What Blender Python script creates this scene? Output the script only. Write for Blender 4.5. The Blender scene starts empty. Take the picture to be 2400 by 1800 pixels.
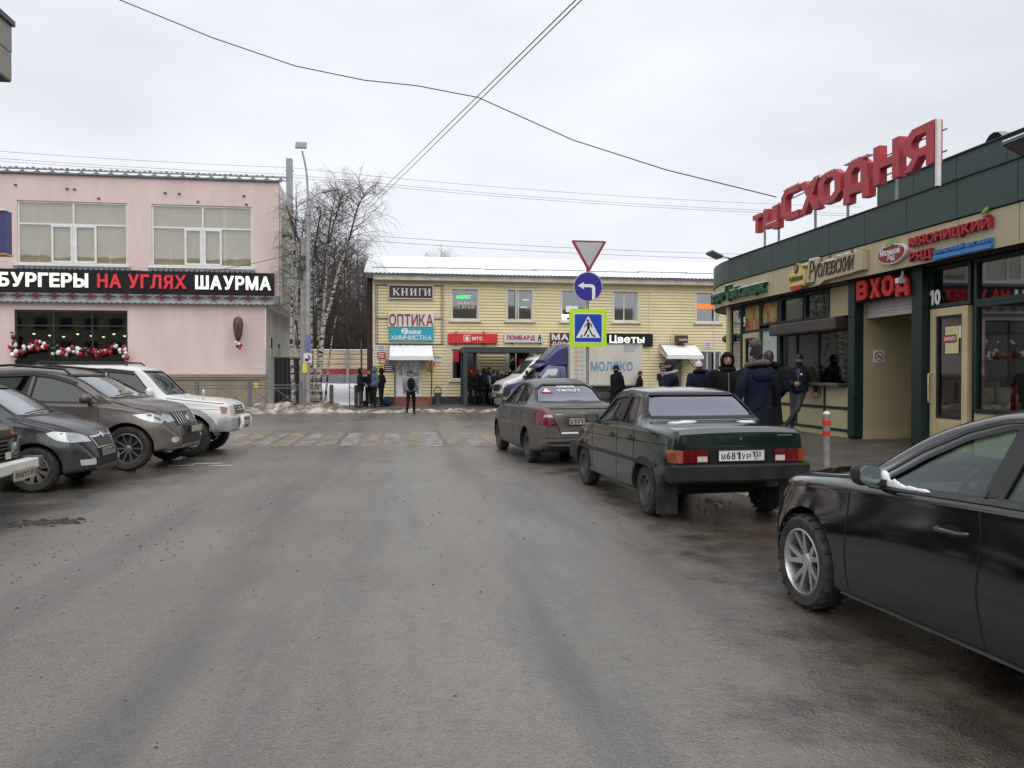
import bpy, bmesh, math, random
from mathutils import Vector, Matrix, noise
from mathutils.bvhtree import BVHTree

random.seed(7)
SC = bpy.context.scene
COL = SC.collection
R = math.radians

# ------------------------------------------------------------------ camera, sky, sun, exposure
cam_d = bpy.data.cameras.new('camera')
cam_d.sensor_width = 36.0
cam_d.lens = 27.05
cam_d.clip_end = 3000
cam = bpy.data.objects.new('camera', cam_d)
COL.objects.link(cam)
cam.location = (0, 0, 1.6)
cam.rotation_euler = (R(90 - 0.731), 0, R(-8.206))
SC.camera = cam

world = bpy.data.worlds.new('World')
SC.world = world
world.use_nodes = True
nt = world.node_tree
nt.nodes.clear()
wout = nt.nodes.new('ShaderNodeOutputWorld')
bg = nt.nodes.new('ShaderNodeBackground')
sky = nt.nodes.new('ShaderNodeTexSky')
sky.sky_type = 'NISHITA'
sky.sun_disc = False
sky.sun_elevation = R(52)
sky.sun_rotation = R(176)
# thick winter cloud: the clear sky shows through only faintly
cl = nt.nodes.new('ShaderNodeTexNoise')
cl.inputs['Scale'].default_value = 2.2
cl.inputs['Detail'].default_value = 5
cl.inputs['Roughness'].default_value = .52
tc = nt.nodes.new('ShaderNodeTexCoord')
mp = nt.nodes.new('ShaderNodeMapping')
mp.inputs['Scale'].default_value = (1, 1, 2.6)
nt.links.new(tc.outputs['Generated'], mp.inputs['Vector'])
nt.links.new(mp.outputs['Vector'], cl.inputs['Vector'])
ramp = nt.nodes.new('ShaderNodeValToRGB')
ramp.color_ramp.elements[0].position = .30
ramp.color_ramp.elements[0].color = (6.75, 6.9, 7.35, 1)
ramp.color_ramp.elements[1].position = .70
ramp.color_ramp.elements[1].color = (8.7, 8.85, 9.2, 1)
nt.links.new(cl.outputs['Fac'], ramp.inputs['Fac'])
mix = nt.nodes.new('ShaderNodeMixRGB')
mix.inputs['Fac'].default_value = .94
nt.links.new(sky.outputs['Color'], mix.inputs[1])
nt.links.new(ramp.outputs['Color'], mix.inputs[2])
nt.links.new(mix.outputs['Color'], bg.inputs['Color'])
bg.inputs['Strength'].default_value = .1
nt.links.new(bg.outputs['Background'], wout.inputs['Surface'])

sun_d = bpy.data.lights.new('sun', 'SUN')
sun_d.energy = 1.5
sun_d.angle = R(70)
sun_d.color = (1, .98, .95)
sun = bpy.data.objects.new('sun', sun_d)
COL.objects.link(sun)
sun.rotation_euler = (R(38), 0, R(4))

SC.view_settings.view_transform = 'Standard'
SC.view_settings.look = 'None'
SC.view_settings.gamma = 1
SC.view_settings.exposure = .25
SC.view_settings.use_curve_mapping = False
SC.render.engine = 'CYCLES'
SC.cycles.max_bounces = 6
SC.cycles.transparent_max_bounces = 12

# ------------------------------------------------------------------ helpers: objects
def tag(o, label=None, cat=None, group=None, kind=None):
 if label: o['label'] = label
 if cat: o['category'] = cat
 if group: o['group'] = group
 if kind: o['kind'] = kind
 return o

def thing(name, label, cat, loc=(0, 0, 0), rz=0, group=None):
 o = bpy.data.objects.new(name, None)
 o.empty_display_size = .2
 COL.objects.link(o)
 o.location = loc
 o.rotation_euler = (0, 0, rz)
 return tag(o, label, cat, group)

def link_mesh(name, me, parent=None, world=False, loc=None, rot=None):
 o = bpy.data.objects.new(name, me)
 COL.objects.link(o)
 if parent is not None:
  o.parent = parent
  if world:
   o.location = [-c for c in world_loc(parent)]
 if loc is not None: o.location = loc
 if rot is not None: o.rotation_euler = rot
 return o

def world_loc(p):
 v = Vector(p.location)
 q = p.parent
 while q is not None:
  v = v + Vector(q.location)
  q = q.parent
 return v

def kids(o):
 return [c for c in bpy.data.objects if c.parent == o]

def copy_tree(o, parent=None):
 c = o.copy()
 COL.objects.link(c)
 c.parent = parent
 for ch in list(o.children):
  copy_tree(ch, c)
 return c

def V3(*a): return Vector(a)

class MB:
 """collects simple shapes; build() links them as one mesh object"""
 def __init__(s):
  s.v = []; s.f = []; s.m = []; s.mi = 0
 def add(s, vs, fs):
  n = len(s.v)
  s.v.extend([tuple(p) for p in vs])
  for f in fs:
   s.f.append([i + n for i in f]); s.m.append(s.mi)
  return s
 def box(s, x0, x1, y0, y1, z0, z1):
  if x0 > x1: x0, x1 = x1, x0
  if y0 > y1: y0, y1 = y1, y0
  if z0 > z1: z0, z1 = z1, z0
  v = [(x0, y0, z0), (x1, y0, z0), (x1, y1, z0), (x0, y1, z0), (x0, y0, z1), (x1, y0, z1), (x1, y1, z1), (x0, y1, z1)]
  return s.add(v, [(0, 3, 2, 1), (4, 5, 6, 7), (0, 1, 5, 4), (1, 2, 6, 5), (2, 3, 7, 6), (3, 0, 4, 7)])
 def cbox(s, x0, x1, y0, y1, z0, z1, b):
  """box with chamfered edges"""
  bm = bmesh.new()
  bmesh.ops.create_cube(bm, size=1)
  for v in bm.verts:
   v.co = ((x0 + x1) / 2 + v.co.x * (x1 - x0), (y0 + y1) / 2 + v.co.y * (y1 - y0), (z0 + z1) / 2 + v.co.z * (z1 - z0))
  bmesh.ops.bevel(bm, geom=bm.edges[:], offset=b, segments=2, affect='EDGES', profile=.5)
  s.bm(bm)
  return s
 def bm(s, bm):
  bm.verts.ensure_lookup_table(); bm.verts.index_update()
  s.add([v.co[:] for v in bm.verts], [[v.index for v in f.verts] for f in bm.faces])
  bm.free()
 def obox(s, c, size, rot):
  """oriented box, rot a 3x3"""
  hx, hy, hz = [q / 2 for q in size]
  vs = []
  for z in (-hz, hz):
   for x, y in ((-hx, -hy), (hx, -hy), (hx, hy), (-hx, hy)):
    vs.append(Vector(c) + rot @ Vector((x, y, z)))
  return s.add(vs, [(0, 3, 2, 1), (4, 5, 6, 7), (0, 1, 5, 4), (1, 2, 6, 5), (2, 3, 7, 6), (3, 0, 4, 7)])
 def bar(s, a, b, w, h=None):
  a, b = Vector(a), Vector(b); d = b - a
  if d.length < 1e-6: return s
  rot = d.to_track_quat('X', 'Z').to_matrix()
  return s.obox((a + b) / 2, (d.length, w, h or w), rot)
 def quad(s, *p):
  return s.add(p, [tuple(range(len(p)))])
 def prism(s, pts, fn, d0, d1):
  """2-D polygon extruded: fn(u, v, w) -> point"""
  n = len(pts)
  vs = [fn(u, v, d0) for u, v in pts] + [fn(u, v, d1) for u, v in pts]
  fs = [list(range(n))[::-1], list(range(n, 2 * n))]
  for i in range(n):
   j = (i + 1) % n
   fs.append((i, j, n + j, n + i))
  return s.add(vs, fs)
 def tube(s, pts, r, n=6, cap=True):
  pts = [Vector(p) for p in pts]
  rs = r if isinstance(r, (list, tuple)) else [r] * len(pts)
  vs = []; fs = []
  up = None
  for i, p in enumerate(pts):
   d = (pts[min(i + 1, len(pts) - 1)] - pts[max(i - 1, 0)])
   if d.length < 1e-9: d = Vector((0, 0, 1))
   d.normalize()
   if up is None:
    up = d.orthogonal().normalized()
   else:
    up = (up - d * up.dot(d))
    up = up.normalized() if up.length > 1e-6 else d.orthogonal().normalized()
   q = d.cross(up)
   for k in range(n):
    a = 2 * math.pi * k / n
    vs.append(p + (up * math.cos(a) + q * math.sin(a)) * rs[i])
  for i in range(len(pts) - 1):
   for k in range(n):
    k2 = (k + 1) % n
    fs.append((i * n + k, i * n + k2, (i + 1) * n + k2, (i + 1) * n + k))
  if cap:
   fs.append(list(range(n))[::-1]); m = (len(pts) - 1) * n
   fs.append(list(range(m, m + n)))
  return s.add(vs, fs)
 def lathe(s, prof, n=24, fn=lambda r, a, h: (r * math.cos(a), r * math.sin(a), h), close=False):
  vs = []; fs = []
  m = len(prof)
  for k in range(n):
   a = 2 * math.pi * k / n
   for r, h in prof: vs.append(fn(r, a, h))
  for k in range(n):
   k2 = (k + 1) % n
   for i in range(m if close else m - 1):
    j = (i + 1) % m
    fs.append((k * m + i, k2 * m + i, k2 * m + j, k * m + j))
  return s.add(vs, fs)
 def sphere(s, c, r, seg=12, rings=8):
  rx, ry, rz = r if isinstance(r, (list, tuple)) else (r, r, r)
  vs = [(c[0], c[1], c[2] + rz)]; fs = []
  for i in range(1, rings):
   t = math.pi * i / rings
   for k in range(seg):
    a = 2 * math.pi * k / seg
    vs.append((c[0] + rx * math.sin(t) * math.cos(a), c[1] + ry * math.sin(t) * math.sin(a), c[2] + rz * math.cos(t)))
  vs.append((c[0], c[1], c[2] - rz)); L = len(vs) - 1
  for k in range(seg):
   k2 = (k + 1) % seg
   fs.append((0, 1 + k, 1 + k2)); b = 1 + (rings - 2) * seg
   fs.append((L, b + k2, b + k))
   for i in range(rings - 2):
    a0 = 1 + i * seg
    fs.append((a0 + k, a0 + seg + k, a0 + seg + k2, a0 + k2))
  return s.add(vs, fs)
 def loft(s, rings, cap=True, closed=True):
  n = len(rings[0]); vs = [p for r in rings for p in r]; fs = []
  for i in range(len(rings) - 1):
   for k in range(n if closed else n - 1):
    k2 = (k + 1) % n
    fs.append((i * n + k, i * n + k2, (i + 1) * n + k2, (i + 1) * n + k))
  if cap:
   fs.append(list(range(n))[::-1]); m = (len(rings) - 1) * n
   fs.append(list(range(m, m + n)))
  return s.add(vs, fs)
 def mesh(s, name, mats, smooth=None, normals=True):
  me = bpy.data.meshes.new(name)
  me.from_pydata(s.v, [], s.f)
  if not isinstance(mats, (list, tuple)): mats = [mats]
  for m in mats: me.materials.append(m)
  if len(mats) > 1: me.polygons.foreach_set('material_index', s.m)
  if normals and len(s.f) < 60000:
   bm = bmesh.new(); bm.from_mesh(me)
   bmesh.ops.recalc_face_normals(bm, faces=bm.faces)
   bm.to_mesh(me); bm.free()
  if smooth:
   me.polygons.foreach_set('use_smooth', [True] * len(me.polygons))
   if smooth < 170: me.set_sharp_from_angle(angle=R(smooth))
  me.update()
  return me
 def build(s, name, mats, parent=None, smooth=None, world=False, loc=None, rot=None, normals=True):
  return link_mesh(name, s.mesh(name, mats, smooth, normals), parent, world, loc, rot)

# ------------------------------------------------------------------ helpers: materials
def nodes(m):
 m.use_nodes = True
 t = m.node_tree
 return t, t.nodes, t.links, t.nodes['Principled BSDF']

def mat(name, col, rough=.6, metal=0., col2=None, ns=3., nd=5, lo=.35, hi=.65, bump=0., bs=80., spec=.5, emit=None, es=0., stretch=(1, 1, 1), coat=0., rvar=0.):
 m = bpy.data.materials.new(name)
 t, N, L, b = nodes(m)
 b.inputs['Base Color'].default_value = (*col, 1)
 b.inputs['Roughness'].default_value = rough
 b.inputs['Metallic'].default_value = metal
 b.inputs['Specular IOR Level'].default_value = spec
 b.inputs['Coat Weight'].default_value = coat
 if emit:
  b.inputs['Emission Color'].default_value = (*emit, 1)
  b.inputs['Emission Strength'].default_value = es
 if col2 or bump or rvar:
  tcn = N.new('ShaderNodeTexCoord'); mpn = N.new('ShaderNodeMapping')
  mpn.inputs['Scale'].default_value = stretch
  L.new(tcn.outputs['Object'], mpn.inputs['Vector'])
 if col2 or rvar:
  nz = N.new('ShaderNodeTexNoise')
  nz.inputs['Scale'].default_value = ns; nz.inputs['Detail'].default_value = nd
  nz.inputs['Roughness'].default_value = .62
  L.new(mpn.outputs['Vector'], nz.inputs['Vector'])
  mr = N.new('ShaderNodeMapRange')
  mr.inputs['From Min'].default_value = lo; mr.inputs['From Max'].default_value = hi
  L.new(nz.outputs['Fac'], mr.inputs['Value'])
  if col2:
   mx = N.new('ShaderNodeMixRGB')
   mx.inputs[1].default_value = (*col, 1); mx.inputs[2].default_value = (*col2, 1)
   L.new(mr.outputs['Result'], mx.inputs['Fac'])
   L.new(mx.outputs['Color'], b.inputs['Base Color'])
  if rvar:
   ma = N.new('ShaderNodeMath'); ma.operation = 'MULTIPLY_ADD'
   ma.inputs[1].default_value = rvar; ma.inputs[2].default_value = rough
   L.new(mr.outputs['Result'], ma.inputs[0]); L.new(ma.outputs[0], b.inputs['Roughness'])
 if bump:
  bn = N.new('ShaderNodeTexNoise'); bn.inputs['Scale'].default_value = bs; bn.inputs['Detail'].default_value = 4
  L.new(mpn.outputs['Vector'], bn.inputs['Vector'])
  bu = N.new('ShaderNodeBump'); bu.inputs['Strength'].default_value = min(1, bump); bu.inputs['Distance'].default_value = .01
  L.new(bn.outputs['Fac'], bu.inputs['Height']); L.new(bu.outputs['Normal'], b.inputs['Normal'])
 return m

def glass(name, tint=(.55, .6, .6), refl=(.95, .97, 1), base=.06, rough=.02, amt=.9, bump=0.):
 """window glass: see-through with a reflection that grows towards grazing view"""
 m = bpy.data.materials.new(name); m.use_nodes = True
 t = m.node_tree; N = t.nodes; L = t.links; N.clear()
 out = N.new('ShaderNodeOutputMaterial'); mx = N.new('ShaderNodeMixShader')
 tr = N.new('ShaderNodeBsdfTransparent'); tr.inputs['Color'].default_value = (*tint, 1)
 gl = N.new('ShaderNodeBsdfGlossy'); gl.inputs['Color'].default_value = (*refl, 1); gl.inputs['Roughness'].default_value = rough
 lw = N.new('ShaderNodeLayerWeight'); lw.inputs['Blend'].default_value = .5
 pw = N.new('ShaderNodeMath'); pw.operation = 'POWER'; pw.inputs[1].default_value = 4
 ma = N.new('ShaderNodeMath'); ma.operation = 'MULTIPLY_ADD'; ma.inputs[1].default_value = amt; ma.inputs[2].default_value = base
 L.new(lw.outputs['Facing'], pw.inputs[0]); L.new(pw.outputs[0], ma.inputs[0])
 L.new(ma.outputs[0], mx.inputs['Fac']); L.new(tr.outputs[0], mx.inputs[1]); L.new(gl.outputs[0], mx.inputs[2])
 L.new(mx.outputs[0], out.inputs['Surface'])
 if bump:
  tcn = N.new('ShaderNodeTexCoord'); bn = N.new('ShaderNodeTexNoise'); bn.inputs['Scale'].default_value = .8
  L.new(tcn.outputs['Object'], bn.inputs['Vector'])
  bu = N.new('ShaderNodeBump'); bu.inputs['Strength'].default_value = bump; bu.inputs['Distance'].default_value = .02
  L.new(bn.outputs['Fac'], bu.inputs['Height']); L.new(bu.outputs['Normal'], gl.inputs['Normal'])
 return m

def paint(name, col, dust=(.16, .145, .125), metal=.3, rough=.28, d0=.28, d1=.75, amt=.8, overall=.08, coat=.6):
 """car paint with road dirt thrown up from the wheels: dirt fades out with height"""
 m = bpy.data.materials.new(name)
 t, N, L, b = nodes(m)
 tcn = N.new('ShaderNodeTexCoord'); sp = N.new('ShaderNodeSeparateXYZ')
 L.new(tcn.outputs['Object'], sp.inputs[0])
 mr = N.new('ShaderNodeMapRange'); mr.inputs['From Min'].default_value = d1; mr.inputs['From Max'].default_value = d0
 mr.inputs['To Min'].default_value = 0; mr.inputs['To Max'].default_value = 1
 nz = N.new('ShaderNodeTexNoise'); nz.inputs['Scale'].default_value = 3.5; nz.inputs['Detail'].default_value = 7; nz.inputs['Roughness'].default_value = .65
 L.new(tcn.outputs['Object'], nz.inputs['Vector'])
 wob = N.new('ShaderNodeMath'); wob.operation = 'MULTIPLY_ADD'; wob.inputs[1].default_value = -.5
 L.new(nz.outputs['Fac'], wob.inputs[0])
 off = N.new('ShaderNodeMath'); off.operation = 'ADD'; off.inputs[1].default_value = .25
 L.new(sp.outputs['Z'], off.inputs[0]); L.new(off.outputs[0], wob.inputs[2])
 L.new(wob.outputs[0], mr.inputs['Value'])
 ma = N.new('ShaderNodeMath'); ma.operation = 'MULTIPLY_ADD'; ma.inputs[1].default_value = amt; ma.inputs[2].default_value = overall
 L.new(mr.outputs['Result'], ma.inputs[0])
 mu = N.new('ShaderNodeMath'); mu.operation = 'MULTIPLY'; mu.use_clamp = True
 sc = N.new('ShaderNodeMapRange'); sc.inputs['From Min'].default_value = .25; sc.inputs['From Max'].default_value = .6
 sc.inputs['To Min'].default_value = .55; sc.inputs['To Max'].default_value = 1.1
 L.new(nz.outputs['Fac'], sc.inputs['Value'])
 L.new(ma.outputs[0], mu.inputs[0]); L.new(sc.outputs['Result'], mu.inputs[1])
 mx = N.new('ShaderNodeMixRGB'); mx.inputs[1].default_value = (*col, 1); mx.inputs[2].default_value = (*dust, 1)
 L.new(mu.outputs[0], mx.inputs['Fac']); L.new(mx.outputs['Color'], b.inputs['Base Color'])
 r2 = N.new('ShaderNodeMapRange'); r2.inputs['To Min'].default_value = rough; r2.inputs['To Max'].default_value = .85
 L.new(mu.outputs[0], r2.inputs['Value']); L.new(r2.outputs['Result'], b.inputs['Roughness'])
 m2 = N.new('ShaderNodeMapRange'); m2.inputs['To Min'].default_value = metal; m2.inputs['To Max'].default_value = 0
 L.new(mu.outputs[0], m2.inputs['Value']); L.new(m2.outputs['Result'], b.inputs['Metallic'])
 c2 = N.new('ShaderNodeMapRange'); c2.inputs['To Min'].default_value = coat; c2.inputs['To Max'].default_value = 0
 L.new(mu.outputs[0], c2.inputs['Value']); L.new(c2.outputs['Result'], b.inputs['Coat Weight'])
 b.inputs['Coat Roughness'].default_value = .08
 return m

M = {}
M['black'] = mat('black_plastic', (.012, .012, .013), .5, col2=(.03, .03, .03), ns=6)
M['rubber'] = mat('tyre_rubber', (.016, .016, .016), .8, col2=(.05, .046, .04), ns=8, bump=.3, bs=60)
M['alloy'] = mat('alloy_rim', (.42, .42, .43), .35, .7, col2=(.2, .19, .18), ns=5)
M['darkrim'] = mat('dirty_steel_rim', (.13, .125, .115), .6, .3, col2=(.06, .055, .05), ns=6)
M['chrome'] = mat('chrome', (.7, .7, .72), .18, 1., col2=(.45, .44, .42), ns=7)
M['seal'] = mat('rubber_seal', (.01, .01, .011), .45)
M['seam'] = mat('panel_gap', (.004, .004, .004), .9)
M['white'] = mat('white_paint', (.78, .78, .77), .5, col2=(.66, .66, .64), ns=4)
M['offwhite'] = mat('white_plastic', (.74, .73, .7), .45, col2=(.6, .59, .55), ns=3)
M['steel'] = mat('galvanised_steel', (.33, .34, .35), .5, .4, col2=(.22, .23, .24), ns=4)
M['grey_pole'] = mat('grey_painted_steel', (.36, .37, .38), .55, .2, col2=(.25, .25, .25), ns=3)
M['dark_steel'] = mat('dark_steel', (.045, .05, .055), .5, .2, col2=(.08, .08, .08), ns=5)
M['snow'] = mat('snow', (.86, .88, .91), .65, col2=(.78, .8, .84), ns=2, bump=.6, bs=9, spec=.3)
M['dirtysnow'] = mat('dirty_snow', (.52, .48, .42), .8, col2=(.13, .10, .072), ns=2.0, nd=9, lo=.38, hi=.58, bump=1, bs=14, spec=.3)
M['red'] = mat('red_paint', (.48, .018, .022), .45, col2=(.4, .02, .022), ns=3)
M['skin'] = mat('skin', (.46, .25, .18), .55, col2=(.38, .19, .135), ns=14)
M['lampglass'] = mat('lamp_lens', (.62, .64, .62), .15, 0, coat=.5, col2=(.4, .41, .4), ns=6)
M['amber'] = mat('amber_lens', (.22, .042, .006), .2, coat=.5)
M['redlens'] = mat('red_lens', (.17, .005, .008), .2, coat=.5, col2=(.09, .004, .006), ns=8)
M['plate'] = mat('dirty_plate', (.45, .42, .34), .6, col2=(.28, .25, .19), ns=9)
M['platewhite'] = mat('clean_plate', (.74, .74, .72), .5, col2=(.55, .54, .5), ns=9)
M['ink'] = mat('black_ink', (.012, .012, .014), .6)
M['whitefilm'] = mat('white_film', (.8, .8, .8), .5)

# ------------------------------------------------------------------ helpers: lettering
_fc = bpy.data.curves.new('type', 'FONT')
_fo = bpy.data.objects.new('type', _fc)
COL.objects.link(_fo)
_fc.fill_mode = 'NONE'
_gl = {}
from mathutils.geometry import delaunay_2d_cdt
def _area(L): return sum(a[0] * b[1] - b[0] * a[1] for a, b in zip(L, L[1:] + L[:1])) / 2
def _grow(L, b):
 """push an outline outwards by b along mitred normals (outer outlines run clockwise)"""
 out = []; n = len(L)
 for i in range(n):
  p0, p1, p2 = Vector(L[i - 1]), Vector(L[i]), Vector(L[(i + 1) % n])
  d1 = p1 - p0; d2 = p2 - p1
  if d1.length < 1e-7 or d2.length < 1e-7: out.append(tuple(p1)); continue
  d1.normalize(); d2.normalize(); n1 = Vector((-d1.y, d1.x)); n2 = Vector((-d2.y, d2.x)); q = n1 + n2
  q = q.normalized() if q.length > 1e-6 else n1
  out.append(tuple(p1 + q * (b / max(.5, q.dot(n1)))))
 return out
def glyph(ch, bold):
 """solid letter built from the outlines of the built-in face: vertices carry (x, y, depth 0..1, layer)"""
 k = (ch, bold)
 if k in _gl: return _gl[k]
 if ch == '1': loops = [[(.06, .5), (.06, .6), (.2, .69), (.31, .69), (.31, 0), (.2, 0), (.2, .57)]]
 else:
  _fc.body = ch; _fc.resolution_u = 3
  me = bpy.data.meshes.new_from_object(_fo)
  nb = {}
  for e in me.edges:
   a, b = e.vertices; nb.setdefault(a, []).append(b); nb.setdefault(b, []).append(a)
  loops = []; seen = set()
  for a in sorted(nb):
   if a in seen: continue
   L = [a]; seen.add(a); c = a + 1 if a + 1 in nb[a] else nb[a][0]
   while c not in seen:
    seen.add(c); L.append(c); nx_ = [q for q in nb[c] if q not in seen]
    if not nx_: break
    c = nx_[0]
   loops.append([me.vertices[q].co[:2] for q in L])
  bpy.data.meshes.remove(me)
 if not loops: loops = []
 if loops:
  big = max(loops, key=lambda L: abs(_area(L)))
  if _area(big) > 0: loops = [L[::-1] for L in loops]
 loops = [_grow(L, bold) for L in loops]
 vs = []; fs = []
 if loops:
  pts = [Vector(p) for L in loops for p in L]; ed = []; o = 0
  for L in loops:
   ed += [(o + i, o + (i + 1) % len(L)) for i in range(len(L))]; o += len(L)
  cv_, ce_, cf_, *_r = delaunay_2d_cdt(pts, ed, [], 0, 1e-6)
  def wn(p):
   w = 0
   for L in loops:
    for (x0, y0), (x1, y1) in zip(L, L[1:] + L[:1]):
     if y0 <= p[1] < y1 and (x1 - x0) * (p[1] - y0) - (p[0] - x0) * (y1 - y0) > 0: w += 1
     elif y1 <= p[1] < y0 and (x1 - x0) * (p[1] - y0) - (p[0] - x0) * (y1 - y0) < 0: w -= 1
   return w
  T_ = [f for f in cf_ if wn(((cv_[f[0]][0] + cv_[f[1]][0] + cv_[f[2]][0]) / 3, (cv_[f[0]][1] + cv_[f[1]][1] + cv_[f[2]][1]) / 3)) != 0]
  n = len(cv_); vs = [(p[0], p[1], 1, 0) for p in cv_] + [(p[0], p[1], 0, 0) for p in cv_]
  de = {}
  for f in T_:
   for a, b in zip(f, list(f[1:]) + [f[0]]): de[(a, b)] = 1
  fs = [list(f) for f in T_] + [[a, b, b + n, a + n] for (a, b) in de if (b, a) not in de]
 xs = [v[0] for v in vs] or [0, .25]; ys = [v[1] for v in vs] or [0]
 _gl[k] = (vs, fs, min(xs), max(xs), min(ys), max(ys))
 return _gl[k]

def text(body, origin, U, Vv, w, h, depth, m, parent=None, name='lettering', bold=.0, shear=0., split=False, world=True, gap=.07, mb=None, side=None):
 """flat or raised lettering fitted to a w x h box whose lower left corner is origin; U right, Vv up"""
 U = Vector(U).normalized(); Vv = Vector(Vv).normalized(); Nn = U.cross(Vv); O = Vector(origin)
 x = 0; items = []; lo = 9; hi = -9
 for ch in body:
  if ch == ' ':
   x += .32; continue
  vs, fs, a, b, c, d = glyph(ch, bold)
  items.append((vs, fs, x - a)); x += b - a + gap
  lo = min(lo, c); hi = max(hi, d)
 W = x - gap + shear * (hi - lo); sx = w / W; sy = h / (hi - lo)
 own = mb is None
 out = []
 if own: mb = MB()
 for vs, fs, ox in items:
  if split: mb = MB()
  mb.add([O + U * ((v[0] + ox + shear * (v[1] - lo)) * sx) + Vv * ((v[1] - lo) * sy) + Nn * (v[2] * depth + v[3] * min(.0008, depth * .2)) for v in vs], fs)
  if split:
   out.append(mb.build('letter', m, parent, world=world))
 if own and not split:
  out.append(mb.build(name, m, parent, world=world))
 return out

def thick(path, t, closed=False):
 """polygon strips (convex quads) along a 2-D path with mitred joints"""
 P = [Vector((p[0], p[1])) for p in path]; n = len(P); Lf = []; Rt = []
 for i in range(n):
  if closed: a, b, c = P[i - 1], P[i], P[(i + 1) % n]
  else: a, b, c = P[max(i - 1, 0)], P[i], P[min(i + 1, n - 1)]
  d1 = (b - a).normalized() if (b - a).length > 1e-9 else (c - b).normalized()
  d2 = (c - b).normalized() if (c - b).length > 1e-9 else d1
  n1 = Vector((-d1.y, d1.x)); n2 = Vector((-d2.y, d2.x)); q = (n1 + n2).normalized()
  k = t / 2 / max(.35, q.dot(n1))
  Lf.append(b + q * k); Rt.append(b - q * k)
 return Lf, Rt

def block_glyph(ch, w=.8, t=.2):
 """chamfered block capitals as lists of closed outlines strips: returns list of (Lf, Rt, closed) or polygons"""
 h = t / 2; c = .17; S = []; P = []
 if ch == 'Т':
  P = [[(0, 1 - t), (w, 1 - t), (w, 1), (0, 1)], [(w / 2 - h, 0), (w / 2 + h, 0), (w / 2 + h, 1 - t), (w / 2 - h, 1 - t)]]
 elif ch == 'Ц':
  P = [[(0, .16), (t, .16), (t, 1), (0, 1)], [(t, .16), (w - t - .06, .16), (w - t - .06, .16 + t), (t, .16 + t)], [(w - t - .06, 0), (w, 0), (w, .16 + t), (w - t - .06, .16 + t)], [(w - t - .06, .16 + t), (w - .06, .16 + t), (w - .06, 1), (w - t - .06, 1)]]
 elif ch == 'С':
  S = [([(w, 1 - h), (h + c, 1 - h), (h, 1 - h - c), (h, h + c), (h + c, h), (w, h)], False)]
 elif ch == 'О':
  S = [([(h + c, h), (w - h - c, h), (w - h, h + c), (w - h, 1 - h - c), (w - h - c, 1 - h), (h + c, 1 - h), (h, 1 - h - c), (h, h + c)], True)]
 elif ch == 'Х':
  e = t * 1.15; m = .5; q = e * .5
  P = [[(0, 1), (w / 2 - q, .5), (w / 2, .5 + q * 1.3), (e, 1)], [(w, 1), (w - e, 1), (w / 2, .5 + q * 1.3), (w / 2 + q, .5)], [(0, 0), (e, 0), (w / 2, .5 - q * 1.3), (w / 2 - q, .5)], [(w, 0), (w / 2 + q, .5), (w / 2, .5 - q * 1.3), (w - e, 0)], [(w / 2 - q, .5), (w / 2, .5 - q * 1.3), (w / 2 + q, .5), (w / 2, .5 + q * 1.3)]]
 elif ch == 'Д':
  f = .2
  S = [([(h + .05, f + t), (h + .05, 1 - h - c), (h + c + .05, 1 - h), (w - h - c - .05, 1 - h), (w - h - .05, 1 - h - c), (w - h - .05, f + t)], False)]
  P = [[(0, f), (w, f), (w, f + t), (0, f + t)], [(0, 0), (t, 0), (t, f), (0, f)], [(w - t, 0), (w, 0), (w, f), (w - t, f)]]
 elif ch == 'Н':
  P = [[(0, 0), (t, 0), (t, 1), (0, 1)], [(w - t, 0), (w, 0), (w, 1), (w - t, 1)], [(t, .5 - h), (w - t, .5 - h), (w - t, .5 + h), (t, .5 + h)]]
 elif ch == 'Я':
  P = [[(w - t, 0), (w, 0), (w, 1), (w - t, 1)], [(0, 0), (t * 1.1, 0), (w * .5, .37 - h), (w * .5 - t * .95, .37 - h)]]
  S = [([(w - t, 1 - h), (h + c, 1 - h), (h, 1 - h - c), (h, .37 + c), (h + c, .37), (w - t, .37)], False)]
 elif ch == 'В':
  P = [[(0, 0), (t, 0), (t, 1), (0, 1)]]
  S = [([(t, 1 - h), (w - h - .1, 1 - h), (w - h, 1 - h - .1), (w - h, .62), (w - h - .05, .52 + h), (w - h - .05, .5)], False)]
  P += [[(t, .5 - h), (w - t - .05, .5 - h), (w - t - .05, .5 + h), (t, .5 + h)]]
  S += [([(t, h), (w - h - .1, h), (w - h, h + .1), (w - h, .4), (w - h - .05, .48 - h * .2), (w - h - .05, .5)], False)]
 return S, P

def block_letter(ch, origin, U, Vv, w, h, depth, mats, parent, t=.2, name='letter', aspect=.8):
 U = Vector(U).normalized(); Vv = Vector(Vv).normalized(); Nn = U.cross(Vv); O = Vector(origin)
 mb = MB(); S, P = block_glyph(ch, aspect, t)
 fn = lambda u, v, d: O + U * (u / aspect * w) + Vv * (v * h) + Nn * d
 for p in P: mb.prism(p, fn, 0, depth)
 for path, closed in S:
  Lf, Rt = thick(path, t, closed); n = len(path)
  for i in range(n if closed else n - 1):
   j = (i + 1) % n
   mb.prism([Lf[i], Lf[j], Rt[j], Rt[i]], fn, 0, depth)
 # weld the pieces so no inner walls are left
 bm = bmesh.new()
 bv = [bm.verts.new(v) for v in mb.v]
 for f in mb.f:
  try: bm.faces.new([bv[i] for i in f])
  except ValueError: pass
 me = bpy.data.meshes.new(name); bm.to_mesh(me); bm.free()
 me.materials.append(mats)
 return link_mesh(name, me, parent, world=True)
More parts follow.
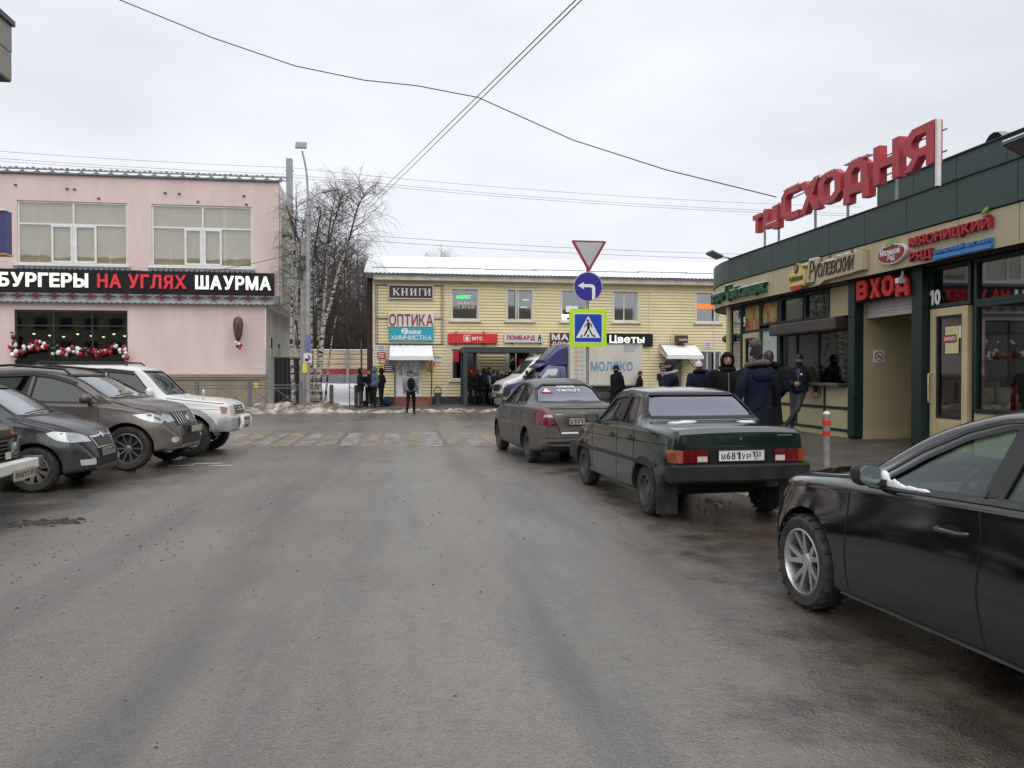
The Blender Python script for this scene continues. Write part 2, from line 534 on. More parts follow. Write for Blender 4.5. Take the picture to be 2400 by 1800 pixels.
# ------------------------------------------------------------------ ground materials
def asphalt():
 m = bpy.data.materials.new('wet_asphalt')
 t, N, L, b = nodes(m)
 tcn = N.new('ShaderNodeTexCoord'); sp = N.new('ShaderNodeSeparateXYZ'); L.new(tcn.outputs['Object'], sp.inputs[0])
 def noise_(sc, det=5, ro=.6, st=(1, 1, 1)):
  mpn = N.new('ShaderNodeMapping'); mpn.inputs['Scale'].default_value = st
  L.new(tcn.outputs['Object'], mpn.inputs['Vector'])
  n = N.new('ShaderNodeTexNoise'); n.inputs['Scale'].default_value = sc; n.inputs['Detail'].default_value = det; n.inputs['Roughness'].default_value = ro
  L.new(mpn.outputs['Vector'], n.inputs['Vector']); return n.outputs['Fac']
 def rng(v, a, c, lo=0., hi=1.):
  r = N.new('ShaderNodeMapRange'); r.interpolation_type = 'SMOOTHSTEP'
  r.inputs['From Min'].default_value = a; r.inputs['From Max'].default_value = c; r.inputs['To Min'].default_value = lo; r.inputs['To Max'].default_value = hi
  L.new(v, r.inputs['Value']); return r.outputs['Result']
 def op(o, a, c):
  n = N.new('ShaderNodeMath'); n.operation = o
  for i, q in enumerate((a, c)):
   if isinstance(q, (int, float)): n.inputs[i].default_value = q
   else: L.new(q, n.inputs[i])
  return n.outputs[0]
 def mixc(f, a, c):
  n = N.new('ShaderNodeMixRGB'); L.new(f, n.inputs[0])
  for i, q in ((1, a), (2, c)):
   if isinstance(q, tuple): n.inputs[i].default_value = (*q, 1)
   else: L.new(q, n.inputs[i])
  return n.outputs[0]
 big = noise_(.35, 6); mid = noise_(2.2, 7, .65); fine = noise_(38, 3); grit = noise_(150, 2)
 streak = noise_(1.3, 6, .6, (1, .13, 1))
 X = sp.outputs['X']; Y = sp.outputs['Y']
 vo = N.new('ShaderNodeTexVoronoi'); vo.inputs['Scale'].default_value = 75; L.new(tcn.outputs['Object'], vo.inputs['Vector'])
 vs_ = N.new('ShaderNodeSeparateXYZ'); L.new(vo.outputs['Color'], vs_.inputs[0]); agg = vs_.outputs['X']
 base = mixc(rng(big, .3, .7), (.148, .134, .118), (.184, .170, .153))
 base = mixc(op('MULTIPLY', rng(streak, .48, .70), .75), base, (.092, .086, .079))
 base = mixc(op('MULTIPLY', rng(agg, .45, 1), .3), base, (.065, .06, .054))
 base = mixc(op('MULTIPLY', rng(agg, .05, .0), .4), base, (.27, .26, .24))
 xw = op('ADD', X, op('MULTIPLY', op('SUBTRACT', big, .5), .9))
 for x0, w0, k0 in ((-1.35, .34, .75), (1.0, .3, .75), (-.3, .22, .4), (2.1, .25, .5), (-2.5, .3, .45)):
  d0 = op('ABSOLUTE', op('SUBTRACT', xw, x0), 0)
  base = mixc(op('MULTIPLY', op('MULTIPLY', rng(d0, w0, w0 * .25), rng(streak, .34, .6)), k0), base, (.078, .072, .064))
 grain = noise_(9, 9, .8)
 base = mixc(op('MULTIPLY', rng(grain, .5, .72), .6), base, (.05, .047, .042))
 base = mixc(op('MULTIPLY', rng(grain, .45, .28), .35), base, (.17, .165, .158))
 # trodden mud along both kerbs, with ragged edges
 wob = op('MULTIPLY', op('SUBTRACT', big, .5), 3.4)
 wob2 = op('MULTIPLY', op('SUBTRACT', mid, .5), 1.8)
 xr = op('ADD', op('ADD', op('ADD', X, rng(Y, 6.5, 3.0, 0, .7)), wob), wob2)
 near = rng(Y, 20, 15)
 mudr = op('MULTIPLY', rng(xr, 2.0, 3.3), near)
 mudl = op('MULTIPLY', rng(xr, -3.3, -4.7), near)
 mudcol = mixc(rng(mid, .38, .62), (.085, .063, .045), (.03, .024, .019))
 base = mixc(op('MULTIPLY', mudr, .93), base, mudcol)
 base = mixc(op('MULTIPLY', mudl, .85), base, mixc(rng(mid, .4, .6), (.055, .048, .04), (.026, .023, .021)))
 spots = noise_(1.1, 8, .72)
 spm = op('MULTIPLY', rng(spots, .6, .68), rng(fine, .38, .6))
 base = mixc(op('MULTIPLY', spm, .75), base, (.032, .029, .026))
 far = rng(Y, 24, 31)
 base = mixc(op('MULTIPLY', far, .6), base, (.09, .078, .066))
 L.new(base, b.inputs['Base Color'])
 wet = noise_(.55, 5, .6, (1, .5, 1))
 ro = rng(wet, .32, .68, .20, .40)
 ro = op('SUBTRACT', ro, op('MULTIPLY', op('MAXIMUM', mudr, mudl), .14))
 ro = op('ADD', ro, op('MULTIPLY', rng(grit, .4, .7), .12))
 L.new(ro, b.inputs['Roughness'])
 b.inputs['Specular IOR Level'].default_value = .85
 h = op('ADD', op('MULTIPLY', vo.outputs['Distance'], -.9), op('ADD', op('MULTIPLY', fine, .6), op('MULTIPLY', op('MULTIPLY', mid, op('MAXIMUM', mudr, mudl)), 5)))
 bu = N.new('ShaderNodeBump'); bu.inputs['Strength'].default_value = .42; bu.inputs['Distance'].default_value = .010
 L.new(h, bu.inputs['Height']); L.new(bu.outputs['Normal'], b.inputs['Normal'])
 return m

M['asphalt'] = asphalt()
M['pave'] = mat('wet_pavement', (.12, .105, .088), .38, col2=(.065, .056, .047), ns=1.3, nd=8, bump=.5, bs=40, rvar=.2)
M['kerb'] = mat('kerb_concrete', (.26, .25, .23), .7, col2=(.1, .085, .07), ns=4, bump=.4, bs=50)

def painted_stripe(name, col):
 m = mat(name, col, .6, col2=(.13, .122, .11), ns=2.6, nd=10, lo=.40, hi=.60, bump=.3, bs=90, stretch=(1, .45, 1))
 return m
M['yellow_mark'] = painted_stripe('worn_yellow_marking', (.27, .205, .115))
M['white_mark'] = painted_stripe('worn_white_marking', (.27, .255, .225))

# ground and road: one sheet
g = MB()
g.quad((-400, -300, 0), (400, -300, 0), (400, 700, 0), (-400, 700, 0))
road = g.build('road', M['asphalt']); tag(road, kind='structure')

# pedestrian crossing, worn stripes (parts of the road)
for k in range(18):
 x = -4.33 + .49 * k
 y0 = 17.78 - .144 * (x + 4.1)
 s = MB()
 n = 5
 pts = []
 for i in range(n + 1): pts.append((x + .02 * math.sin(i * 2.1 + k), y0 + .06 * math.sin(k * 3 + i) * (i in (0, n)) + 4.0 * i / n))
 for i in range(n):
  (a, ya), (c, yc) = pts[i], pts[i + 1]
  s.quad((a, ya, .004), (a + .38, ya, .004), (c + .38, yc, .004), (c, yc, .004))
 s.build('crossing_stripe', M['yellow_mark'] if k % 2 else M['white_mark'], road)
for x0, y0, x1, y1 in ((-3.75, 14.35, -3.2, 14.42), (-3.35, 14.0, -2.95, 14.06), (-4.1, 14.1, -3.6, 14.15)):
 s = MB(); s.quad((x0, y0, .004), (x1, y0 + .02, .004), (x1 + .05, y1 + .03, .004), (x0 + .1, y1, .004)); s.build('bay_line', M['whitefilm'], road)
# thin faded line of the cross street
s = MB(); s.quad((-9, 27.6, .004), (5, 26.9, .004), (5, 27.02, .004), (-9, 27.72, .004))
s.build('lane_line', mat('faded_lane_line', (.17, .165, .155), .6, col2=(.1, .095, .088), ns=3, lo=.45, hi=.55), road)

# pavement on the right: a kerb that runs beside the parked cars and turns into the cross street
def kx(y): return 6.25 - (y - 3) * .107
edge = [(kx(y), y) for y in range(-12, 20)]
for k in range(9):
 a = R(k * 10); edge.append((4.55 + 3.0 * (1 - math.cos(a)) , 19.4 + 3.0 * math.sin(a)))
edge += [(12, 22.9), (30, 24.5), (60, 27)]
def pz(x, y):
 d = 0
 return .14 + .16 * max(0, min(1, (x - 5.4) / 3.2))
p = MB(); rows = []
for (x, y) in edge:
 row = []
 for t_ in (0, .25, .5, .75, 1):
  X_ = x + (60 - x) * t_ * t_ if x < 59 else x + t_
  row.append((X_, y if t_ == 0 else y + (min(y, 22) - y) * 0, pz(X_, y)))
 rows.append(row)
for i in range(len(rows) - 1):
 for k in range(4):
  p.quad(rows[i][k], rows[i][k + 1], rows[i + 1][k + 1], rows[i + 1][k])
pav = p.build('pavement', M['pave']); tag(pav, kind='structure')
kerb_len = 0
for i in range(len(edge) - 3):
 a = Vector((*edge[i], 0)); c = Vector((*edge[i + 1], 0))
 d = (c - a).normalized(); nrm = Vector((d.y, -d.x, 0))
 s = MB(); g_ = .006
 a2 = a + d * g_; c2 = c - d * g_
 q = [(a2 - nrm * .0), (c2 - nrm * .0), (c2 - nrm * .0 + nrm * .14), (a2 + nrm * .14)]
 zt = .152
 s.add([(*v.xy, -.05) for v in q] + [(*v.xy, zt) for v in q], [(0, 1, 2, 3), (4, 5, 6, 7), (0, 1, 5, 4), (1, 2, 6, 5), (2, 3, 7, 6), (3, 0, 4, 7)])
 s.build('kerb_stone', M['kerb'], pav)

# far pavement in front of the two shop buildings
s = MB(); s.box(-60, 60, 33.6, 46, -.1, .12); o = s.build('footpath', M['pave']); tag(o, kind='structure')

# rough snow: ploughed ridge along the far kerb, ridge under the parked cars, slope behind the trees
def heap(name, x0, x1, yf, width, hgt, m, nx, ny, seed, z0=0, sc=1.0, power=1.0):
 s = MB(); vs = []; fs = []
 for i in range(nx + 1):
  x = x0 + (x1 - x0) * i / nx
  yc, w, h = yf(x), width(x), hgt(x)
  for j in range(ny + 1):
   t_ = j / ny
   prof = math.sin(math.pi * t_) ** power
   y = yc + (t_ - .5) * w
   n1 = noise.noise((x * 1.3 * sc + seed, y * 1.6 * sc, 0)); n2 = noise.noise((x * 5 * sc, y * 5 * sc + seed, 3))
   n3 = noise.noise((x * 13 * sc, y * 13 * sc, seed))
   z = z0 - .03 + max(0, prof * h * (1 + .9 * n1) + prof ** .5 * (n2 * .07 + n3 * .03))
   vs.append((x, y, z))
 for i in range(nx):
  for j in range(ny):
   a = i * (ny + 1) + j
   fs.append((a, a + 1, a + ny + 2, a + ny + 1))
 s.add(vs, fs)
 o = s.build(name, m, smooth=170); tag(o, kind='structure'); return o
heap('snow_bank', -14, 4.2, lambda x: 33.0 + .15 * math.sin(x), lambda x: 2.0 if x < -2 else 1.5, lambda x: .2 + .16 * math.exp(-((x + 4.6) / 1.6) ** 2) if x < -2.4 else .11, M['dirtysnow'], 240, 18, 3)
heap('snow_bank', -6.3, -2.7, lambda x: 34.6, lambda x: 1.4, lambda x: .2, M['dirtysnow'], 50, 12, 9, z0=.12)
M['mudsnow'] = mat('muddy_snow', (.33, .29, .24), .6, col2=(.06, .045, .033), ns=3.2, nd=9, lo=.4, hi=.62, bump=1, bs=18)
s = MB(); vs = []; fs = []
for i in range(121):
 y = 6.6 + 8.2 * i / 120
 for j in range(17):
  x = kx(y) - 1.1 + 1.15 * j / 16; t_ = j / 16
  prof = min(1, t_ * 1.5) * (1 if t_ < .92 else .9)
  h = .13 * prof * (1 + 1.2 * noise.noise((x * 2.2, y * 1.4, 5))) + .05 * noise.noise((x * 7, y * 7, 1)) * prof + .025 * noise.noise((x * 19, y * 19, 1)) * prof
  vs.append((x, y, max(-.02, h - .012)))
for i in range(120):
 for j in range(16):
  a = i * 17 + j; fs.append((a, a + 1, a + 18, a + 17))
s.add(vs, fs); o = s.build('kerb_snow', M['mudsnow'], smooth=170); tag(o, kind='structure')
# snowy ground rising behind the trees to the yard fence
s = MB(); vs = []; fs = []
for i in range(61):
 x = -22 + 40 * i / 60
 for j in range(31):
  y = 37.0 + 45 * j / 30; t_ = min(1, max(0, (y - 37.4) / 17))
  z = .10 + .86 * (t_ ** .85) + .06 * noise.noise((x * .6, y * .6, 2)) * min(1, t_ * 5)
  vs.append((x, y, z))
for i in range(60):
 for j in range(30):
  a = i * 31 + j; fs.append((a, a + 1, a + 32, a + 31))
s.add(vs, fs); o = s.build('snow_ground', M['snow'], smooth=170); tag(o, kind='structure')

# crumbs of mud and grit on the asphalt: nobody could count them
s = MB()
rnd = random.Random(3)
for k in range(1500):
 if k < 520: x = rnd.gauss(-2.9, .9); y = abs(rnd.gauss(5.4, 2.3)) + 1.6
 elif k < 900: x = rnd.gauss(3.6, .9); y = rnd.uniform(5.4, 16)
 else: x = rnd.uniform(-4.5, 3); y = rnd.uniform(2, 18)
 r_ = rnd.choice((.004, .005, .006, .008, .011)) * (1.5 if k % 9 == 0 else 1)
 r_ *= max(.45, min(1, y / 7)); n = 5; ph = rnd.random() * 6
 b_ = [(x + r_ * rnd.uniform(.7, 1.7) * math.cos(ph + i * 6.283 / n), y + r_ * rnd.uniform(.7, 1.3) * math.sin(ph + i * 6.283 / n), 0) for i in range(n)]
 s.add(b_ + [(x, y, r_ * .8)], [(i, (i + 1) % n, n) for i in range(n)])
o = s.build('mud_crumbs', mat('mud_crumbs', (.03, .025, .02), .7, col2=(.06, .05, .04), ns=20)); tag(o, 'dark crumbs of mud and grit scattered over the wet asphalt', 'mud', kind='stuff')
# the broken clods of mud dropped near the dark hatchback
s = MB()
for k in range(190):
 x = rnd.gauss(-3.78, .17); y = 8.9 + rnd.gauss(0, .09) + (x + 3.7) * .1; r_ = rnd.choice((.008, .01, .012, .016, .02, .028))
 s.sphere((x, y, r_ * .1), (r_ * 1.3, r_, r_ * .85), 7, 5)
o = s.build('mud_clods', mat('mud_clods', (.035, .03, .026), .8, col2=(.07, .06, .05), ns=20, bump=1, bs=40)); tag(o, 'broken patch of dark mud clods lying on the open asphalt', 'mud', kind='stuff')

# ------------------------------------------------------------------ building helpers
def facade(mb, x0, x1, z0, z1, y, holes, depth=.2, fx=None):
 """front skin with openings and their reveals. fx maps (u, z, d) to a point (d = into the wall)"""
 fx = fx or (lambda u, z, d: (u, y + d, z))
 xs = sorted({x0, x1, *[h[0] for h in holes], *[h[1] for h in holes]}); zs = sorted({z0, z1, *[h[2] for h in holes], *[h[3] for h in holes]})
 xs = [x for x in xs if x0 <= x <= x1]; zs = [z for z in zs if z0 <= z <= z1]
 for i in range(len(xs) - 1):
  for j in range(len(zs) - 1):
   cx, cz = (xs[i] + xs[i + 1]) / 2, (zs[j] + zs[j + 1]) / 2
   if any(h[0] < cx < h[1] and h[2] < cz < h[3] for h in holes): continue
   mb.quad(fx(xs[i], zs[j], 0), fx(xs[i + 1], zs[j], 0), fx(xs[i + 1], zs[j + 1], 0), fx(xs[i], zs[j + 1], 0))
 for a, c, d, e in holes:
  for (u0, w0), (u1, w1) in (((a, d), (c, d)), ((c, d), (c, e)), ((c, e), (a, e)), ((a, e), (a, d))):
   mb.quad(fx(u0, w0, 0), fx(u1, w1, 0), fx(u1, w1, depth), fx(u0, w0, depth))

def frame_rect(mb, fx, u0, u1, z0, z1, w, d0, d1):
 """four butted bars around a rectangle"""
 def bx(a, c, e, f):
  P = [fx(a, e, d0), fx(c, e, d0), fx(c, f, d0), fx(a, f, d0), fx(a, e, d1), fx(c, e, d1), fx(c, f, d1), fx(a, f, d1)]
  mb.add(P, [(0, 1, 2, 3), (4, 7, 6, 5), (0, 4, 5, 1), (1, 5, 6, 2), (2, 6, 7, 3), (3, 7, 4, 0)])
 bx(u0, u1, z0, z0 + w); bx(u0, u1, z1 - w, z1); bx(u0, u0 + w, z0 + w, z1 - w); bx(u1 - w, u1, z0 + w, z1 - w)

def slab(mb, fx, u0, u1, z0, z1, d0, d1):
 P = [fx(u0, z0, d0), fx(u1, z0, d0), fx(u1, z1, d0), fx(u0, z1, d0), fx(u0, z0, d1), fx(u1, z0, d1), fx(u1, z1, d1), fx(u0, z1, d1)]
 mb.add(P, [(0, 1, 2, 3), (4, 7, 6, 5), (0, 4, 5, 1), (1, 5, 6, 2), (2, 6, 7, 3), (3, 7, 4, 0)])

def part(name, m, parent, fn, smooth=None, **k):
 mb = MB(); fn(mb)
 return mb.build(name, m, parent, smooth=smooth, world=True, **k)

# ------------------------------------------------------------------ pink two-storey building, left
M['pink'] = mat('pink_plaster', (.72, .575, .55), .85, col2=(.63, .495, .47), ns=1.1, nd=8, stretch=(1, 1, .22), bump=.35, bs=30)
M['sidewall'] = mat('cream_side_plaster', (.74, .72, .63), .85, col2=(.60, .58, .49), ns=.7, nd=8, bump=.3, bs=30)
M['plinth'] = mat('beige_plinth', (.31, .26, .19), .8, col2=(.25, .21, .155), ns=1.2, bump=.3, bs=30)
M['blind'] = mat('beige_blind', (.74, .69, .58), .8, col2=(.64, .60, .50), ns=1.2)
M['pane'] = glass('window_glass', (.86, .85, .80), base=.15, amt=.7, bump=.12)
M['panedark'] = glass('dark_window_glass', (.35, .38, .37), base=.10, amt=.8, rough=.03)
M['tilegrey'] = mat('grey_metal_trim', (.26, .27, .29), .45, .5, col2=(.14, .15, .16), ns=9)
M['signblack'] = mat('black_sign_panel', (.008, .009, .012), .55, col2=(.012, .013, .016), ns=2, spec=.25)
M['ledwhite'] = mat('lit_white_letter', (.8, .8, .72), .5, emit=(1, 1, .86), es=.55)
M['ledred'] = mat('lit_red_letter', (.55, .03, .04), .45, emit=(.9, .03, .05), es=.18)
M['dark_in'] = mat('dark_interior', (.03, .03, .032), .8, col2=(.05, .045, .04), ns=2)

YP = 36.5
pk = thing('shop_building', 'two-storey pink plaster building with dark ornamental trim and burger grill sign', 'building', (-16, YP, 0))
UL = (-16.62, -12.07, 6.45, 9.22); UR = (-11.05, -6.70, 6.45, 9.22); UL2 = (-22.2, -17.75, 6.45, 9.22)
def f(mb):
 facade(mb, -30, -5.51, 4.76, 10.38, YP, [UL2, UL, UR], .22)
 mb.quad((-5.51, YP, 4.76), (-5.51, YP, 10.38), (-5.51, 38.6, 10.30), (-5.51, 38.6, 4.76))
 mb.quad((-30, YP, 4.76), (-5.51, YP, 4.76), (-5.51, 38.6, 4.76), (-30, 38.6, 4.76))
 mb.quad((-30, YP, 10.38), (-5.51, YP, 10.38), (-5.51, 46, 8.6), (-30, 46, 8.6))
part('wall', M['pink'], pk, f)
def f(mb):
 # side wall: the parapet drops towards the back; the upper floor hangs out over the ground floor
 mb.add([(-5.505, 36.52, 4.78), (-5.505, 41.8, 4.60), (-5.505, 46, 4.6), (-5.505, 46, 8.6), (-5.505, 40.9, 9.0), (-5.505, 36.52, 10.36)], [(0, 1, 2, 3, 4, 5)])
 mb.quad((-6.12, YP + .02, -.1), (-6.12, 46, -.1), (-6.12, 46, 4.74), (-6.12, YP + .02, 4.74))
 mb.quad((-6.12, YP + .02, 4.745), (-6.12, 46, 4.745), (-5.505, 46, 4.745), (-5.505, YP + .02, 4.745))
part('side_wall', M['sidewall'], pk, f)
LW = (-16.78, -12.1, .9, 4.44)
part('ground_wall', M['pink'], pk, lambda mb: facade(mb, -30, -6.14, 1.6, 4.755, YP + .04, [LW], .25))
def f(mb):
 mb.box(-11.9, -6.12, YP - .16, YP + .03, -.1, 1.35)
 mb.box(-30, -16.9, YP - .16, YP + .03, -.1, 1.35)
 mb.box(-11.95, -6.07, YP - .22, YP + .035, 1.35, 1.46); mb.box(-11.95, -6.05, YP - .26, YP + .035, 1.46, 1.6)
 mb.box(-6.36, -6.10, YP - .20, YP - .16, -.1, 1.34)
 mb.box(-16.9, -11.95, YP - .10, YP + .03, -.1, .9)
part('plinth', M['plinth'], pk, f)
def f(mb): mb.box(-30, -5.40, YP - .12, YP + .02, 10.38, 10.42)
part('coping', M['tilegrey'], pk, f)
# row of pressed-metal crest plates along the roof edge
crest = MB()
crest.prism([(0, 0), (.6, 0), (.6, .05), (.42, .06), (.3, .15), (.18, .06), (0, .05)], lambda u, v, d: (u, d, v), 0, .03)
crest.prism([(0, .15), (.6, .15), (.6, .19), (0, .19)], lambda u, v, d: (u, d - .03, v), 0, .10)
cm = crest.mesh('crest_plate', M['tilegrey'])
for k in range(31):
 o = link_mesh('crest_plate', cm, pk); o.location = (-23.9 + k * .606 + 16, -.14, 10.40)
s = MB()
for k in range(80): s.box(-24 + k * .23, -24 + k * .23 + .12, YP - .16, YP - .06, 10.585, 10.62 + .02 * (k % 3))
s.build('ridge_snow_lumps', M['tilegrey'], pk, world=True)['kind'] = 'stuff'

def fxp(u, z, d): return (u, YP + d, z)
def big_window(u0, u1, z0, z1, mull, tr, inner):
 w = link_mesh('window', (lambda mb: (frame_rect(mb, fxp, u0, u1, z0, z1, .075, .06, .14), slab(mb, fxp, mull - .035, mull + .035, z0 + .075, z1 - .075, .062, .138), slab(mb, fxp, u0 + .075, mull - .035, tr - .035, tr + .035, .063, .137), slab(mb, fxp, mull + .035, u1 - .075, tr - .035, tr + .035, .063, .137),
  [frame_rect(mb, fxp, a, c, z0 + .076, tr - .036, .085, .045, .12) for a, c in inner]) and mb.mesh('window', M['white']))(MB()), pk, True)
 wl = Vector((-16, YP, 0))
 for a, c, e, f_ in ((u0, mull, tr, z1), (mull, u1, tr, z1), (u0, mull, z0, tr), (mull, u1, z0, tr)):
  mb = MB(); slab(mb, fxp, a + .03, c - .03, e + .03, f_ - .03, .095, .101); mb.build('pane', M['pane'], w)
 mb = MB()
 n = 6
 for i in range(n):
  a = u0 + .05 + (u1 - u0 - .1) * i / n; c = u0 + .05 + (u1 - u0 - .1) * (i + 1) / n
  slab(mb, fxp, a + .006, c - .006, z0 + .04, z1 - .04, .17 + .008 * (i % 2), .18 + .008 * (i % 2))
 mb.build('blind', M['blind'], w)
 mb = MB(); slab(mb, fxp, u0 - .1, u1 + .1, z0 - .09, z0 - .0, -.13, .06); mb.build('sill', M['white'], w)
 mb = MB()
 for k in range(int((u1 - u0 + .3) / .22)):
  a = u0 - .12 + k * .22
  mb.prism([(a, z0 - .1), (a + .2, z0 - .1), (a + .2, z0 - .2), (a + .1, z0 - .27), (a, z0 - .2)], fxp, -.125, -.1)
 mb.build('sill_fringe', M['tilegrey'], w)['kind'] = 'stuff'
 return w
big_window(*UL, -14.33, 8.22, ((-15.25, -14.37), (-14.29, -13.38)))
wR = big_window(*UR, -8.87, 8.2, ((-9.66, -8.91), (-8.83, -8.05)))
big_window(*UL2, -20, 8.2, ((-20.9, -20.04), (-19.96, -19.1)))
mb = MB(); slab(mb, fxp, -8.0, -7.84, 6.5, 9.1, .15, .165); mb.build('pale_curtain_strip', M['whitefilm'], wR)
# shop window of the grill
w = link_mesh('window', (lambda mb: (frame_rect(mb, fxp, LW[0], LW[1], LW[2], LW[3], .09, .10, .2), [slab(mb, fxp, x - .03, x + .03, LW[2] + .09, LW[3] - .09, .105, .195) for x in (-15.2, -13.6)], [slab(mb, fxp, a, c, 3.72, 3.78, .106, .194) for a, c in ((LW[0] + .09, -15.23), (-15.17, -13.63), (-13.57, LW[1] - .09))]) and mb.mesh('window', M['black']))(MB()), pk, True)
for a, c in ((LW[0] + .05, -15.2), (-15.2, -13.6), (-13.6, LW[1] - .05)):
 for e, f_ in ((LW[2] + .05, 3.75), (3.75, LW[3] - .05)):
  mb = MB(); slab(mb, fxp, a + .02, c - .02, e + .02, f_ - .02, .15, .157); mb.build('pane', M['panedark'], w)
part('interior', M['dark_in'], pk, lambda mb: (mb.box(-17.5, -11.6, 39.5, 39.6, 0, 4.7), mb.box(-17.5, -11.6, 36.76, 39.5, 4.5, 4.55), mb.box(-17.5, -17.4, 36.76, 39.5, 0, 4.5), mb.box(-11.7, -11.6, 36.76, 39.5, 0, 4.5), mb.box(-17.4, -11.7, 36.76, 39.5, -.1, .15)))
M['bulb'] = mat('warm_lamp', (.8, .7, .5), .5, emit=(1, .82, .5), es=9)
for i, (x, z, y) in enumerate(((-16.45, 3.45, 37.6), (-16.0, 3.4, 38.1), (-15.6, 3.37, 38.6), (-14.6, 3.45, 37.6), (-14.2, 3.4, 38.1), (-13.85, 3.37, 38.6), (-13.05, 3.46, 37.6), (-12.75, 3.4, 38.1), (-12.45, 3.36, 38.6))):
 l = thing('pendant_lamp', ('first', 'second', 'third', 'fourth', 'fifth', 'sixth', 'seventh', 'eighth', 'last')[i] + ' lit pendant lamp from the left inside the dark grill window', 'lamp', (x, y, z), 0, 'pendant lamps inside the grill shop')
 MB().lathe([(0, .08), (.05, .07), (.15, 0), (.14, 0), (.04, .06)], 10).build('shade', M['black'], l)
 MB().sphere((0, 0, 0), .065, 8, 6).build('bulb', M['bulb'], l)
 MB().tube([(0, 0, .07), (0, 0, 4.5 - z)], .008, 4).build('cord', M['black'], l)
# side windows, pipe and small fittings
for y0, y1, z0, z1 in ((37.6, 38.4, 2.3, 3.4), (39.8, 40.6, 2.3, 3.2)):
 fs_ = lambda u, z, d: (-6.12 + .03 - d, u, z)
 w2 = link_mesh('window', (lambda mb: frame_rect(mb, fs_, y0, y1, z0, z1, .07, 0, .06) or mb.mesh('window', M['sidewall']))(MB()), pk, True)
 mb = MB(); slab(mb, fs_, y0 + .05, y1 - .05, z0 + .05, z1 - .05, .02, .028); mb.build('pane', M['panedark'], w2)
part('downpipe', M['sidewall'], pk, lambda mb: mb.tube([(-5.46, 36.6, 4.9), (-5.46, 36.6, 10.2)], .035, 6))
part('vent_pipe', M['steel'], pk, lambda mb: mb.tube([(-5.5, 37.6, 8.15), (-5.2, 37.6, 8.15), (-5.12, 37.6, 8.1), (-5.1, 37.6, 7.98)], .07, 8), smooth=60)
for x, z in ((-14.6, 9.75), (-14.3, 9.74), (-10.5, 9.7), (-9.9, 9.68), (-7.1, 9.68), (-16.7, 9.85), (-13.3, 9.37), (-9.1, 9.36), (-7.0, 9.3), (-16.9, 3.4)):
 part('bracket', M['black'], pk, lambda mb: mb.box(x, x + .1, YP - .08, YP, z, z + .05))
part('notice', mat('yellow_paper', (.7, .62, .06), .7), pk, lambda mb: mb.box(-6.62, -6.45, YP - .167, YP - .163, 1.0, 1.2))
part('patch', mat('pale_wall_patch', (.62, .58, .62), .8), pk, lambda mb: mb.add([(-6.75, YP + .034, 1.9), (-6.2, YP + .034, 1.84), (-6.2, YP + .034, 2.1), (-6.4, YP + .034, 2.02), (-6.5, YP + .034, 2.08)], [(0, 1, 2, 3, 4)]))

# ornamental band under the sign
bd = thing('ornamental_band', 'grey scalloped metal band with dark red diamonds under the black sign', 'ornament', (-16, YP, 4.74))
part('backing', M['tilegrey'], bd, lambda mb: mb.box(-30, -5.5, YP - .22, YP - .02, 4.78, 5.16))
M['orn_red'] = mat('dark_red_ornament', (.14, .010, .022), .5, col2=(.09, .012, .02), ns=6)
M['orn_pale'] = mat('pale_ornament', (.40, .41, .43), .5, .2, col2=(.3, .31, .32), ns=6)
dm = MB(); dm.prism([(-.33, 0), (-.12, .045), (0, .12), (.12, .045), (.33, 0), (.12, -.045), (0, -.12), (-.12, -.045)], lambda u, v, d: (u, -d, v), 0, .03)
dme = dm.mesh('diamond', M['orn_red'])
sc_ = MB(); sc_.prism([(-.37, .06), (-.3, .1), (-.1, .0), (.1, .0), (.3, .1), (.37, .06), (.37, -.05), (.24, -.1), (.12, -.05), (0, -.1), (-.12, -.05), (-.24, -.1), (-.37, -.05)], lambda u, v, d: (u, -d, v), 0, .022)
sme = sc_.mesh('scallop', M['orn_pale'])
for k in range(21):
 x = -21.0 + k * .745
 o = link_mesh('diamond', dme, bd); o.location = (x + 16, -.222, .31)
 o = link_mesh('scallop', sme, bd); o.location = (x + 16, -.222, .10)

sg = thing('shop_sign', 'long black sign board with white and red raised letters on the pink building', 'sign', (-14, YP, 5.2))
part('board', M['signblack'], sg, lambda mb: mb.box(-30, -5.73, YP - .17, YP - .015, 5.18, 6.2))
def lx(u): return -17.3 + (u - 0) * (-5.51 + 17.29) / 654
for body, a, c, m in (('БУРГЕРЫ', 0, 202.5, M['ledwhite']), ('НА УГЛЯХ', 224, 432, M['ledred']), ('ШАУРМА', 453, 635.5, M['ledwhite'])):
 text(body, (lx(a), YP - .172, 5.42), (1, 0, 0), (0, 0, 1), lx(c) - lx(a), .62, .06, m, sg, bold=.035, split=True, gap=.1)

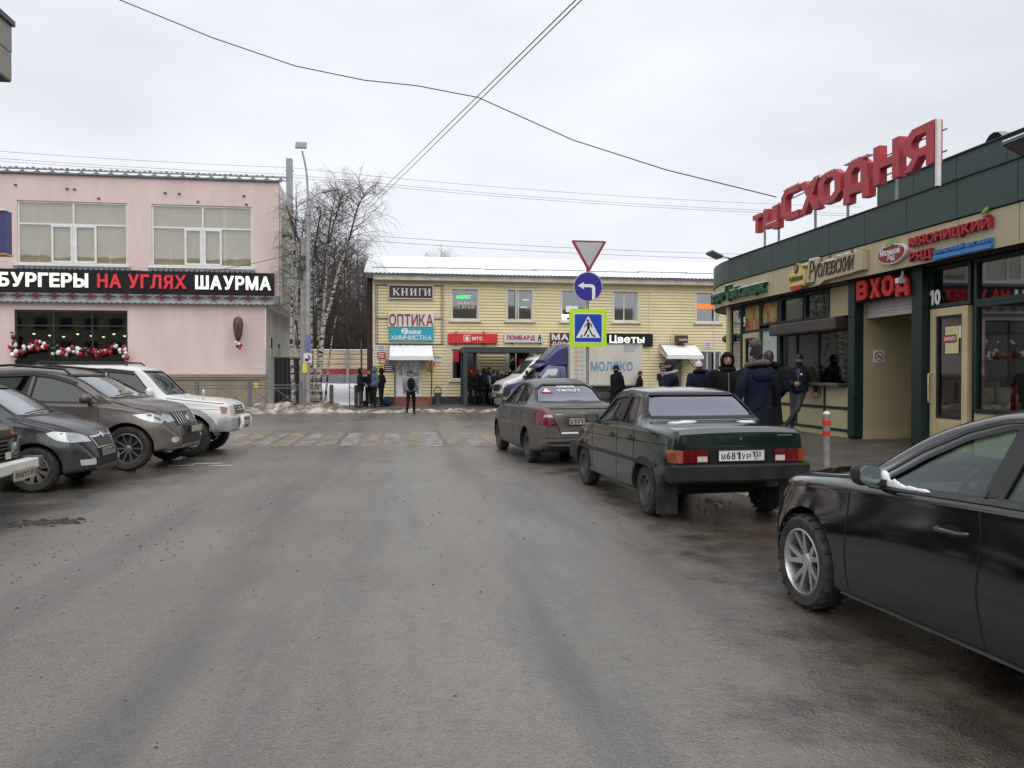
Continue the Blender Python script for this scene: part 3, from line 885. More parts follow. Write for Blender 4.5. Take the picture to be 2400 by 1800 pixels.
# hanging skewer-shaped lamp sign and balloons
dn = thing('wall_sign', 'brown skewer-shaped kebab sign box projecting from the pink wall', 'sign', (-7.25, YP, 3.6))
M['kebab'] = mat('kebab_brown', (.14, .09, .055), .6, col2=(.05, .03, .02), ns=8)
prof = [(0, -.52), (.10, -.5), (.2, -.3), (.26, 0), (.28, .3), (.22, .5), (.1, .58), (0, .6)]
MB().lathe(prof, 14, lambda r, a, h: (r * math.cos(a) * .8, -.45 + r * math.sin(a) * .55, h)).build('body', M['kebab'], dn, smooth=60)
MB().tube([(0, -.45, -.6), (0, -.45, .72)], .02, 6).build('spit', M['steel'], dn)
MB().box(-.02, .02, -.45, .02, .5, .56).build('bracket', M['black'], dn)
MB().box(.03, .06, -.75, -.68, -.25, .2).build('lettering_strip', M['redlens'], dn)
M['bal_w'] = mat('white_balloon', (.78, .78, .76), .3); M['bal_r'] = mat('red_balloon', (.42, .015, .018), .3); M['bal_k'] = mat('black_balloon', (.02, .018, .018), .25)
bm_ = [MB().sphere((0, 0, 0), (.1, .1, .11), 10, 7).mesh('balloon', M[k], smooth=170) for k in ('bal_w', 'bal_r', 'bal_k')]
rb = random.Random(11)
for k, (x, z, c) in enumerate(((-7.35, 3.02, 0), (-7.22, 2.95, 0), (-7.12, 2.9, 1), (-7.28, 2.86, 2), (-7.18, 2.78, 1))):
 o = link_mesh('balloon', bm_[c], dn); o.location = (x + 7.25, -.5 + .05 * (k % 2), z - 3.6); o.scale = (.7, .7, .7)
gl_ = thing('balloon_garland', 'garland of red black and white balloons across the grill shop window', 'balloons', (-14.5, YP, 2.9))
path = [(-16.75, 3.05), (-16.75, 2.3), (-16.6, 2.5), (-16.2, 2.72), (-15.6, 2.93), (-15.1, 2.72), (-14.5, 2.55), (-14.0, 2.75), (-13.5, 2.55), (-13.0, 2.55), (-12.5, 2.85), (-12.2, 2.7), (-12.08, 2.3)]
for i in range(len(path) - 1):
 (xa, za), (xb, zb) = path[i], path[i + 1]; n = max(2, int(math.hypot(xb - xa, zb - za) / .10))
 for j in range(n):
  t_ = j / n
  for q in range(2):
   o = link_mesh('balloon', bm_[rb.choice((0, 1, 1, 2, 2, 0))], gl_)
   o.location = (xa + (xb - xa) * t_ + rb.gauss(0, .05) + 14.5, -.12 - rb.random() * .15, za + (zb - za) * t_ + rb.gauss(0, .09) - 2.9)
   q_ = rb.uniform(.75, 1.15); o.scale = (q_, q_, q_)

# ------------------------------------------------------------------ yellow sided building, middle
M['siding'] = mat('yellow_vinyl_siding', (.72, .62, .37), .6, col2=(.63, .54, .32), ns=.7, nd=6)
M['trimwhite'] = mat('dirty_white_trim', (.70, .68, .61), .6, col2=(.54, .51, .43), ns=2)
M['brick'] = mat('red_brown_brick', (.085, .042, .032), .85, col2=(.05, .028, .022), ns=3, bump=.5, bs=25)
M['brickstep'] = mat('red_tile_step', (.25, .09, .07), .7, col2=(.17, .06, .05), ns=3)
M['plinthdark'] = mat('dark_plinth', (.03, .03, .032), .7, col2=(.05, .05, .05), ns=2)
M['panegrey'] = glass('grey_window_glass', (.5, .53, .52), base=.26, amt=.7, rough=.03, bump=.15)
YY = 37.5
yl = thing('shop_building', 'long yellow sided two-storey shop building with snow-covered roof', 'building', (7, YY, 0))
UW = [(2.45, 3.72), (5.17, 6.42), (7.9, 9.19), (10.56, 11.79), (14.89, 16.1)]
holes = [(a, c, 4.27, 5.74) for a, c in UW] + [(2.45, 3.72, 1.35, 2.82), (5.17, 6.5, .6, 2.85), (-.26, .98, .5, 2.55), (14.86, 16.2, .75, 2.75), (13.35, 14.2, .3, 2.5), (8.0, 9.4, 1.2, 2.8)]
def siding(mb):
 z = .5; row = .149
 X0, X1 = -1.25, 19
 while z < 6.12:
  z1 = min(z + row, 6.12); cz = (z + z1) / 2
  cuts = sorted([(h[0], h[1]) for h in holes if h[2] < cz < h[3]])
  x = X0; spans = []
  for a, c in cuts:
   if a > x: spans.append((x, a))
   x = max(x, c)
  spans.append((x, X1))
  for a, c in spans:
   mb.add([(a, YY - .045, z + .02), (c, YY - .045, z + .02), (c, YY - .012, z1), (a, YY - .012, z1), (a, YY, z), (c, YY, z)], [(0, 1, 2, 3), (0, 4, 5, 1)])
  z = z1
o = part('siding_board', M['siding'], yl, siding); o['kind'] = 'stuff'
part('wall', M['siding'], yl, lambda mb: facade(mb, -1.25, 19, .1, 6.2, YY + .003, holes, .16))
part('end_wall', M['brick'], yl, lambda mb: (mb.box(-1.62, -1.26, YY + .25, 49, 0, 6.25), mb.box(19, 19.1, YY, 49, 0, 6.2)))
part('corner_trim', M['trimwhite'], yl, lambda mb: mb.box(-1.34, -1.24, YY - .05, YY + .02, .5, 6.12))
for x in (2.16, 5.6, 12.42, 15.85):
 part('joint_strip', M['trimwhite'], yl, lambda mb: mb.box(x - .03, x + .03, YY - .07, YY - .0, .5, 6.1))
part('plinth', M['plinthdark'], yl, lambda mb: mb.box(-1.3, 19, YY - .06, YY + .02, -.1, .5))
part('eaves_board', M['trimwhite'], yl, lambda mb: (mb.box(-1.3, 19, YY - .42, YY - .36, 6.1, 6.38), mb.box(-1.3, 19, YY - .36, YY + .05, 6.1, 6.14)))
# corrugated roof under snow
def f(mb):
 n = 420; vs = []
 for i in range(n + 1):
  x = -1.75 + 21 * i / n; dz = .03 * math.cos(i * 1.5708 * 2 / 2)
  vs += [(x, YY - .62, 6.36 + dz), (x, YY - .62, 6.385 + dz), (x, 43.2, 8.02 + dz)]
 fs = []
 for i in range(n):
  a = i * 3; fs += [(a, a + 1, a + 4, a + 3), (a + 1, a + 2, a + 5, a + 4)]
 mb.add(vs, fs); mb.quad((-1.75, 43.2, 8.02), (19.2, 43.2, 8.02), (19.2, 49, 6.4), (-1.75, 49, 6.4))
part('roof', M['tilegrey'], yl, f, normals=False)
def f(mb):
 n = 160; vs = []; m_ = 12
 for i in range(n + 1):
  x = -1.72 + 20.9 * i / n
  for j in range(m_ + 1):
   t_ = j / m_; y = YY - .58 + (43.15 - YY + .58) * t_
   z = 6.40 + (8.03 - 6.40) * t_ + (.11 if j else .0) + .03 * noise.noise((x * .7, y * .9, 4))
   vs.append((x, y + (.04 * noise.noise((x * 3, 0, 0)) if j == 0 else 0), z))
 fs = []
 for i in range(n):
  for j in range(m_):
   a = i * (m_ + 1) + j; fs.append((a, a + 1, a + m_ + 2, a + m_ + 1))
 mb.add(vs, fs)
part('roof_snow', M['snow'], yl, f, smooth=170)
for k, x in enumerate((-1.4, 1.25, 4.0, 6.5, 9.3, 11.9, 14.4, 17)):
 z = 6.72 if k % 2 else 6.68; y = YY + .35 + .12 * (k % 2)
 part('snow_guard', M['dark_steel'], yl, lambda mb: (mb.tube([(x, y, z + .1), (x + 2.7, y, z + .1)], .017, 5), mb.tube([(x, y, z), (x + 2.7, y, z)], .017, 5), [mb.bar((x + q, y + .1, z - .12), (x + q, y, z + .12), .03) for q in (.3, 1.35, 2.4)]))
def fxy(u, z, d): return (u, YY + d, z)
def shop_window(u0, u1, z0, z1, mull=None, inside=M['dark_in'], m=M['trimwhite'], sill=True, gm=None):
 mb = MB(); frame_rect(mb, fxy, u0, u1, z0, z1, .055, .05, .13)
 if mull: slab(mb, fxy, mull - .03, mull + .03, z0 + .055, z1 - .055, .052, .128)
 w = mb.build('window', m, yl, world=True)
 for a, c in ((u0, mull), (mull, u1)) if mull else ((u0, u1),):
  mb = MB(); slab(mb, fxy, a + .03, c - .03, z0 + .03, z1 - .03, .085, .091); mb.build('pane', gm or (M['panegrey'] if z0 > 4 else M['panedark']), w)
 mb = MB(); frame_rect(mb, fxy, u0 - .07, u1 + .07, z0 - .07, z1 + .07, .07, -.045, .0); mb.build('casing', m, w)
 if sill: mb = MB(); slab(mb, fxy, u0 - .16, u1 + .16, z0 - .13, z0 - .075, -.14, .0); mb.build('sill', M['trimwhite'], w)
 mb = MB(); mb.box(u0 - .4, u1 + .4, YY + 1.6, YY + 1.65, z0 - .3, z1 + .2); mb.box(u0 - .4, u1 + .4, YY + .17, YY + 1.6, z0 - .35, z0 - .3); mb.box(u0 - .4, u1 + .4, YY + .17, YY + 1.6, z1 + .2, z1 + .25)
 mb.box(u0 - .45, u0 - .4, YY + .17, YY + 1.6, z0 - .3, z1 + .2); mb.box(u1 + .4, u1 + .45, YY + .17, YY + 1.6, z0 - .3, z1 + .2)
 mb.build('room', inside, w)
 return w
M['officewall'] = mat('grey_room', (.2, .2, .2), .8, col2=(.13, .13, .13), ns=1)
M['tube'] = mat('lit_tube', (.8, .8, .8), .5, emit=(.95, 1, 1), es=4)
M['ledgreen'] = mat('green_led', (.05, .6, .1), .5, emit=(.05, 1, .2), es=1.1)
w1 = shop_window(*UW[0], 4.27, 5.74, None, M['officewall'])
mbx = MB(); text('АНШЛЮТ', (2.66, YY + .045, 5.28), (1, 0, 0), (0, 0, 1), .72, .17, .02, M['ledgreen'], w1, world=False, mb=mbx, bold=.02, shear=.2); mbx.build('lit_lettering', M['ledgreen'], w1)
M['cream_ink'] = mat('cream_lettering', (.62, .6, .48), .6)
mbx = MB(); text('ХАЛАТЫ', (2.74, YY + .078, 5.0), (1, 0, 0), (0, 0, 1), .85, .15, .004, M['cream_ink'], mb=mbx, bold=.02); text('2 ЭТАЖ', (2.74, YY + .078, 4.8), (1, 0, 0), (0, 0, 1), .85, .14, .004, M['cream_ink'], mb=mbx, bold=.02); mbx.build('window_lettering', M['cream_ink'], w1)
w2 = shop_window(*UW[1], 4.27, 5.74, 5.73, M['officewall'])
for z, x in ((5.35, 6.1), (4.98, 5.98)):
 mb = MB(); mb.box(x, x + .32, YY + 1.0, YY + 1.05, z, z + .03); mb.build('ceiling_tube', M['tube'], w2)
w3 = shop_window(*UW[2], 4.27, 5.74, 9.13, M['officewall'])
mb = MB(); slab(mb, fxy, 8.13, 8.75, 4.7, 5.0, .075, .08); mb.build('poster', M['whitefilm'], w3)
mbx = MB(); text('ЗР', (7.92, YY + .03, 4.33), (1, 0, 0), (0, 0, 1), .35, .24, .02, M['tube'], mb=mbx, bold=.03); mbx.build('lit_lettering', M['tube'], w3)
w4 = shop_window(*UW[3], 4.27, 5.74, 11.1, M['officewall'])
mb = MB()
for k in range(9): mb.box(11.18 + k * .062, 11.23 + k * .062, YY + .2 + .03 * (k % 2), YY + .22 + .03 * (k % 2), 4.35, 5.7)
mb.build('curtain', mat('net_curtain', (.5, .52, .5), .8, col2=(.3, .32, .31), ns=6), w4)
mb = MB(); mb.sphere((10.8, YY + .9, 5.33), .05, 8, 6); mb.build('ceiling_bulb', M['tube'], w4)
w5 = shop_window(*UW[4], 4.27, 5.74, None, M['officewall'])
mb = MB(); slab(mb, fxy, 14.93, 15.9, 4.93, 5.2, .05, .08); mb.build('orange_strip', mat('orange_sign_strip', (.75, .2, .04), .5, emit=(1, .28, .04), es=.35), w5)
lw1 = shop_window(2.45, 3.72, 1.35, 2.82, None, M['dark_in'])
mb = MB(); slab(mb, fxy, 2.48, 2.8, 2.2, 2.75, .06, .08); slab(mb, fxy, 3.0, 3.68, 1.45, 1.95, .06, .08); mb.build('red_poster', M['red'], lw1)
mb = MB(); slab(mb, fxy, 3.05, 3.5, 2.0, 2.75, .06, .08); mb.build('blue_poster', mat('blue_grey_poster', (.06, .08, .12), .6, col2=(.12, .13, .15), ns=5), lw1)
lw2 = shop_window(5.17, 6.5, .6, 2.85, 5.25, M['dark_in'], sill=False)
mb = MB(); slab(mb, fxy, 5.75, 6.2, 1.7, 2.35, .05, .08); mb.build('red_poster', M['red'], lw2)
shop_window(8.0, 9.4, 1.2, 2.8, 8.7, M['dark_in'])
lw4 = shop_window(14.86, 16.2, .75, 2.75, 15.5, M['dark_in'], sill=False)
# white entrance door under the snowy awning
dr = MB(); frame_rect(dr, fxy, -.26, .98, .5, 2.55, .08, .02, .12); d_ = dr.build('door', M['white'], yl, world=True)
mb = MB(); slab(mb, fxy, -.18, .34, .52, 2.47, .05, .10); mb.build('leaf', M['white'], d_)
mb = MB(); slab(mb, fxy, .35, .90, .52, 1.25, .05, .10); slab(mb, fxy, .35, .41, 1.25, 2.47, .05, .10); slab(mb, fxy, .84, .90, 1.25, 2.47, .05, .10); slab(mb, fxy, .41, .84, 2.4, 2.47, .05, .10); mb.build('glazed_leaf', M['white'], d_)
mb = MB(); slab(mb, fxy, .41, .84, 1.25, 2.4, .07, .078); slab(mb, fxy, -.08, .06, 1.55, 1.95, .04, .049); mb.build('pane', M['panedark'], d_)
mb = MB(); slab(mb, fxy, .46, .6, 2.2, 2.35, .055, .066); slab(mb, fxy, .62, .76, 2.15, 2.33, .055, .066); slab(mb, fxy, .47, .78, 1.7, 1.95, .055, .066); mb.build('notices', M['whitefilm'], d_)
mb = MB(); mb.tube([(.31, YY + .0, 1.45), (.31, YY + .0, 1.75)], .02, 6); mb.build('handle', M['black'], d_)
mb = MB(); mb.box(-.3, 1.02, YY + 1.2, YY + 1.25, .4, 2.7); mb.build('room', M['dark_in'], d_)
dr = MB(); frame_rect(dr, fxy, 13.35, 14.2, .3, 2.5, .07, .02, .12); d2 = dr.build('door', M['trimwhite'], yl, world=True)
mb = MB(); slab(mb, fxy, 13.42, 14.13, .32, 2.43, .06, .10); mb.build('leaf', mat('brown_grey_door', (.2, .19, .15), .6, col2=(.14, .13, .1), ns=4), d2)
for i in range(3):
 part('step', M['brickstep'], yl, lambda mb: mb.box(-.33, 1.45, YY - .42 - .3 * (2 - i), YY - .063, .1 if i == 0 else .1 + .14 * i + .002, .1 + .14 * (i + 1)))
M['rust'] = mat('rusty_awning', (.16, .05, .035), .7, col2=(.3, .2, .16), ns=8)
def awning(u0, u1, zt, zb, dep, label, posts):
 a = thing('awning', label, 'awning', ((u0 + u1) / 2, YY, zb))
 part('roof_sheet', M['rust'], a, lambda mb: mb.add([(u0, YY - .03, zt), (u1, YY - .03, zt), (u1, YY - dep, zb), (u0, YY - dep, zb), (u0, YY - .03, zt - .03), (u1, YY - .03, zt - .03), (u1, YY - dep, zb - .03), (u0, YY - dep, zb - .03)], [(0, 1, 2, 3), (4, 7, 6, 5), (0, 4, 5, 1), (1, 5, 6, 2), (2, 6, 7, 3), (3, 7, 4, 0)]))
 def f(mb):
  n = 40; vs = []; fs = []
  for i in range(n + 1):
   x = u0 + .03 + (u1 - u0 - .06) * i / n
   top = .04 + .10 * abs(noise.noise((x * 9, 2, u0))) + .05 * (i % 2)
   for j in range(6):
    t_ = top + (1.0 - top) * j / 5
    vs.append((x, YY - .03 - (dep - .03) * t_, zt + (zb - zt) * t_ + (.03 if 0 < j else .004)))
  for i in range(n):
   for j in range(5):
    q = i * 6 + j; fs.append((q, q + 1, q + 7, q + 6))
  mb.add(vs, fs); mb.quad(vs[5], vs[n * 6 + 5], (u1 - .03, YY - dep, zb), (u0 + .03, YY - dep, zb))
 part('snow', M['snow'], a, f)
 part('fascia', M['white'], a, lambda mb: mb.box(u0, u1, YY - dep - .03, YY - dep, zb - .17, zb - .01))
 part('side_panel', M['trimwhite'], a, lambda mb: [mb.add([(x, YY - .03, zt - .04), (x, YY - dep + .002, zb - .04), (x, YY - dep + .002, zb - .17), (x, YY - .03, zt - .4), (x + .03, YY - .03, zt - .04), (x + .03, YY - dep + .002, zb - .04), (x + .03, YY - dep + .002, zb - .17), (x + .03, YY - .03, zt - .4)], [(0, 1, 2, 3), (4, 5, 6, 7), (0, 4, 5, 1), (1, 5, 6, 2), (2, 6, 7, 3), (3, 7, 4, 0)]) for x in (u0 + .001, u1 - .031)])
 for x in posts:
  part('post', M['dark_steel'], a, lambda mb: (mb.box(x - .035, x + .035, YY - dep + .06, YY - dep + .13, .1, zb - .18), mb.bar((x, YY - dep + .1, zb - .75), (x + (.5 if x < (u0 + u1) / 2 else -.5), YY - dep + .1, zb - .2), .04)))
 return a
awning(-.56, 1.52, 3.03, 2.43, 1.15, 'white snow-covered awning over the white entrance door', (-.28, 1.42))
awning(12.92, 14.8, 3.12, 2.52, 1.2, 'snow-covered awning with rusty top edge further right on the yellow wall', (13.3, 14.5))

# ------------------------------------------------------------------ signs on the yellow building
def board(name, label, u0, u1, z0, z1, m, edge=None, d=.12, off=.035, cat='sign'):
 s_ = thing(name, label, cat, (u0, YY, z0))
 part('board', m, s_, lambda mb: mb.box(u0, u1, YY - off - d, YY - off, z0, z1))
 if edge:
  part('frame', edge, s_, lambda mb: frame_rect(mb, fxy, u0 - .03, u1 + .03, z0 - .03, z1 + .03, .035, -off - d - .02, -off + .0))
 return s_, YY - off - d - .003
M['brownsign'] = mat('dark_brown_sign', (.05, .02, .018), .5, col2=(.06, .026, .022), ns=2)
M['signwhite'] = mat('sign_white', (.68, .68, .66), .5, col2=(.6, .6, .58), ns=1.5)
M['teal'] = mat('teal_sign', (.02, .33, .42), .45, col2=(.02, .30, .38), ns=2)
M['mtsred'] = mat('bright_red_sign', (.62, .025, .025), .4, col2=(.56, .025, .025), ns=1)
M['wineink'] = mat('wine_red_letter', (.28, .012, .022), .5)
kn, yk = board('shop_sign', 'dark brown book shop sign with white serif letters in white frame', -.56, 1.52, 5.25, 5.86, M['brownsign'], M['signwhite'])
# serif capitals built stroke by stroke
def serif(ch, x, z, w, h, mb, y):
 t = w * .26; th = w * .09; s_ = h * .07
 fx = lambda u, v, d: (x + u, y - d, z + v)
 P = lambda pts: mb.prism(pts, fx, 0, .03)
 def stem(a): P([(a, s_), (a + t, s_), (a + t, h - s_), (a, h - s_)]); P([(a - th, 0), (a + t + th, 0), (a + t + th, s_), (a - th, s_)]); P([(a - th, h - s_), (a + t + th, h - s_), (a + t + th, h), (a - th, h)])
 if ch == 'Н': stem(0); stem(w - t); P([(t, h / 2 - th * .6), (w - t, h / 2 - th * .6), (w - t, h / 2 + th * .6), (t, h / 2 + th * .6)])
 if ch == 'И': stem(0); stem(w - t); P([(t, s_ * 1.6), (t, s_ * 1.6 + th * 2), (w - t, h - s_ * 1.6), (w - t, h - s_ * 1.6 - th * 2)])
 if ch == 'Г': stem(0); P([(t + th, h - s_), (w, h - s_), (w, h), (t + th, h)]); P([(w - th, h * .7), (w, h * .7), (w, h - s_), (w - th, h - s_)])
 if ch == 'К':
  stem(0); P([(t, h * .44), (t, h * .58), (w - t * .7, h - s_), (w - t * .1, h - s_)]); P([(t * 1.25, h * .52), (t * 1.9, h * .66), (w + th, s_), (w - t, s_)])
  P([(w - t * 1.1, 0), (w + th * 2, 0), (w + th * 2, s_), (w - t * 1.1, s_)]); P([(w - t * 1.1, h - s_), (w + th, h - s_), (w + th, h), (w - t * 1.1, h)])
for ch, x in zip('КНИГИ', (-.36, .04, .46, .87, 1.13)):
 mb = MB(); serif(ch, x, 5.38, .27 if ch != 'Г' else .2, .34, mb, yk); mb.build('letter', M['signwhite'], kn, world=True)
op_, yk = board('shop_sign', 'white sign with tall wine-red letters of the optician above the teal sign', -.6, 1.58, 3.885, 4.55, M['signwhite'])
text('ОПТИКА', (-.56, yk, 3.93), (1, 0, 0), (0, 0, 1), 2.1, .56, .03, M['wineink'], op_, bold=.012, split=True, gap=.12)
di, yk = board('shop_sign', 'teal dry cleaner sign with white letters and round emblem over the awning', -.56, 1.55, 3.21, 3.86, M['teal'])
text('ХИМЧИСТКА', (-.48, yk, 3.25), (1, 0, 0), (0, 0, 1), 1.95, .22, .01, M['whitefilm'], di, split=True, gap=.1)
text('иана', (.36, yk, 3.52), (1, 0, 0), (0, 0, 1), .6, .2, .01, M['whitefilm'], di, shear=.2, bold=.02)
def f(mb):
 fx = lambda u, v, d: (.18 + u, yk - d, 3.66 + v)
 for i in range(18):
  a, c = 2 * math.pi * i / 18, 2 * math.pi * (i + 1) / 18
  mb.prism([(.17 * math.cos(a), .15 * math.sin(a)), (.17 * math.cos(c), .15 * math.sin(c)), (.13 * math.cos(c) - .02, .11 * math.sin(c)), (.13 * math.cos(a) - .02, .11 * math.sin(a))], fx, 0, .01)
 mb.prism([(-.08 + .07 * math.cos(q * .6), .02 + .07 * math.sin(q * .6)) for q in range(10)], fx, .001, .012)
 mb.prism([(-.02, -.13), (.05, -.12), (.12, .14), (.05, .14)], fx, .012, .016)
part('emblem', M['whitefilm'], di, f)
mt, yk = board('shop_sign', 'bright red sign with white egg emblem and short white letters', 2.26, 4.66, 3.11, 3.57, M['mtsred'], d=.18)
text('МТС', (3.42, yk, 3.25), (1, 0, 0), (0, 0, 1), .5, .17, .012, M['whitefilm'], mt, bold=.04, split=True, gap=.12)
part('emblem', M['whitefilm'], mt, lambda mb: (frame_rect(mb, lambda u, z, d: (u, yk - d, z), 3.01, 3.33, 3.19, 3.5, .025, 0, .012), mb.prism([(3.17 + .085 * math.sin(q * .349) * (1 - .25 * max(0, math.cos(q * .349))), 3.335 + .115 * math.cos(q * .349)) for q in range(18)], lambda u, v, d: (u, yk - d, v), 0, .012)))
for x in (2.65, 4.0):
 for z in (3.57, 2.99): part('bracket', M['black'], mt, lambda mb: mb.box(x - .02, x + .02, YY - .14, YY - .03, z, z + .12))
lo_, yk = board('shop_sign', 'narrow pale pawnshop sign with red letters and small figure', 5.0, 6.9, 3.16, 3.6, M['signwhite'])
text('ЛОМБАРД', (5.1, yk, 3.25), (1, 0, 0), (0, 0, 1), 1.42, .26, .02, M['red'], lo_, bold=.03, split=True, gap=.08)
part('figure', M['ink'], lo_, lambda mb: [mb.prism([(6.72 + a * .9, 3.2 + c * .9), (6.72 + a * .9 + w_ * .9, 3.2 + c * .9), (6.72 + a * .9 + w_ * .9, 3.2 + c * .9 + h_ * .9), (6.72 + a * .9, 3.2 + c * .9 + h_ * .9)], lambda u, v, d: (u, yk - d, v), 0, .01) for a, c, w_, h_ in ((.0, .28, .1, .09), (-.03, .13, .13, .13), (-.07, .02, .06, .1), (.06, .0, .06, .12), (.1, .2, .05, .06))])
for x in (5.4, 6.8): part('bracket', M['black'], lo_, lambda mb: mb.box(x - .02, x + .02, YY - .12, YY - .03, 3.07, 3.16))
mg, yk = board('shop_sign', 'dark red adult shop sign with white letters half hidden by the crossing sign', 7.3, 10.17, 2.96, 3.65, mat('dark_red_sign', (.09, .014, .02), .5, col2=(.07, .012, .016), ns=2))
text('МАГАЗИН', (7.36, yk, 3.28), (1, 0, 0), (0, 0, 1), 2.7, .32, .03, M['signwhite'], mg, bold=.045, split=True, gap=.08)
text('ДЛЯ ВЗРОСЛЫХ', (7.36, yk, 3.0), (1, 0, 0), (0, 0, 1), 2.6, .2, .02, M['signwhite'], mg, bold=.035)
cv, yk = board('shop_sign', 'black flower shop sign with white rounded letters behind the truck', 10.2, 12.55, 3.0, 3.62, M['signblack'])
text('Цветы', (10.3, yk, 3.09), (1, 0, 0), (0, 0, 1), 1.8, .46, .03, M['ledwhite'], cv, bold=.02, split=True, gap=.07)
ps, yk = board('box_sign', 'small brown sign box in a wire frame above the right awning', 13.74, 14.25, 3.17, 3.55, M['brownsign'], d=.5)
text('ПОДЪЁМ', (13.78, yk, 3.26), (1, 0, 0), (0, 0, 1), .42, .14, .01, M['signwhite'], ps, bold=.02)
part('wire_frame', M['rust'], ps, lambda mb: (frame_rect(mb, fxy, 13.35, 13.73, 3.15, 3.58, .018, -.45, -.43), mb.bar((13.36, YY - .44, 3.58), (13.74, YY - .04, 3.58), .015)))
# truss frame that carries the first signs
tr = thing('sign_truss', 'thin grey lattice frame around the book shop and optician signs', 'frame', (.4, YY, 3))
for xx in (-1.15, 1.98):
 part('upright', M['steel'], tr, lambda mb: (mb.tube([(xx - .045, YY - .09, 3.08), (xx - .045, YY - .09, 5.9)], .016, 5), mb.tube([(xx + .045, YY - .09, 3.08), (xx + .045, YY - .09, 5.9)], .016, 5), [mb.bar((xx - .045, YY - .09, 3.1 + .2 * q), (xx + .045, YY - .09, 3.2 + .2 * q), .012) for q in range(14)]))
for zz in (3.06, 4.28, 5.88):
 part('rail', M['dark_steel'], tr, lambda mb: mb.box(-1.2, 2.03, YY - .075, YY - .045, zz - .02, zz + .02))
for a, c, z0, z1, m, lb in ((-1.14, -.74, 2.66, 2.98, 'signwhite', 'white notice with blue text above the red notice on the yellow wall'), (-1.12, -.74, 2.36, 2.65, 'red', 'red notice with white lines under the white notice on the yellow wall'), (-1.04, -.66, 2.1, 2.34, 'red', 'small red notice left of the entrance door'), (-1.2, -.82, 1.66, 2.05, 'yel', 'yellow notice board left of the entrance door'), (-.8, -.32, 1.7, 2.05, 'vio', 'dark purple notice behind the left awning post'), (-.66, -.34, 2.08, 2.3, 'greyn', 'grey notice beside the left awning post'), (1.5, 1.97, 2.2, 2.52, 'signwhite', 'small white optician notice right of the awning'), (1.36, 1.62, 1.98, 2.18, 'red', 'small red notice right of the entrance door'), (1.2, 1.6, 1.72, 1.96, 'yel', 'yellow notice right of the entrance door'), (15.32, 15.7, 2.9, 3.25, 'signwhite', 'white notice with purple lines above the right shop window'), (12.95, 13.3, 1.75, 2.15, 'vio', 'dark blue notice under the right awning'), (12.8, 13.2, 1.3, 1.62, 'wine', 'dark red notice under the right awning')):
 if m not in M: M[m] = {'yel': mat('yellow_notice', (.66, .55, .05), .6), 'vio': mat('purple_notice', (.035, .03, .09), .5), 'greyn': mat('grey_notice', (.3, .32, .34), .6), 'wine': mat('wine_notice', (.12, .02, .025), .5)}[m]
 s_ = thing('notice', lb, 'notice', (a, YY, z0))
 part('board', M[m], s_, lambda mb: mb.box(a, c, YY - .06, YY - .03, z0, z1))
 def f(mb):
  n = 3
  for q in range(n):
   zz = z1 - (z1 - z0) * (.22 + .27 * q); mb.box(a + .05, c - .05 - .05 * (q % 2), YY - .063, YY - .06, zz - .022, zz + .012)
 if 'optician' not in lb: part('print', M['whitefilm'] if m in ('red', 'vio', 'wine') else mat('notice_print', (.1, .08, .3), .6) if m == 'signwhite' else M['ink'], s_, f)
 else: text('ОПТИКА', (a + .02, YY - .063, 2.35), (1, 0, 0), (0, 0, 1), .42, .12, .003, M['ink'], s_, bold=.02, name='print')

# ------------------------------------------------------------------ bus shelter
M['shelter'] = mat('anthracite_steel', (.035, .042, .048), .45, .2, col2=(.05, .056, .06), ns=3)
bs = thing('bus_shelter', 'dark grey flat-roofed bus shelter crowded with people', 'bus shelter', (4.8, 36, .12))
part('roof', M['shelter'], bs, lambda mb: (mb.box(2.84, 6.9, 35.3, 35.42, 2.6, 2.86), mb.box(2.84, 6.9, 37.0, 37.1, 2.6, 2.86), mb.box(2.84, 2.94, 35.42, 37.0, 2.6, 2.86), mb.box(6.8, 6.9, 35.42, 37.0, 2.6, 2.86), mb.box(2.94, 6.8, 35.42, 37.0, 2.76, 2.80)))
for x, y in ((2.93, 35.36), (2.93, 37.04), (6.0, 35.36), (6.0, 37.04)):
 part('post', M['shelter'], bs, lambda mb: mb.box(x - .09, x + .09, y - .07, y + .07, .12, 2.598))
part('bench', M['shelter'], bs, lambda mb: (mb.box(3.2, 5.8, 36.5, 36.9, .5, .56), mb.box(3.4, 3.5, 36.55, 36.85, .12, .5), mb.box(5.5, 5.6, 36.55, 36.85, .12, .5)))
part('side_glass', M['panedark'], bs, lambda mb: mb.box(2.92, 2.93, 35.44, 36.96, .4, 2.5))
# litter bin
bn = thing('litter_bin', 'dark metal litter bin with curved hood by the yellow wall', 'bin', (1.72, 36.6, .12))
MB().lathe([(0, .05), (.15, .05), (.17, .6), (.155, .6), (.14, .1)], 14).build('barrel', M['dark_steel'], bn, smooth=40)
MB().tube([(-.16, 0, .58), (-.16, 0, .72), (-.1, 0, .84), (0, 0, .88), (.1, 0, .84), (.16, 0, .72), (.16, 0, .58)], .02, 6).build('hoop', M['dark_steel'], bn)
MB().lathe([(0, .92), (.09, .88), (.15, .82)], 12).build('lid', M['dark_steel'], bn)
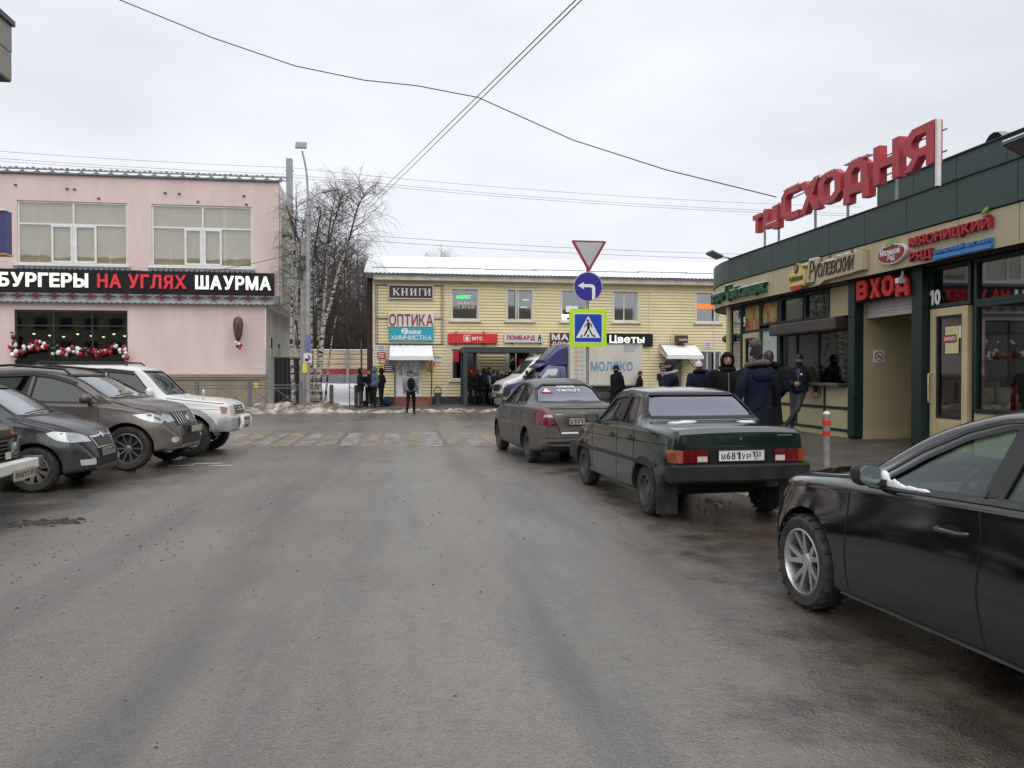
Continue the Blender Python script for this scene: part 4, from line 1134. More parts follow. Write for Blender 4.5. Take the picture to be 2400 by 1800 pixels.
# ------------------------------------------------------------------ green and cream market pavilion, right
M['green'] = mat('dark_green_panel', (.032, .060, .054), .42, .1, col2=(.038, .068, .061), ns=.8, rvar=.1)
M['greenfr'] = mat('dark_green_frame', (.008, .028, .025), .45, .1, col2=(.011, .03, .027), ns=3)
M['creamp'] = mat('cream_panel', (.50, .43, .27), .5, col2=(.46, .39, .245), ns=.8)
M['creamwall'] = mat('cream_wall', (.50, .44, .26), .6, col2=(.45, .39, .225), ns=1.2)
M['creamfr'] = mat('cream_door_frame', (.60, .51, .29), .45, col2=(.52, .44, .25), ns=3)
M['brownbox'] = mat('brown_shutter_box', (.055, .045, .042), .5, col2=(.07, .058, .05), ns=2)
M['shutter'] = mat('pale_roller_shutter', (.5, .49, .47), .5, col2=(.4, .39, .37), ns=2)
M['shopglass'] = glass('shop_glass', (.5, .53, .5), base=.14, amt=.75)
M['counter'] = mat('steel_counter', (.3, .3, .31), .3, .6, col2=(.15, .15, .15), ns=4)

XB = 9.12; XF = 8.7; RC = 5.0; YC = 19.55
gb = thing('market_building', 'single-storey market pavilion in dark green and cream panels with a kiosk window', 'building', (12, 14, .3))
def arc(s, x0=XF, r=RC):
 if s <= 0: return (x0, YC + s), (-1, 0)
 a = s / r
 return (x0 + r - r * math.cos(a), YC + r * math.sin(a)), (-math.cos(a), math.sin(a))
def fxa(x0):
 def f(s, z, d):
  (x, y), (nx, ny) = arc(s, x0, RC - (x0 - XF))
  return (x - nx * d, y - ny * d, z)
 return f
seams = [9.82 - 1.214 * k for k in range(12, 0, -1)] + [9.82 + 1.2155 * k for k in range(9)]
seams = [s - YC for s in seams] + [1.2 * k for k in range(1, 7)]
FA = fxa(XF); FG = fxa(XF - .03)
def strip_panel(name, fx, a, c, z0, z1, th, m, segs=1):
 mb = MB()
 for i in range(segs):
  u0 = a + (c - a) * i / segs; u1 = a + (c - a) * (i + 1) / segs
  P = [fx(u0, z0, 0), fx(u1, z0, 0), fx(u1, z1, 0), fx(u0, z1, 0), fx(u0, z0, th), fx(u1, z0, th), fx(u1, z1, th), fx(u0, z1, th)]
  fs = [(0, 1, 2, 3), (4, 7, 6, 5), (0, 4, 5, 1), (2, 6, 7, 3)]
  if i == 0: fs.append((3, 7, 4, 0))
  if i == segs - 1: fs.append((1, 5, 6, 2))
  mb.add(P, fs)
 return mb.build(name, m, gb, world=True)
for i in range(len(seams) - 1):
 a, c = seams[i] + .006, seams[i + 1] - .006; n = 3 if c > 0 else 1
 strip_panel('fascia_panel', FA, a, c, 3.46, 4.04, .05, M['creamp'], n)
 strip_panel('parapet_panel', FG, a, c, 4.06, 4.655, .05, M['green'], n)
def f(mb):
 ss = [seams[0]] + [0, .8, 1.6, 2.4, 3.2, 4, 4.8, 5.6, 6.4, 7.2]
 for i in range(len(ss) - 1):
  a, c = ss[i], ss[i + 1]
  q0, q1 = fxa(XF + .06)(a, 0, 0), fxa(XF + .06)(c, 0, 0)
  mb.quad((*q0[:2], 3.44), (*q1[:2], 3.44), (*q1[:2], 4.66), (*q0[:2], 4.66))
part('fascia_core', M['seam'], gb, f)
part('roof', M['tilegrey'], gb, lambda mb: mb.quad((XF + .05, -5, 4.5), (XF + .05, YC, 4.5), (XF + 2, YC + 4, 4.5), (XF + 6, YC + 5, 4.5), (40, YC + 5, 4.5), (40, -5, 4.5)))
def f(mb):
 ss = [seams[0]] + [0, .8, 1.6, 2.4, 3.2, 4, 4.8, 5.6, 6.4, 7.2]
 for i in range(len(ss) - 1):
  a, c = ss[i], ss[i + 1]; p0, p1 = FA(a, 3.46, 0), FA(c, 3.46, 0); q0, q1 = fxa(XB + .1)(a, 3.46, 0), fxa(XB + .1)(c, 3.46, 0)
  mb.quad(p0, p1, q1, q0)
part('soffit', M['brownbox'], gb, f)
def f(mb):
 for i in range(len(seams) - 1):
  if seams[i + 1] > 0: continue
  y0, y1 = YC + seams[i], YC + seams[i + 1]
  mb.box(XF - .06, XF + .08, y0, y1, 4.657, 4.675)
part('parapet_cap', M['greenfr'], gb, f)
# raised block of the roof behind the letters
def f(mb):
 pass
for k in range(14):
 y1 = 16.0 - k * 1.25; y0 = y1 - 1.235
 part('upper_panel', M['green'], gb, lambda mb: mb.box(10.6, 10.66, y0, y1, 4.45, 5.80))
part('upper_side', M['green'], gb, lambda mb: (mb.box(10.67, 30, -3, 15.95, 4.5, 5.78), mb.box(10.66, 30, 15.96, 16.0, 4.45, 5.8)))
part('upper_cap', M['greenfr'], gb, lambda mb: mb.box(10.56, 10.75, -3, 16.02, 5.802, 5.83))

# base wall plane: u = y (decreasing to the right seen from the street), d goes into the wall
def fb(u, z, d): return (XB + d, u, z)
# right: shop windows
def gwin(y0, y1, z0, z1, parent=gb, m=M['greenfr'], g=M['shopglass'], w=.06):
 mb = MB(); frame_rect(mb, fb, y0, y1, z0, z1, w, -.02, .10); o = mb.build('window', m, parent, world=True)
 mb = MB(); slab(mb, fb, y0 + w * .7, y1 - w * .7, z0 + w * .7, z1 - w * .7, .03, .038); mb.build('pane', g, o)
 return o
for y0, y1 in ((8.1, 11.18), (5.0, 8.09), (1.9, 4.99), (-1.2, 1.89)):
 gwin(y0, y1, .98, 2.73); gwin(y0, y1, 2.735, 3.44)
part('sill_wall', M['creamwall'], gb, lambda mb: mb.box(XB + .0, XB + .12, -6, 11.18, .1, .975))
# door 10
def shop_door(y0, y1, z1, num, ny, nz, nh, gm):
 mb = MB(); frame_rect(mb, fb, y0 + .05, y1 - .03, .32, z1, .13, -.03, .06); dd = mb.build('door', M['creamfr'], gb, world=True)
 mb = MB(); slab(mb, fb, y0 + .18, y1 - .16, .45, .85, .0, .045); mb.build('kick_panel', M['creamfr'], dd)
 mb = MB(); slab(mb, fb, y0 + .24, y1 - .22, .5, .8, -.012, .0); mb.build('kick_relief', M['creamfr'], dd)
 mb = MB(); frame_rect(mb, fb, y0 + .18, y1 - .16, .85, z1 - .13, .04, -.01, .05); mb.build('glazing_bead', M['black'], dd)
 mb = MB(); slab(mb, fb, y0 + .2, y1 - .18, .87, z1 - .15, .02, .028); mb.build('pane', gm, dd)
 mb = MB(); mb.tube([(XB - .03, y1 - .10, 1.1), (XB - .11, y1 - .10, 1.13), (XB - .11, y1 - .10, 1.6), (XB - .03, y1 - .10, 1.63)], .016, 6); mb.build('handle', M['creamfr'], dd, smooth=60)
 mb = MB(); frame_rect(mb, fb, y0, y1, z1 + .02, 3.44, .06, -.02, .1); tw = mb.build('transom', M['greenfr'], gb, world=True)
 mb = MB(); slab(mb, fb, y0 + .04, y1 - .04, z1 + .06, 3.4, .03, .038); mb.build('pane', M['panedark'], tw)
 x = ny
 text(num, (XB - .024, ny, nz), (0, -1, 0), (0, 0, 1), nh * .62 * len(num) * .8, nh, .008, M['whitefilm'], tw, world=False, bold=.04, name='number')
 return dd
d10 = shop_door(11.25, 12.22, 2.72, '10', 12.2, 2.79, .26, M['panedark'])
mb = MB(); slab(mb, fb, 11.55, 11.86, 1.95, 2.4, .005, .012); mb.build('paper_notice', mat('pale_yellow_paper', (.62, .62, .3), .7), d10)
mb = MB(); slab(mb, fb, 11.59, 11.89, 2.13, 2.26, -.002, .0045); mb.build('red_notice', M['red'], d10)
text('ЗАКРЫТО', (XB - .0025, 11.88, 2.16), (0, -1, 0), (0, 0, 1), .27, .07, .002, M['whitefilm'], d10, world=False, bold=.02)
mb = MB(); slab(mb, fb, 11.47, 11.54, 2.2, 2.4, .005, .012); mb.build('white_sticker', M['whitefilm'], d10)
# interior seen through door and windows
M['shelfmix'] = mat('bottles_on_shelf', (.05, .06, .09), .5, col2=(.3, .1, .08), ns=14, nd=3)
part('interior_wall', mat('shop_interior', (.32, .29, .24), .8, col2=(.2, .18, .15), ns=1), gb, lambda mb: (mb.box(12.6, 12.65, -5, 12.38, .3, 3.4), mb.box(XB + .14, 12.6, 12.33, 12.38, .3, 3.4), mb.box(XB + .12, 12.6, -5, 12.32, .27, .3), mb.box(XB + .12, 12.6, -5, 12.32, 3.41, 3.45)))
part('display_shelf', M['shelfmix'], gb, lambda mb: [mb.box(9.9 + .1 * k, 10.3 + .1 * k, 11.3, 12.3, .5 + .32 * k, .62 + .32 * k) for k in range(4)])
rs = random.Random(5)
bt = MB()
for k in range(4):
 for q in range(11):
  x, y, z = 9.95 + .1 * k, 11.35 + .082 * q, .62 + .32 * k; h_ = rs.uniform(.16, .26)
  bt.lathe([(0, 0), (.03, 0), (.03, h_ * .65), (.012, h_ * .8), (.012, h_), (0, h_)], 6, lambda r, a, h: (x + r * math.cos(a), y + r * math.sin(a), z + h))
o = bt.build('bottle', [M['shelfmix']], gb, world=True); o['kind'] = 'stuff'
part('leaning_board', mat('beige_board', (.42, .36, .28), .7, col2=(.36, .3, .23), ns=2), gb, lambda mb: mb.box(XB + .09, XB + .11, 10.55, 11.1, 1.02, 2.2))
for y in (10.35, 9.6, 9.9, 8.8):
 part('spot_bulb', M['bulb'], gb, lambda mb: mb.sphere((10.6, y, 2.35), .035, 8, 6))
part('window_blind', mat('grey_roller_blind', (.34, .32, .28), .8, col2=(.28, .26, .22), ns=1), gb, lambda mb: mb.box(XB + .14, XB + .15, 6.2, 10.5, 1.05, 2.7))

# pillars and entrance
for y0, y1 in ((12.22, 12.49), (14.22, 14.45)):
 part('pillar', M['greenfr'], gb, lambda mb: (mb.box(8.95, XB + .02, y0, y1, .36, 1.1), mb.box(8.95, XB + .02, y0, y1, 1.108, 2.75), mb.box(8.95, XB + .02, y0, y1, 2.758, 3.455)))
 part('pillar_foot', M['seam'], gb, lambda mb: mb.box(8.97, XB + .0, y0 + .02, y1 - .02, .2, .36))
part('passage_wall', M['creamwall'], gb, lambda mb: (mb.box(XB + .03, 15, 14.22, 14.3, .2, 3.4), mb.box(XB + .13, 15, 12.4, 12.5, .2, 3.4), mb.box(15, 15.1, 12.4, 14.3, .2, 3.4), mb.box(XB + .6, 15, 12.5, 14.22, 2.95, 3.0)))
part('passage_skirting', M['creamfr'], gb, lambda mb: mb.box(XB + .04, 15, 14.19, 14.218, .25, .5))
part('passage_floor', M['pave'], gb, lambda mb: mb.box(XB - .1, 15, 12.5, 14.22, .2, .304))
part('roller_shutter', M['shutter'], gb, lambda mb: [mb.box(XB + .10, XB + .13, 12.51, 14.21, 2.75 + .065 * k, 2.81 + .065 * k) for k in range(11)] and mb.box(XB + .08, XB + .14, 12.51, 14.21, 2.71, 2.748))
ns = thing('notice', 'white no smoking notice with red ring on the cream passage wall', 'notice', (9.48, 14.2, 1.96))
part('board', M['whitefilm'], ns, lambda mb: mb.box(9.36, 9.60, 14.212, 14.22, 1.84, 2.08))
def f(mb):
 fx = lambda u, v, d: (9.48 + u * .74, 14.210 - d, 1.96 + v * .74)
 for i in range(20):
  a, c = 2 * math.pi * i / 20, 2 * math.pi * (i + 1) / 20
  mb.prism([(.13 * math.cos(a), .13 * math.sin(a)), (.13 * math.cos(c), .13 * math.sin(c)), (.108 * math.cos(c), .108 * math.sin(c)), (.108 * math.cos(a), .108 * math.sin(a))], fx, 0, .002)
 mb.prism([(-.085, .07), (-.07, .085), (.085, -.07), (.07, -.085)], fx, .0021, .0035)
part('ring', M['red'], ns, f)
part('cigarette', M['ink'], ns, lambda mb: mb.prism([(-.06, -.03), (.07, -.03), (.07, -.005), (-.06, -.005)], lambda u, v, d: (9.48 + u * .74, 14.210 - d, 1.96 + v * .74), 0, .002))
cm_ = thing('camera', 'small white security camera under the fascia beside the entrance', 'camera', (8.85, 12.6, 3.35))
MB().tube([(0, 0, .1), (0, 0, 0), (-.06, -.02, -.06)], .02, 6).build('bracket', M['white'], cm_)
MB().box(-.12, .02, -.05, .04, -.13, -.04).build('body', M['white'], cm_)

# entrance letters, market sign with red LED look
M['ledr'] = mat('red_led_letter', (.5, .02, .02), .5, emit=(1, .05, .03), es=.05, col2=(.36, .02, .02), ns=20)
vh = thing('entrance_sign', 'red block letters above the entrance under the cream fascia', 'sign', (8.9, 13.3, 3.0))
for ch, y0, y1, zz in (('В', 14.04, 13.72, 3.05), ('Х', 13.62, 13.30, 3.05), ('О', 13.24, 12.90, 3.05), ('Д', 12.84, 12.48, 3.0)):
 block_letter(ch, (8.92, y0, zz), (0, -1, 0), (0, 0, 1), y0 - y1, .37, .05, M['ledr'], vh, t=.22)
part('backing', M['seam'], vh, lambda mb: mb.box(8.96, 9.10, 12.50, 14.21, 3.02, 3.44))

# kiosk
kz0, kz1 = 1.42, 2.56
part('kiosk_core', M['dark_in'], gb, lambda mb: (mb.box(XB + 2.2, XB + 2.25, 14.7, 18.6, .3, 3.4), mb.box(XB + .1, XB + 2.2, 18.55, 18.6, .3, 3.4), mb.box(XB + .1, XB + 2.2, 14.7, 18.6, 3.41, 3.45), mb.box(XB + .1, XB + 2.2, 14.7, 18.6, .3, 1.0), mb.box(XB + .05, XB + 2.2, 14.70, 14.75, .3, 3.4)))
for y0, y1 in ((14.72, 15.55), (15.61, 16.75), (16.81, 17.56)):
 part('cladding_panel', M['creamwall'], gb, lambda mb: mb.box(XB + .0, XB + .06, y0, y1, .92, 1.34))
 part('cladding_panel', M['creamwall'], gb, lambda mb: mb.box(XB + .0, XB + .06, y0, y1, .46, .86))
part('base_strip', M['creamwall'], gb, lambda mb: mb.box(XB - .005, XB + .06, 14.71, 18.6, .2, .40))
part('frame_bars', M['greenfr'], gb, lambda mb: (mb.box(XB - .02, XB + .07, 14.71, 17.62, .40, .46), mb.box(XB - .02, XB + .07, 14.71, 17.62, .86, .92), mb.box(XB - .021, XB + .07, 15.55, 15.61, .46, .86), mb.box(XB - .021, XB + .07, 15.55, 15.61, .92, 1.36), mb.box(XB - .021, XB + .07, 16.75, 16.81, .46, .86), mb.box(XB - .021, XB + .07, 16.75, 16.81, .92, 1.36), mb.box(XB - .02, XB + .07, 17.56, 17.64, .46, 3.44)))
part('counter', M['counter'], gb, lambda mb: (mb.box(XB - .24, XB + .1, 14.71, 17.3, 1.37, 1.415), mb.box(XB - .2, XB - .02, 14.75, 17.2, 1.34, 1.369)))
part('window_post', M['black'], gb, lambda mb: (mb.box(XB + .0, XB + .08, 15.86, 16.06, 1.42, 2.56), mb.box(XB + .0, XB + .06, 16.8, 16.86, 1.42, 2.56)))
for y0, y1 in ((14.72, 15.85), (16.07, 16.79), (16.87, 17.55)):
 part('pane', M['panedark'], gb, lambda mb: mb.box(XB + .03, XB + .037, y0, y1, 1.43, 2.57))
part('shutter_box', M['brownbox'], gb, lambda mb: mb.cbox(XB - .27, XB + .06, 14.78, 17.66, 2.52, 2.79, .04))
for y0, y1 in ((15.47, 16.42), (16.47, 17.55)): gwin(y0, y1, 2.83, 3.44, w=.05, g=M['shopglass'])
part('upper_blank', M['creamwall'], gb, lambda mb: mb.box(XB, XB + .06, 14.72, 15.4, 2.82, 3.44))
part('upper_mullion', M['greenfr'], gb, lambda mb: mb.box(XB - .021, XB + .08, 15.4, 15.47, 2.8, 3.44))
# things on the counter inside
part('display_rack', mat('red_white_packs', (.5, .06, .04), .5, col2=(.6, .5, .4), ns=9, nd=1), gb, lambda mb: [mb.box(XB + .12, XB + .22, 15.7 + .16 * k, 15.83 + .16 * k, 1.44 + .2 * q, 1.58 + .2 * q) for k in range(3) for q in range(3)])
# door 9 and the painted windows beside it
d9 = shop_door(18.62, 19.62, 2.68, '9', 19.56, 2.86, .28, M['panedark'])
M['poster'] = mat('food_poster', (.4, .08, .03), .5, col2=(.5, .38, .12), ns=2.4, nd=3, lo=.42, hi=.6)
M['poster2'] = mat('pale_poster', (.5, .56, .5), .5, col2=(.3, .1, .06), ns=3.2, nd=2, lo=.60, hi=.68)
for y0, y1, z0, z1, m in ((17.66, 18.6, 2.83, 3.44, 'poster'), (17.66, 18.6, .5, 2.76, 'poster2')):
 o = gwin(y0, y1, z0, z1)
 mb = MB(); slab(mb, fb, y0 + .05, y1 - .05, z0 + .05, z1 - .05, .02, .029); mb.build('poster', M[m], o)
mb = MB(); slab(mb, fb, 18.68, 19.56, 2.75, 3.38, .02, .029); mb.build('transom_poster', M['poster'], gb, world=True)
mb = MB(); slab(mb, fb, 18.95, 19.15, 1.75, 2.05, .01, .018); mb.build('paper_notice', M['poster2'], d9)
# rounded end: glass bays between dark posts
FB = fxa(XB)
for k in range(6):
 a, c = .12 + 1.0 * k, .12 + 1.0 * (k + 1)
 part('bay_post', M['greenfr'], gb, lambda mb: (mb.bar(FB(a, .2, 0), FB(a, 3.46, 0), .09),))
 for z0, z1 in ((.6, 1.7), (1.74, 2.6), (2.64, 3.42)):
  part('bay_pane', M['shopglass'], gb, lambda mb: slab(mb, FB, a + .05, c - .05, z0, z1, .0, .01))
 part('bay_rail', M['greenfr'], gb, lambda mb: [slab(mb, FB, a + .045, c - .045, z, z + .05, -.02, .03) for z in (2.595,)])
 part('bay_base', M['creamwall'], gb, lambda mb: slab(mb, FB, a + .045, c - .045, .2, .6, -.01, .04))
part('red_strip', M['red'], gb, lambda mb: [slab(mb, FB, .2 + k, 1.02 + k, 2.2, 2.5, .05, .06) for k in range(3)])
part('round_column', M['creamfr'], gb, lambda mb: mb.lathe([(.075, .2), (.075, 3.46)], 14, lambda r, a, h: (8.95 + r * math.cos(a), 20.15 + r * math.sin(a), h)), smooth=60)
part('awning_roller', M['brownbox'], gb, lambda mb: mb.tube([FB(.75, 2.62, -.1), FB(1.7, 2.62, -.1)], .11, 10))

# roof letters: each letter a part; steel frame behind
M['roofred'] = mat('roof_letter_red', (.46, .035, .045), .45, col2=(.40, .035, .045), ns=1.5)
rl = thing('roof_sign', 'large red block letters on a steel frame along the edge of the green roof', 'sign', (8.6, 14.5, 4.66))
for ch, y0, y1, z0, z1 in (('Т', 17.85, 17.38, 5.02, 5.44), ('Ц', 17.30, 16.52, 4.95, 5.46), ('С', 16.43, 15.62, 5.02, 5.72), ('Х', 15.60, 14.78, 5.02, 5.68), ('О', 14.98 - .1, 14.0, 5.04, 5.66), ('Д', 13.96, 13.08, 4.88, 5.66), ('Н', 13.0, 12.22, 5.02, 5.69), ('Я', 12.15, 11.33, 5.02, 5.69)):
 block_letter(ch, (8.66, y0 - .03, z0), (0, -1, 0), (0, 0, 1), y0 - y1 - .05, z1 - z0 + .02, .15, M['roofred'], rl, t=.205 if ch not in 'ТЦ' else .25)
part('frame', M['steel'], rl, lambda mb: (mb.tube([(8.70, 11.3, 5.2), (8.70, 17.9, 5.2)], .014, 5), mb.tube([(8.70, 11.3, 5.55), (8.70, 17.2, 5.55)], .014, 5), [mb.bar((8.72, y, 4.6), (8.72, y, 5.6), .04) for y in (17.6, 16.9, 15.3, 14.1, 12.6)]))
part('end_post', M['white'], rl, lambda mb: mb.box(8.50, 8.57, 11.26, 11.31, 4.62, 5.68))
sn = MB()
for y0, y1, z in ((16.3, 15.6, 5.72), (15.2, 14.2, 5.66), (13.9, 13.1, 5.66), (17.1, 16.6, 5.12)):
 n = 10; r_ = random.Random(int(y0 * 10))
 for i in range(n): sn.sphere((8.58, y0 + (y1 - y0) * i / n, z), (.09, .06, r_.uniform(.015, .04)), 6, 4)
o = sn.build('snow_cap', M['snow'], rl, world=True, smooth=170); o['kind'] = 'stuff'

# signs on the cream fascia
U_ = (0, -1, 0); Z_ = (0, 0, 1)
M['teagreen'] = mat('tea_green_letter', (.012, .11, .05), .45, col2=(.016, .09, .045), ns=5)
ch_ = thing('shop_sign', 'dark green script letters capped with snow on the curved fascia end', 'sign', (8.6, 18.6, 3.4))
x = -.26
def arc_text(body, s0, s1, z0, h, depth, m, parent, shear=.15, bold=.03):
 """letters standing along the curved fascia, from s0 to s1"""
 tot = sum(glyph(c, bold)[3] - glyph(c, bold)[2] + .05 for c in body); s = s0; k = (s1 - s0) / tot
 for c in body:
  vs, fs, a, b_, lo2, hi2 = glyph(c, bold); w_ = b_ - a
  mb = MB(); P = []
  for v in vs:
   u = s + (v[0] - a + shear * v[1]) * k
   p = FA(u, 0, -.015 - v[2] * depth - v[3] * .0008); P.append((p[0], p[1], z0 + v[1] * h))
  mb.add(P, fs); mb.build('letter', m, parent, world=True)
  top = z0 + hi2 * h
  sm = MB()
  for q in range(4):
   p = FA(s + w_ * k * (q + .5) / 4, 0, -.015 - depth * .5); sm.sphere((p[0], p[1], top), (depth * .55, abs(w_ * k) / 5, .022), 6, 4)
  o = sm.build('snow_cap', M['snow'], parent, world=True); o['kind'] = 'stuff'
  s += (w_ + .05) * k
arc_text('Бистро', 1.75, .22, 3.62, .36, .1, M['teagreen'], ch_)
arc_text('Ч', .12, -.18, 3.55, .56, .1, M['teagreen'], ch_)
arc_text('айханщик', -.22, -2.2, 3.60, .36, .1, M['teagreen'], ch_)
# sausage shop sign: cream cloud box, crest and script
M['cloud'] = mat('cream_cloud_box', (.52, .44, .27), .5, col2=(.46, .39, .24), ns=2)
M['brownink'] = mat('brown_letter', (.07, .035, .02), .5)
M['gold'] = mat('gold_yellow_crest', (.62, .47, .12), .45, col2=(.55, .42, .1), ns=3)
rb_ = thing('shop_sign', 'raised cream sign with brown script letters and yellow crest on the fascia', 'sign', (8.6, 14.8, 3.5))
fsx = lambda u, v, d: (8.69 - d, u, v)
part('cloud_box', M['cloud'], rb_, lambda mb: mb.prism([(15.42, 3.56), (15.36, 3.8), (15.30, 3.98), (15.05, 4.03), (14.9, 3.9), (14.3, 3.88), (14.2, 3.93), (13.62, 3.95), (13.56, 3.92), (13.38, 3.95), (13.38, 3.57), (13.7, 3.55), (14.7, 3.52), (14.85, 3.46), (15.05, 3.46), (15.1, 3.53)], fsx, 0, .12))
text('Рублёвский', (8.565, 15.28, 3.50), U_, Z_, 1.66, .5, .012, M['brownink'], rb_, shear=.22, bold=-.004, split=True, gap=.05)
def crest(k): return [(15.81 + dx * k, 3.72 + dz * k) for dx, dz in ((-.30, -.2), (-.36, -.05), (-.36, .1), (-.24, .13), (-.18, .2), (-.1, .22), (0, .29), (.1, .22), (.18, .2), (.24, .13), (.36, .1), (.36, -.05), (.30, -.2), (0, -.22))]
part('crest', M['gold'], rb_, lambda mb: mb.prism(crest(1.08), fsx, 0, .11))
part('crest_face', mat('pale_crest', (.66, .56, .22), .45), rb_, lambda mb: mb.prism(crest(.95), fsx, .112, .12))
part('medallion', M['brownink'], rb_, lambda mb: mb.prism([(15.81 + .1 * math.cos(q * .4488), 3.90 + .1 * math.sin(q * .4488)) for q in range(14)], fsx, .121, .128))
text('Р', (8.558, 15.85, 3.85), U_, Z_, .08, .1, .006, M['gold'], rb_, bold=.01)
text('Рублёвский', (8.565, 16.12, 3.60), U_, Z_, .6, .17, .006, M['brownink'], rb_, shear=.2)
part('ribbon', M['red'], rb_, lambda mb: mb.prism([(15.58, 3.45), (15.55, 3.54), (16.07, 3.54), (16.04, 3.45), (15.81, 3.43)], fsx, .122, .135))
sn = MB(); r_ = random.Random(2)
for y0, y1, z in ((15.3, 15.0, 4.02), (14.9, 14.4, 3.9), (14.25, 13.6, 3.95), (15.6, 15.45, 3.95)):
 for i in range(9): sn.sphere((8.63, y0 + (y1 - y0) * i / 9, z), (.06, .05, r_.uniform(.015, .035)), 6, 4)
o = sn.build('snow_cap', M['snow'], rb_, world=True); o['kind'] = 'stuff'
# butcher sign: red apple-shaped badge, red capitals, blue strip
ms = thing('shop_sign', 'red butcher sign with leafy round badge and blue strip near the entrance', 'sign', (8.6, 11.5, 3.5))
bad = [(12.60 + .40 * math.cos(q * .2618) * (1 + .08 * math.sin(q * .2618)), 3.735 + .175 * math.sin(q * .2618) - .05 * math.cos(q * .2618 * 2) * 0) for q in range(24)]
part('badge', M['whitefilm'], ms, lambda mb: mb.prism(bad, fsx, 0, .07))
part('badge_face', mat('deep_red_badge', (.30, .012, .02), .4, col2=(.26, .012, .02), ns=3), ms, lambda mb: mb.prism([(12.60 + (a - 12.60) * .93, 3.735 + (c - 3.735) * .88) for a, c in bad], fsx, .071, .08))
M['leaf'] = mat('leaf_green_sign', (.2, .42, .08), .45)
part('leaf', M['leaf'], ms, lambda mb: mb.prism([(12.75, 3.86), (12.70, 3.95), (12.56, 4.0), (12.45, 4.0), (12.5, 3.94), (12.58, 3.87)], fsx, .082, .09))
text('Мясницкий', (8.607, 12.90, 3.70), U_, Z_, .58, .14, .006, M['whitefilm'], ms, shear=.2, bold=.01)
text('Ряд', (8.607, 12.68, 3.6), U_, Z_, .22, .12, .006, M['whitefilm'], ms, shear=.2, bold=.01)
M['butcher'] = mat('butcher_red_letter', (.36, .014, .02), .45)
text('МЯСНИЦКИЙ', (8.685, 12.12, 3.74), U_, Z_, 1.84, .23, .07, M['butcher'], ms, bold=.03, split=True, gap=.08)
text('РЯД', (8.685, 12.11, 3.49), U_, Z_, .56, .19, .07, M['butcher'], ms, bold=.03, split=True, gap=.08)
M['blue'] = mat('bright_blue_sign', (.03, .2, .52), .45, col2=(.04, .24, .56), ns=2)
part('blue_strip', M['blue'], ms, lambda mb: mb.box(8.63, 8.69, 10.28, 11.53, 3.47, 3.54))
text('ФИРМЕННЫЙ МАГАЗИН', (8.685, 11.53, 3.555), U_, Z_, 1.25, .085, .05, M['blue'], ms, bold=.03)
part('leaf', M['leaf'], ms, lambda mb: mb.prism([(10.5, 4.0), (10.42, 4.08), (10.33, 4.1), (10.36, 4.04)], fsx, .02, .05))

# floodlights, vents on the roof
def flood(x, y, z, label, dx=-.28):
 t_ = thing('floodlight', label, 'floodlight', (x, y, z))
 MB().tube([(.2, 0, -.05), (.0, 0, .02), (dx, 0, .06)], .018, 6).build('arm', M['steel'], t_)
 rot = Matrix.Rotation(R(24), 3, 'Y')
 mb = MB(); mb.obox((dx - .12, 0, .08), (.34, .42, .05), rot); mb.build('housing', M['dark_steel'], t_)
 mb = MB(); mb.obox((dx - .131, 0, .055), (.28, .36, .012), rot); mb.build('lens', mat('floodlight_lens', (.12, .12, .12), .2), t_)
 mb = MB(); mb.obox((dx - .106, 0, .115), (.35, .43, .02), rot); mb.build('snow', M['snow'], t_)
flood(8.75, 9.35, 4.62, 'square floodlight with snow on it above the entrance end of the green parapet')
flood(8.75, 19.75, 4.72, 'small floodlight at the rounded far end of the green parapet')
vt = thing('roof_vent', 'ribbed silver air duct lying on the roof beside the last red letter', 'vent', (11.6, 13.4, 5.8))
MB().lathe([(.24 + .02 * (k % 2), .12 * k) for k in range(16)], 12, lambda r, a, h: (h - .3, r * math.cos(a), r * math.sin(a) + .22)).build('duct', M['steel'], vt)
MB().box(-.2, .0, -.1, .1, -.02, .1).build('foot', M['steel'], vt)
vt = thing('roof_vent', 'silver duct cowl at the near end of the green upper roof', 'vent', (11.2, 11.3, 5.85))
MB().lathe([(.2, -.4), (.28, 0), (.28, .8), (.18, 1.0)], 12, lambda r, a, h: (r * math.cos(a) + .3, h, r * math.sin(a) + .1)).build('cowl', M['steel'], vt)
# ------------------------------------------------------------------ vehicles
def pchip(P):
 xs = [p[0] for p in P]; ys = [p[1] for p in P]; n = len(xs)
 if n == 1: return lambda x: ys[0]
 h = [xs[i + 1] - xs[i] for i in range(n - 1)]; d = [(ys[i + 1] - ys[i]) / h[i] for i in range(n - 1)]
 m = [0] * n
 m[0], m[-1] = d[0], d[-1]
 for i in range(1, n - 1):
  if d[i - 1] * d[i] <= 0: m[i] = 0
  else:
   w1 = 2 * h[i] + h[i - 1]; w2 = h[i] + 2 * h[i - 1]
   m[i] = (w1 + w2) / (w1 / d[i - 1] + w2 / d[i])
 def f(x):
  if x <= xs[0]: return ys[0]
  if x >= xs[-1]: return ys[-1]
  i = 0
  while xs[i + 1] < x: i += 1
  t = (x - xs[i]) / h[i]; t2 = t * t; t3 = t2 * t
  return ys[i] * (2 * t3 - 3 * t2 + 1) + h[i] * m[i] * (t3 - 2 * t2 + t) + ys[i + 1] * (-2 * t3 + 3 * t2) + h[i] * m[i + 1] * (t3 - t2)
 return f

def chaikin(P, k=2):
 for _ in range(k):
  Q = [P[0]]
  for a, b in zip(P[:-1], P[1:]):
   Q.append((a[0] * .75 + b[0] * .25, a[1] * .75 + b[1] * .25)); Q.append((a[0] * .25 + b[0] * .75, a[1] * .25 + b[1] * .75))
  Q.append(P[-1]); P = Q
 return P

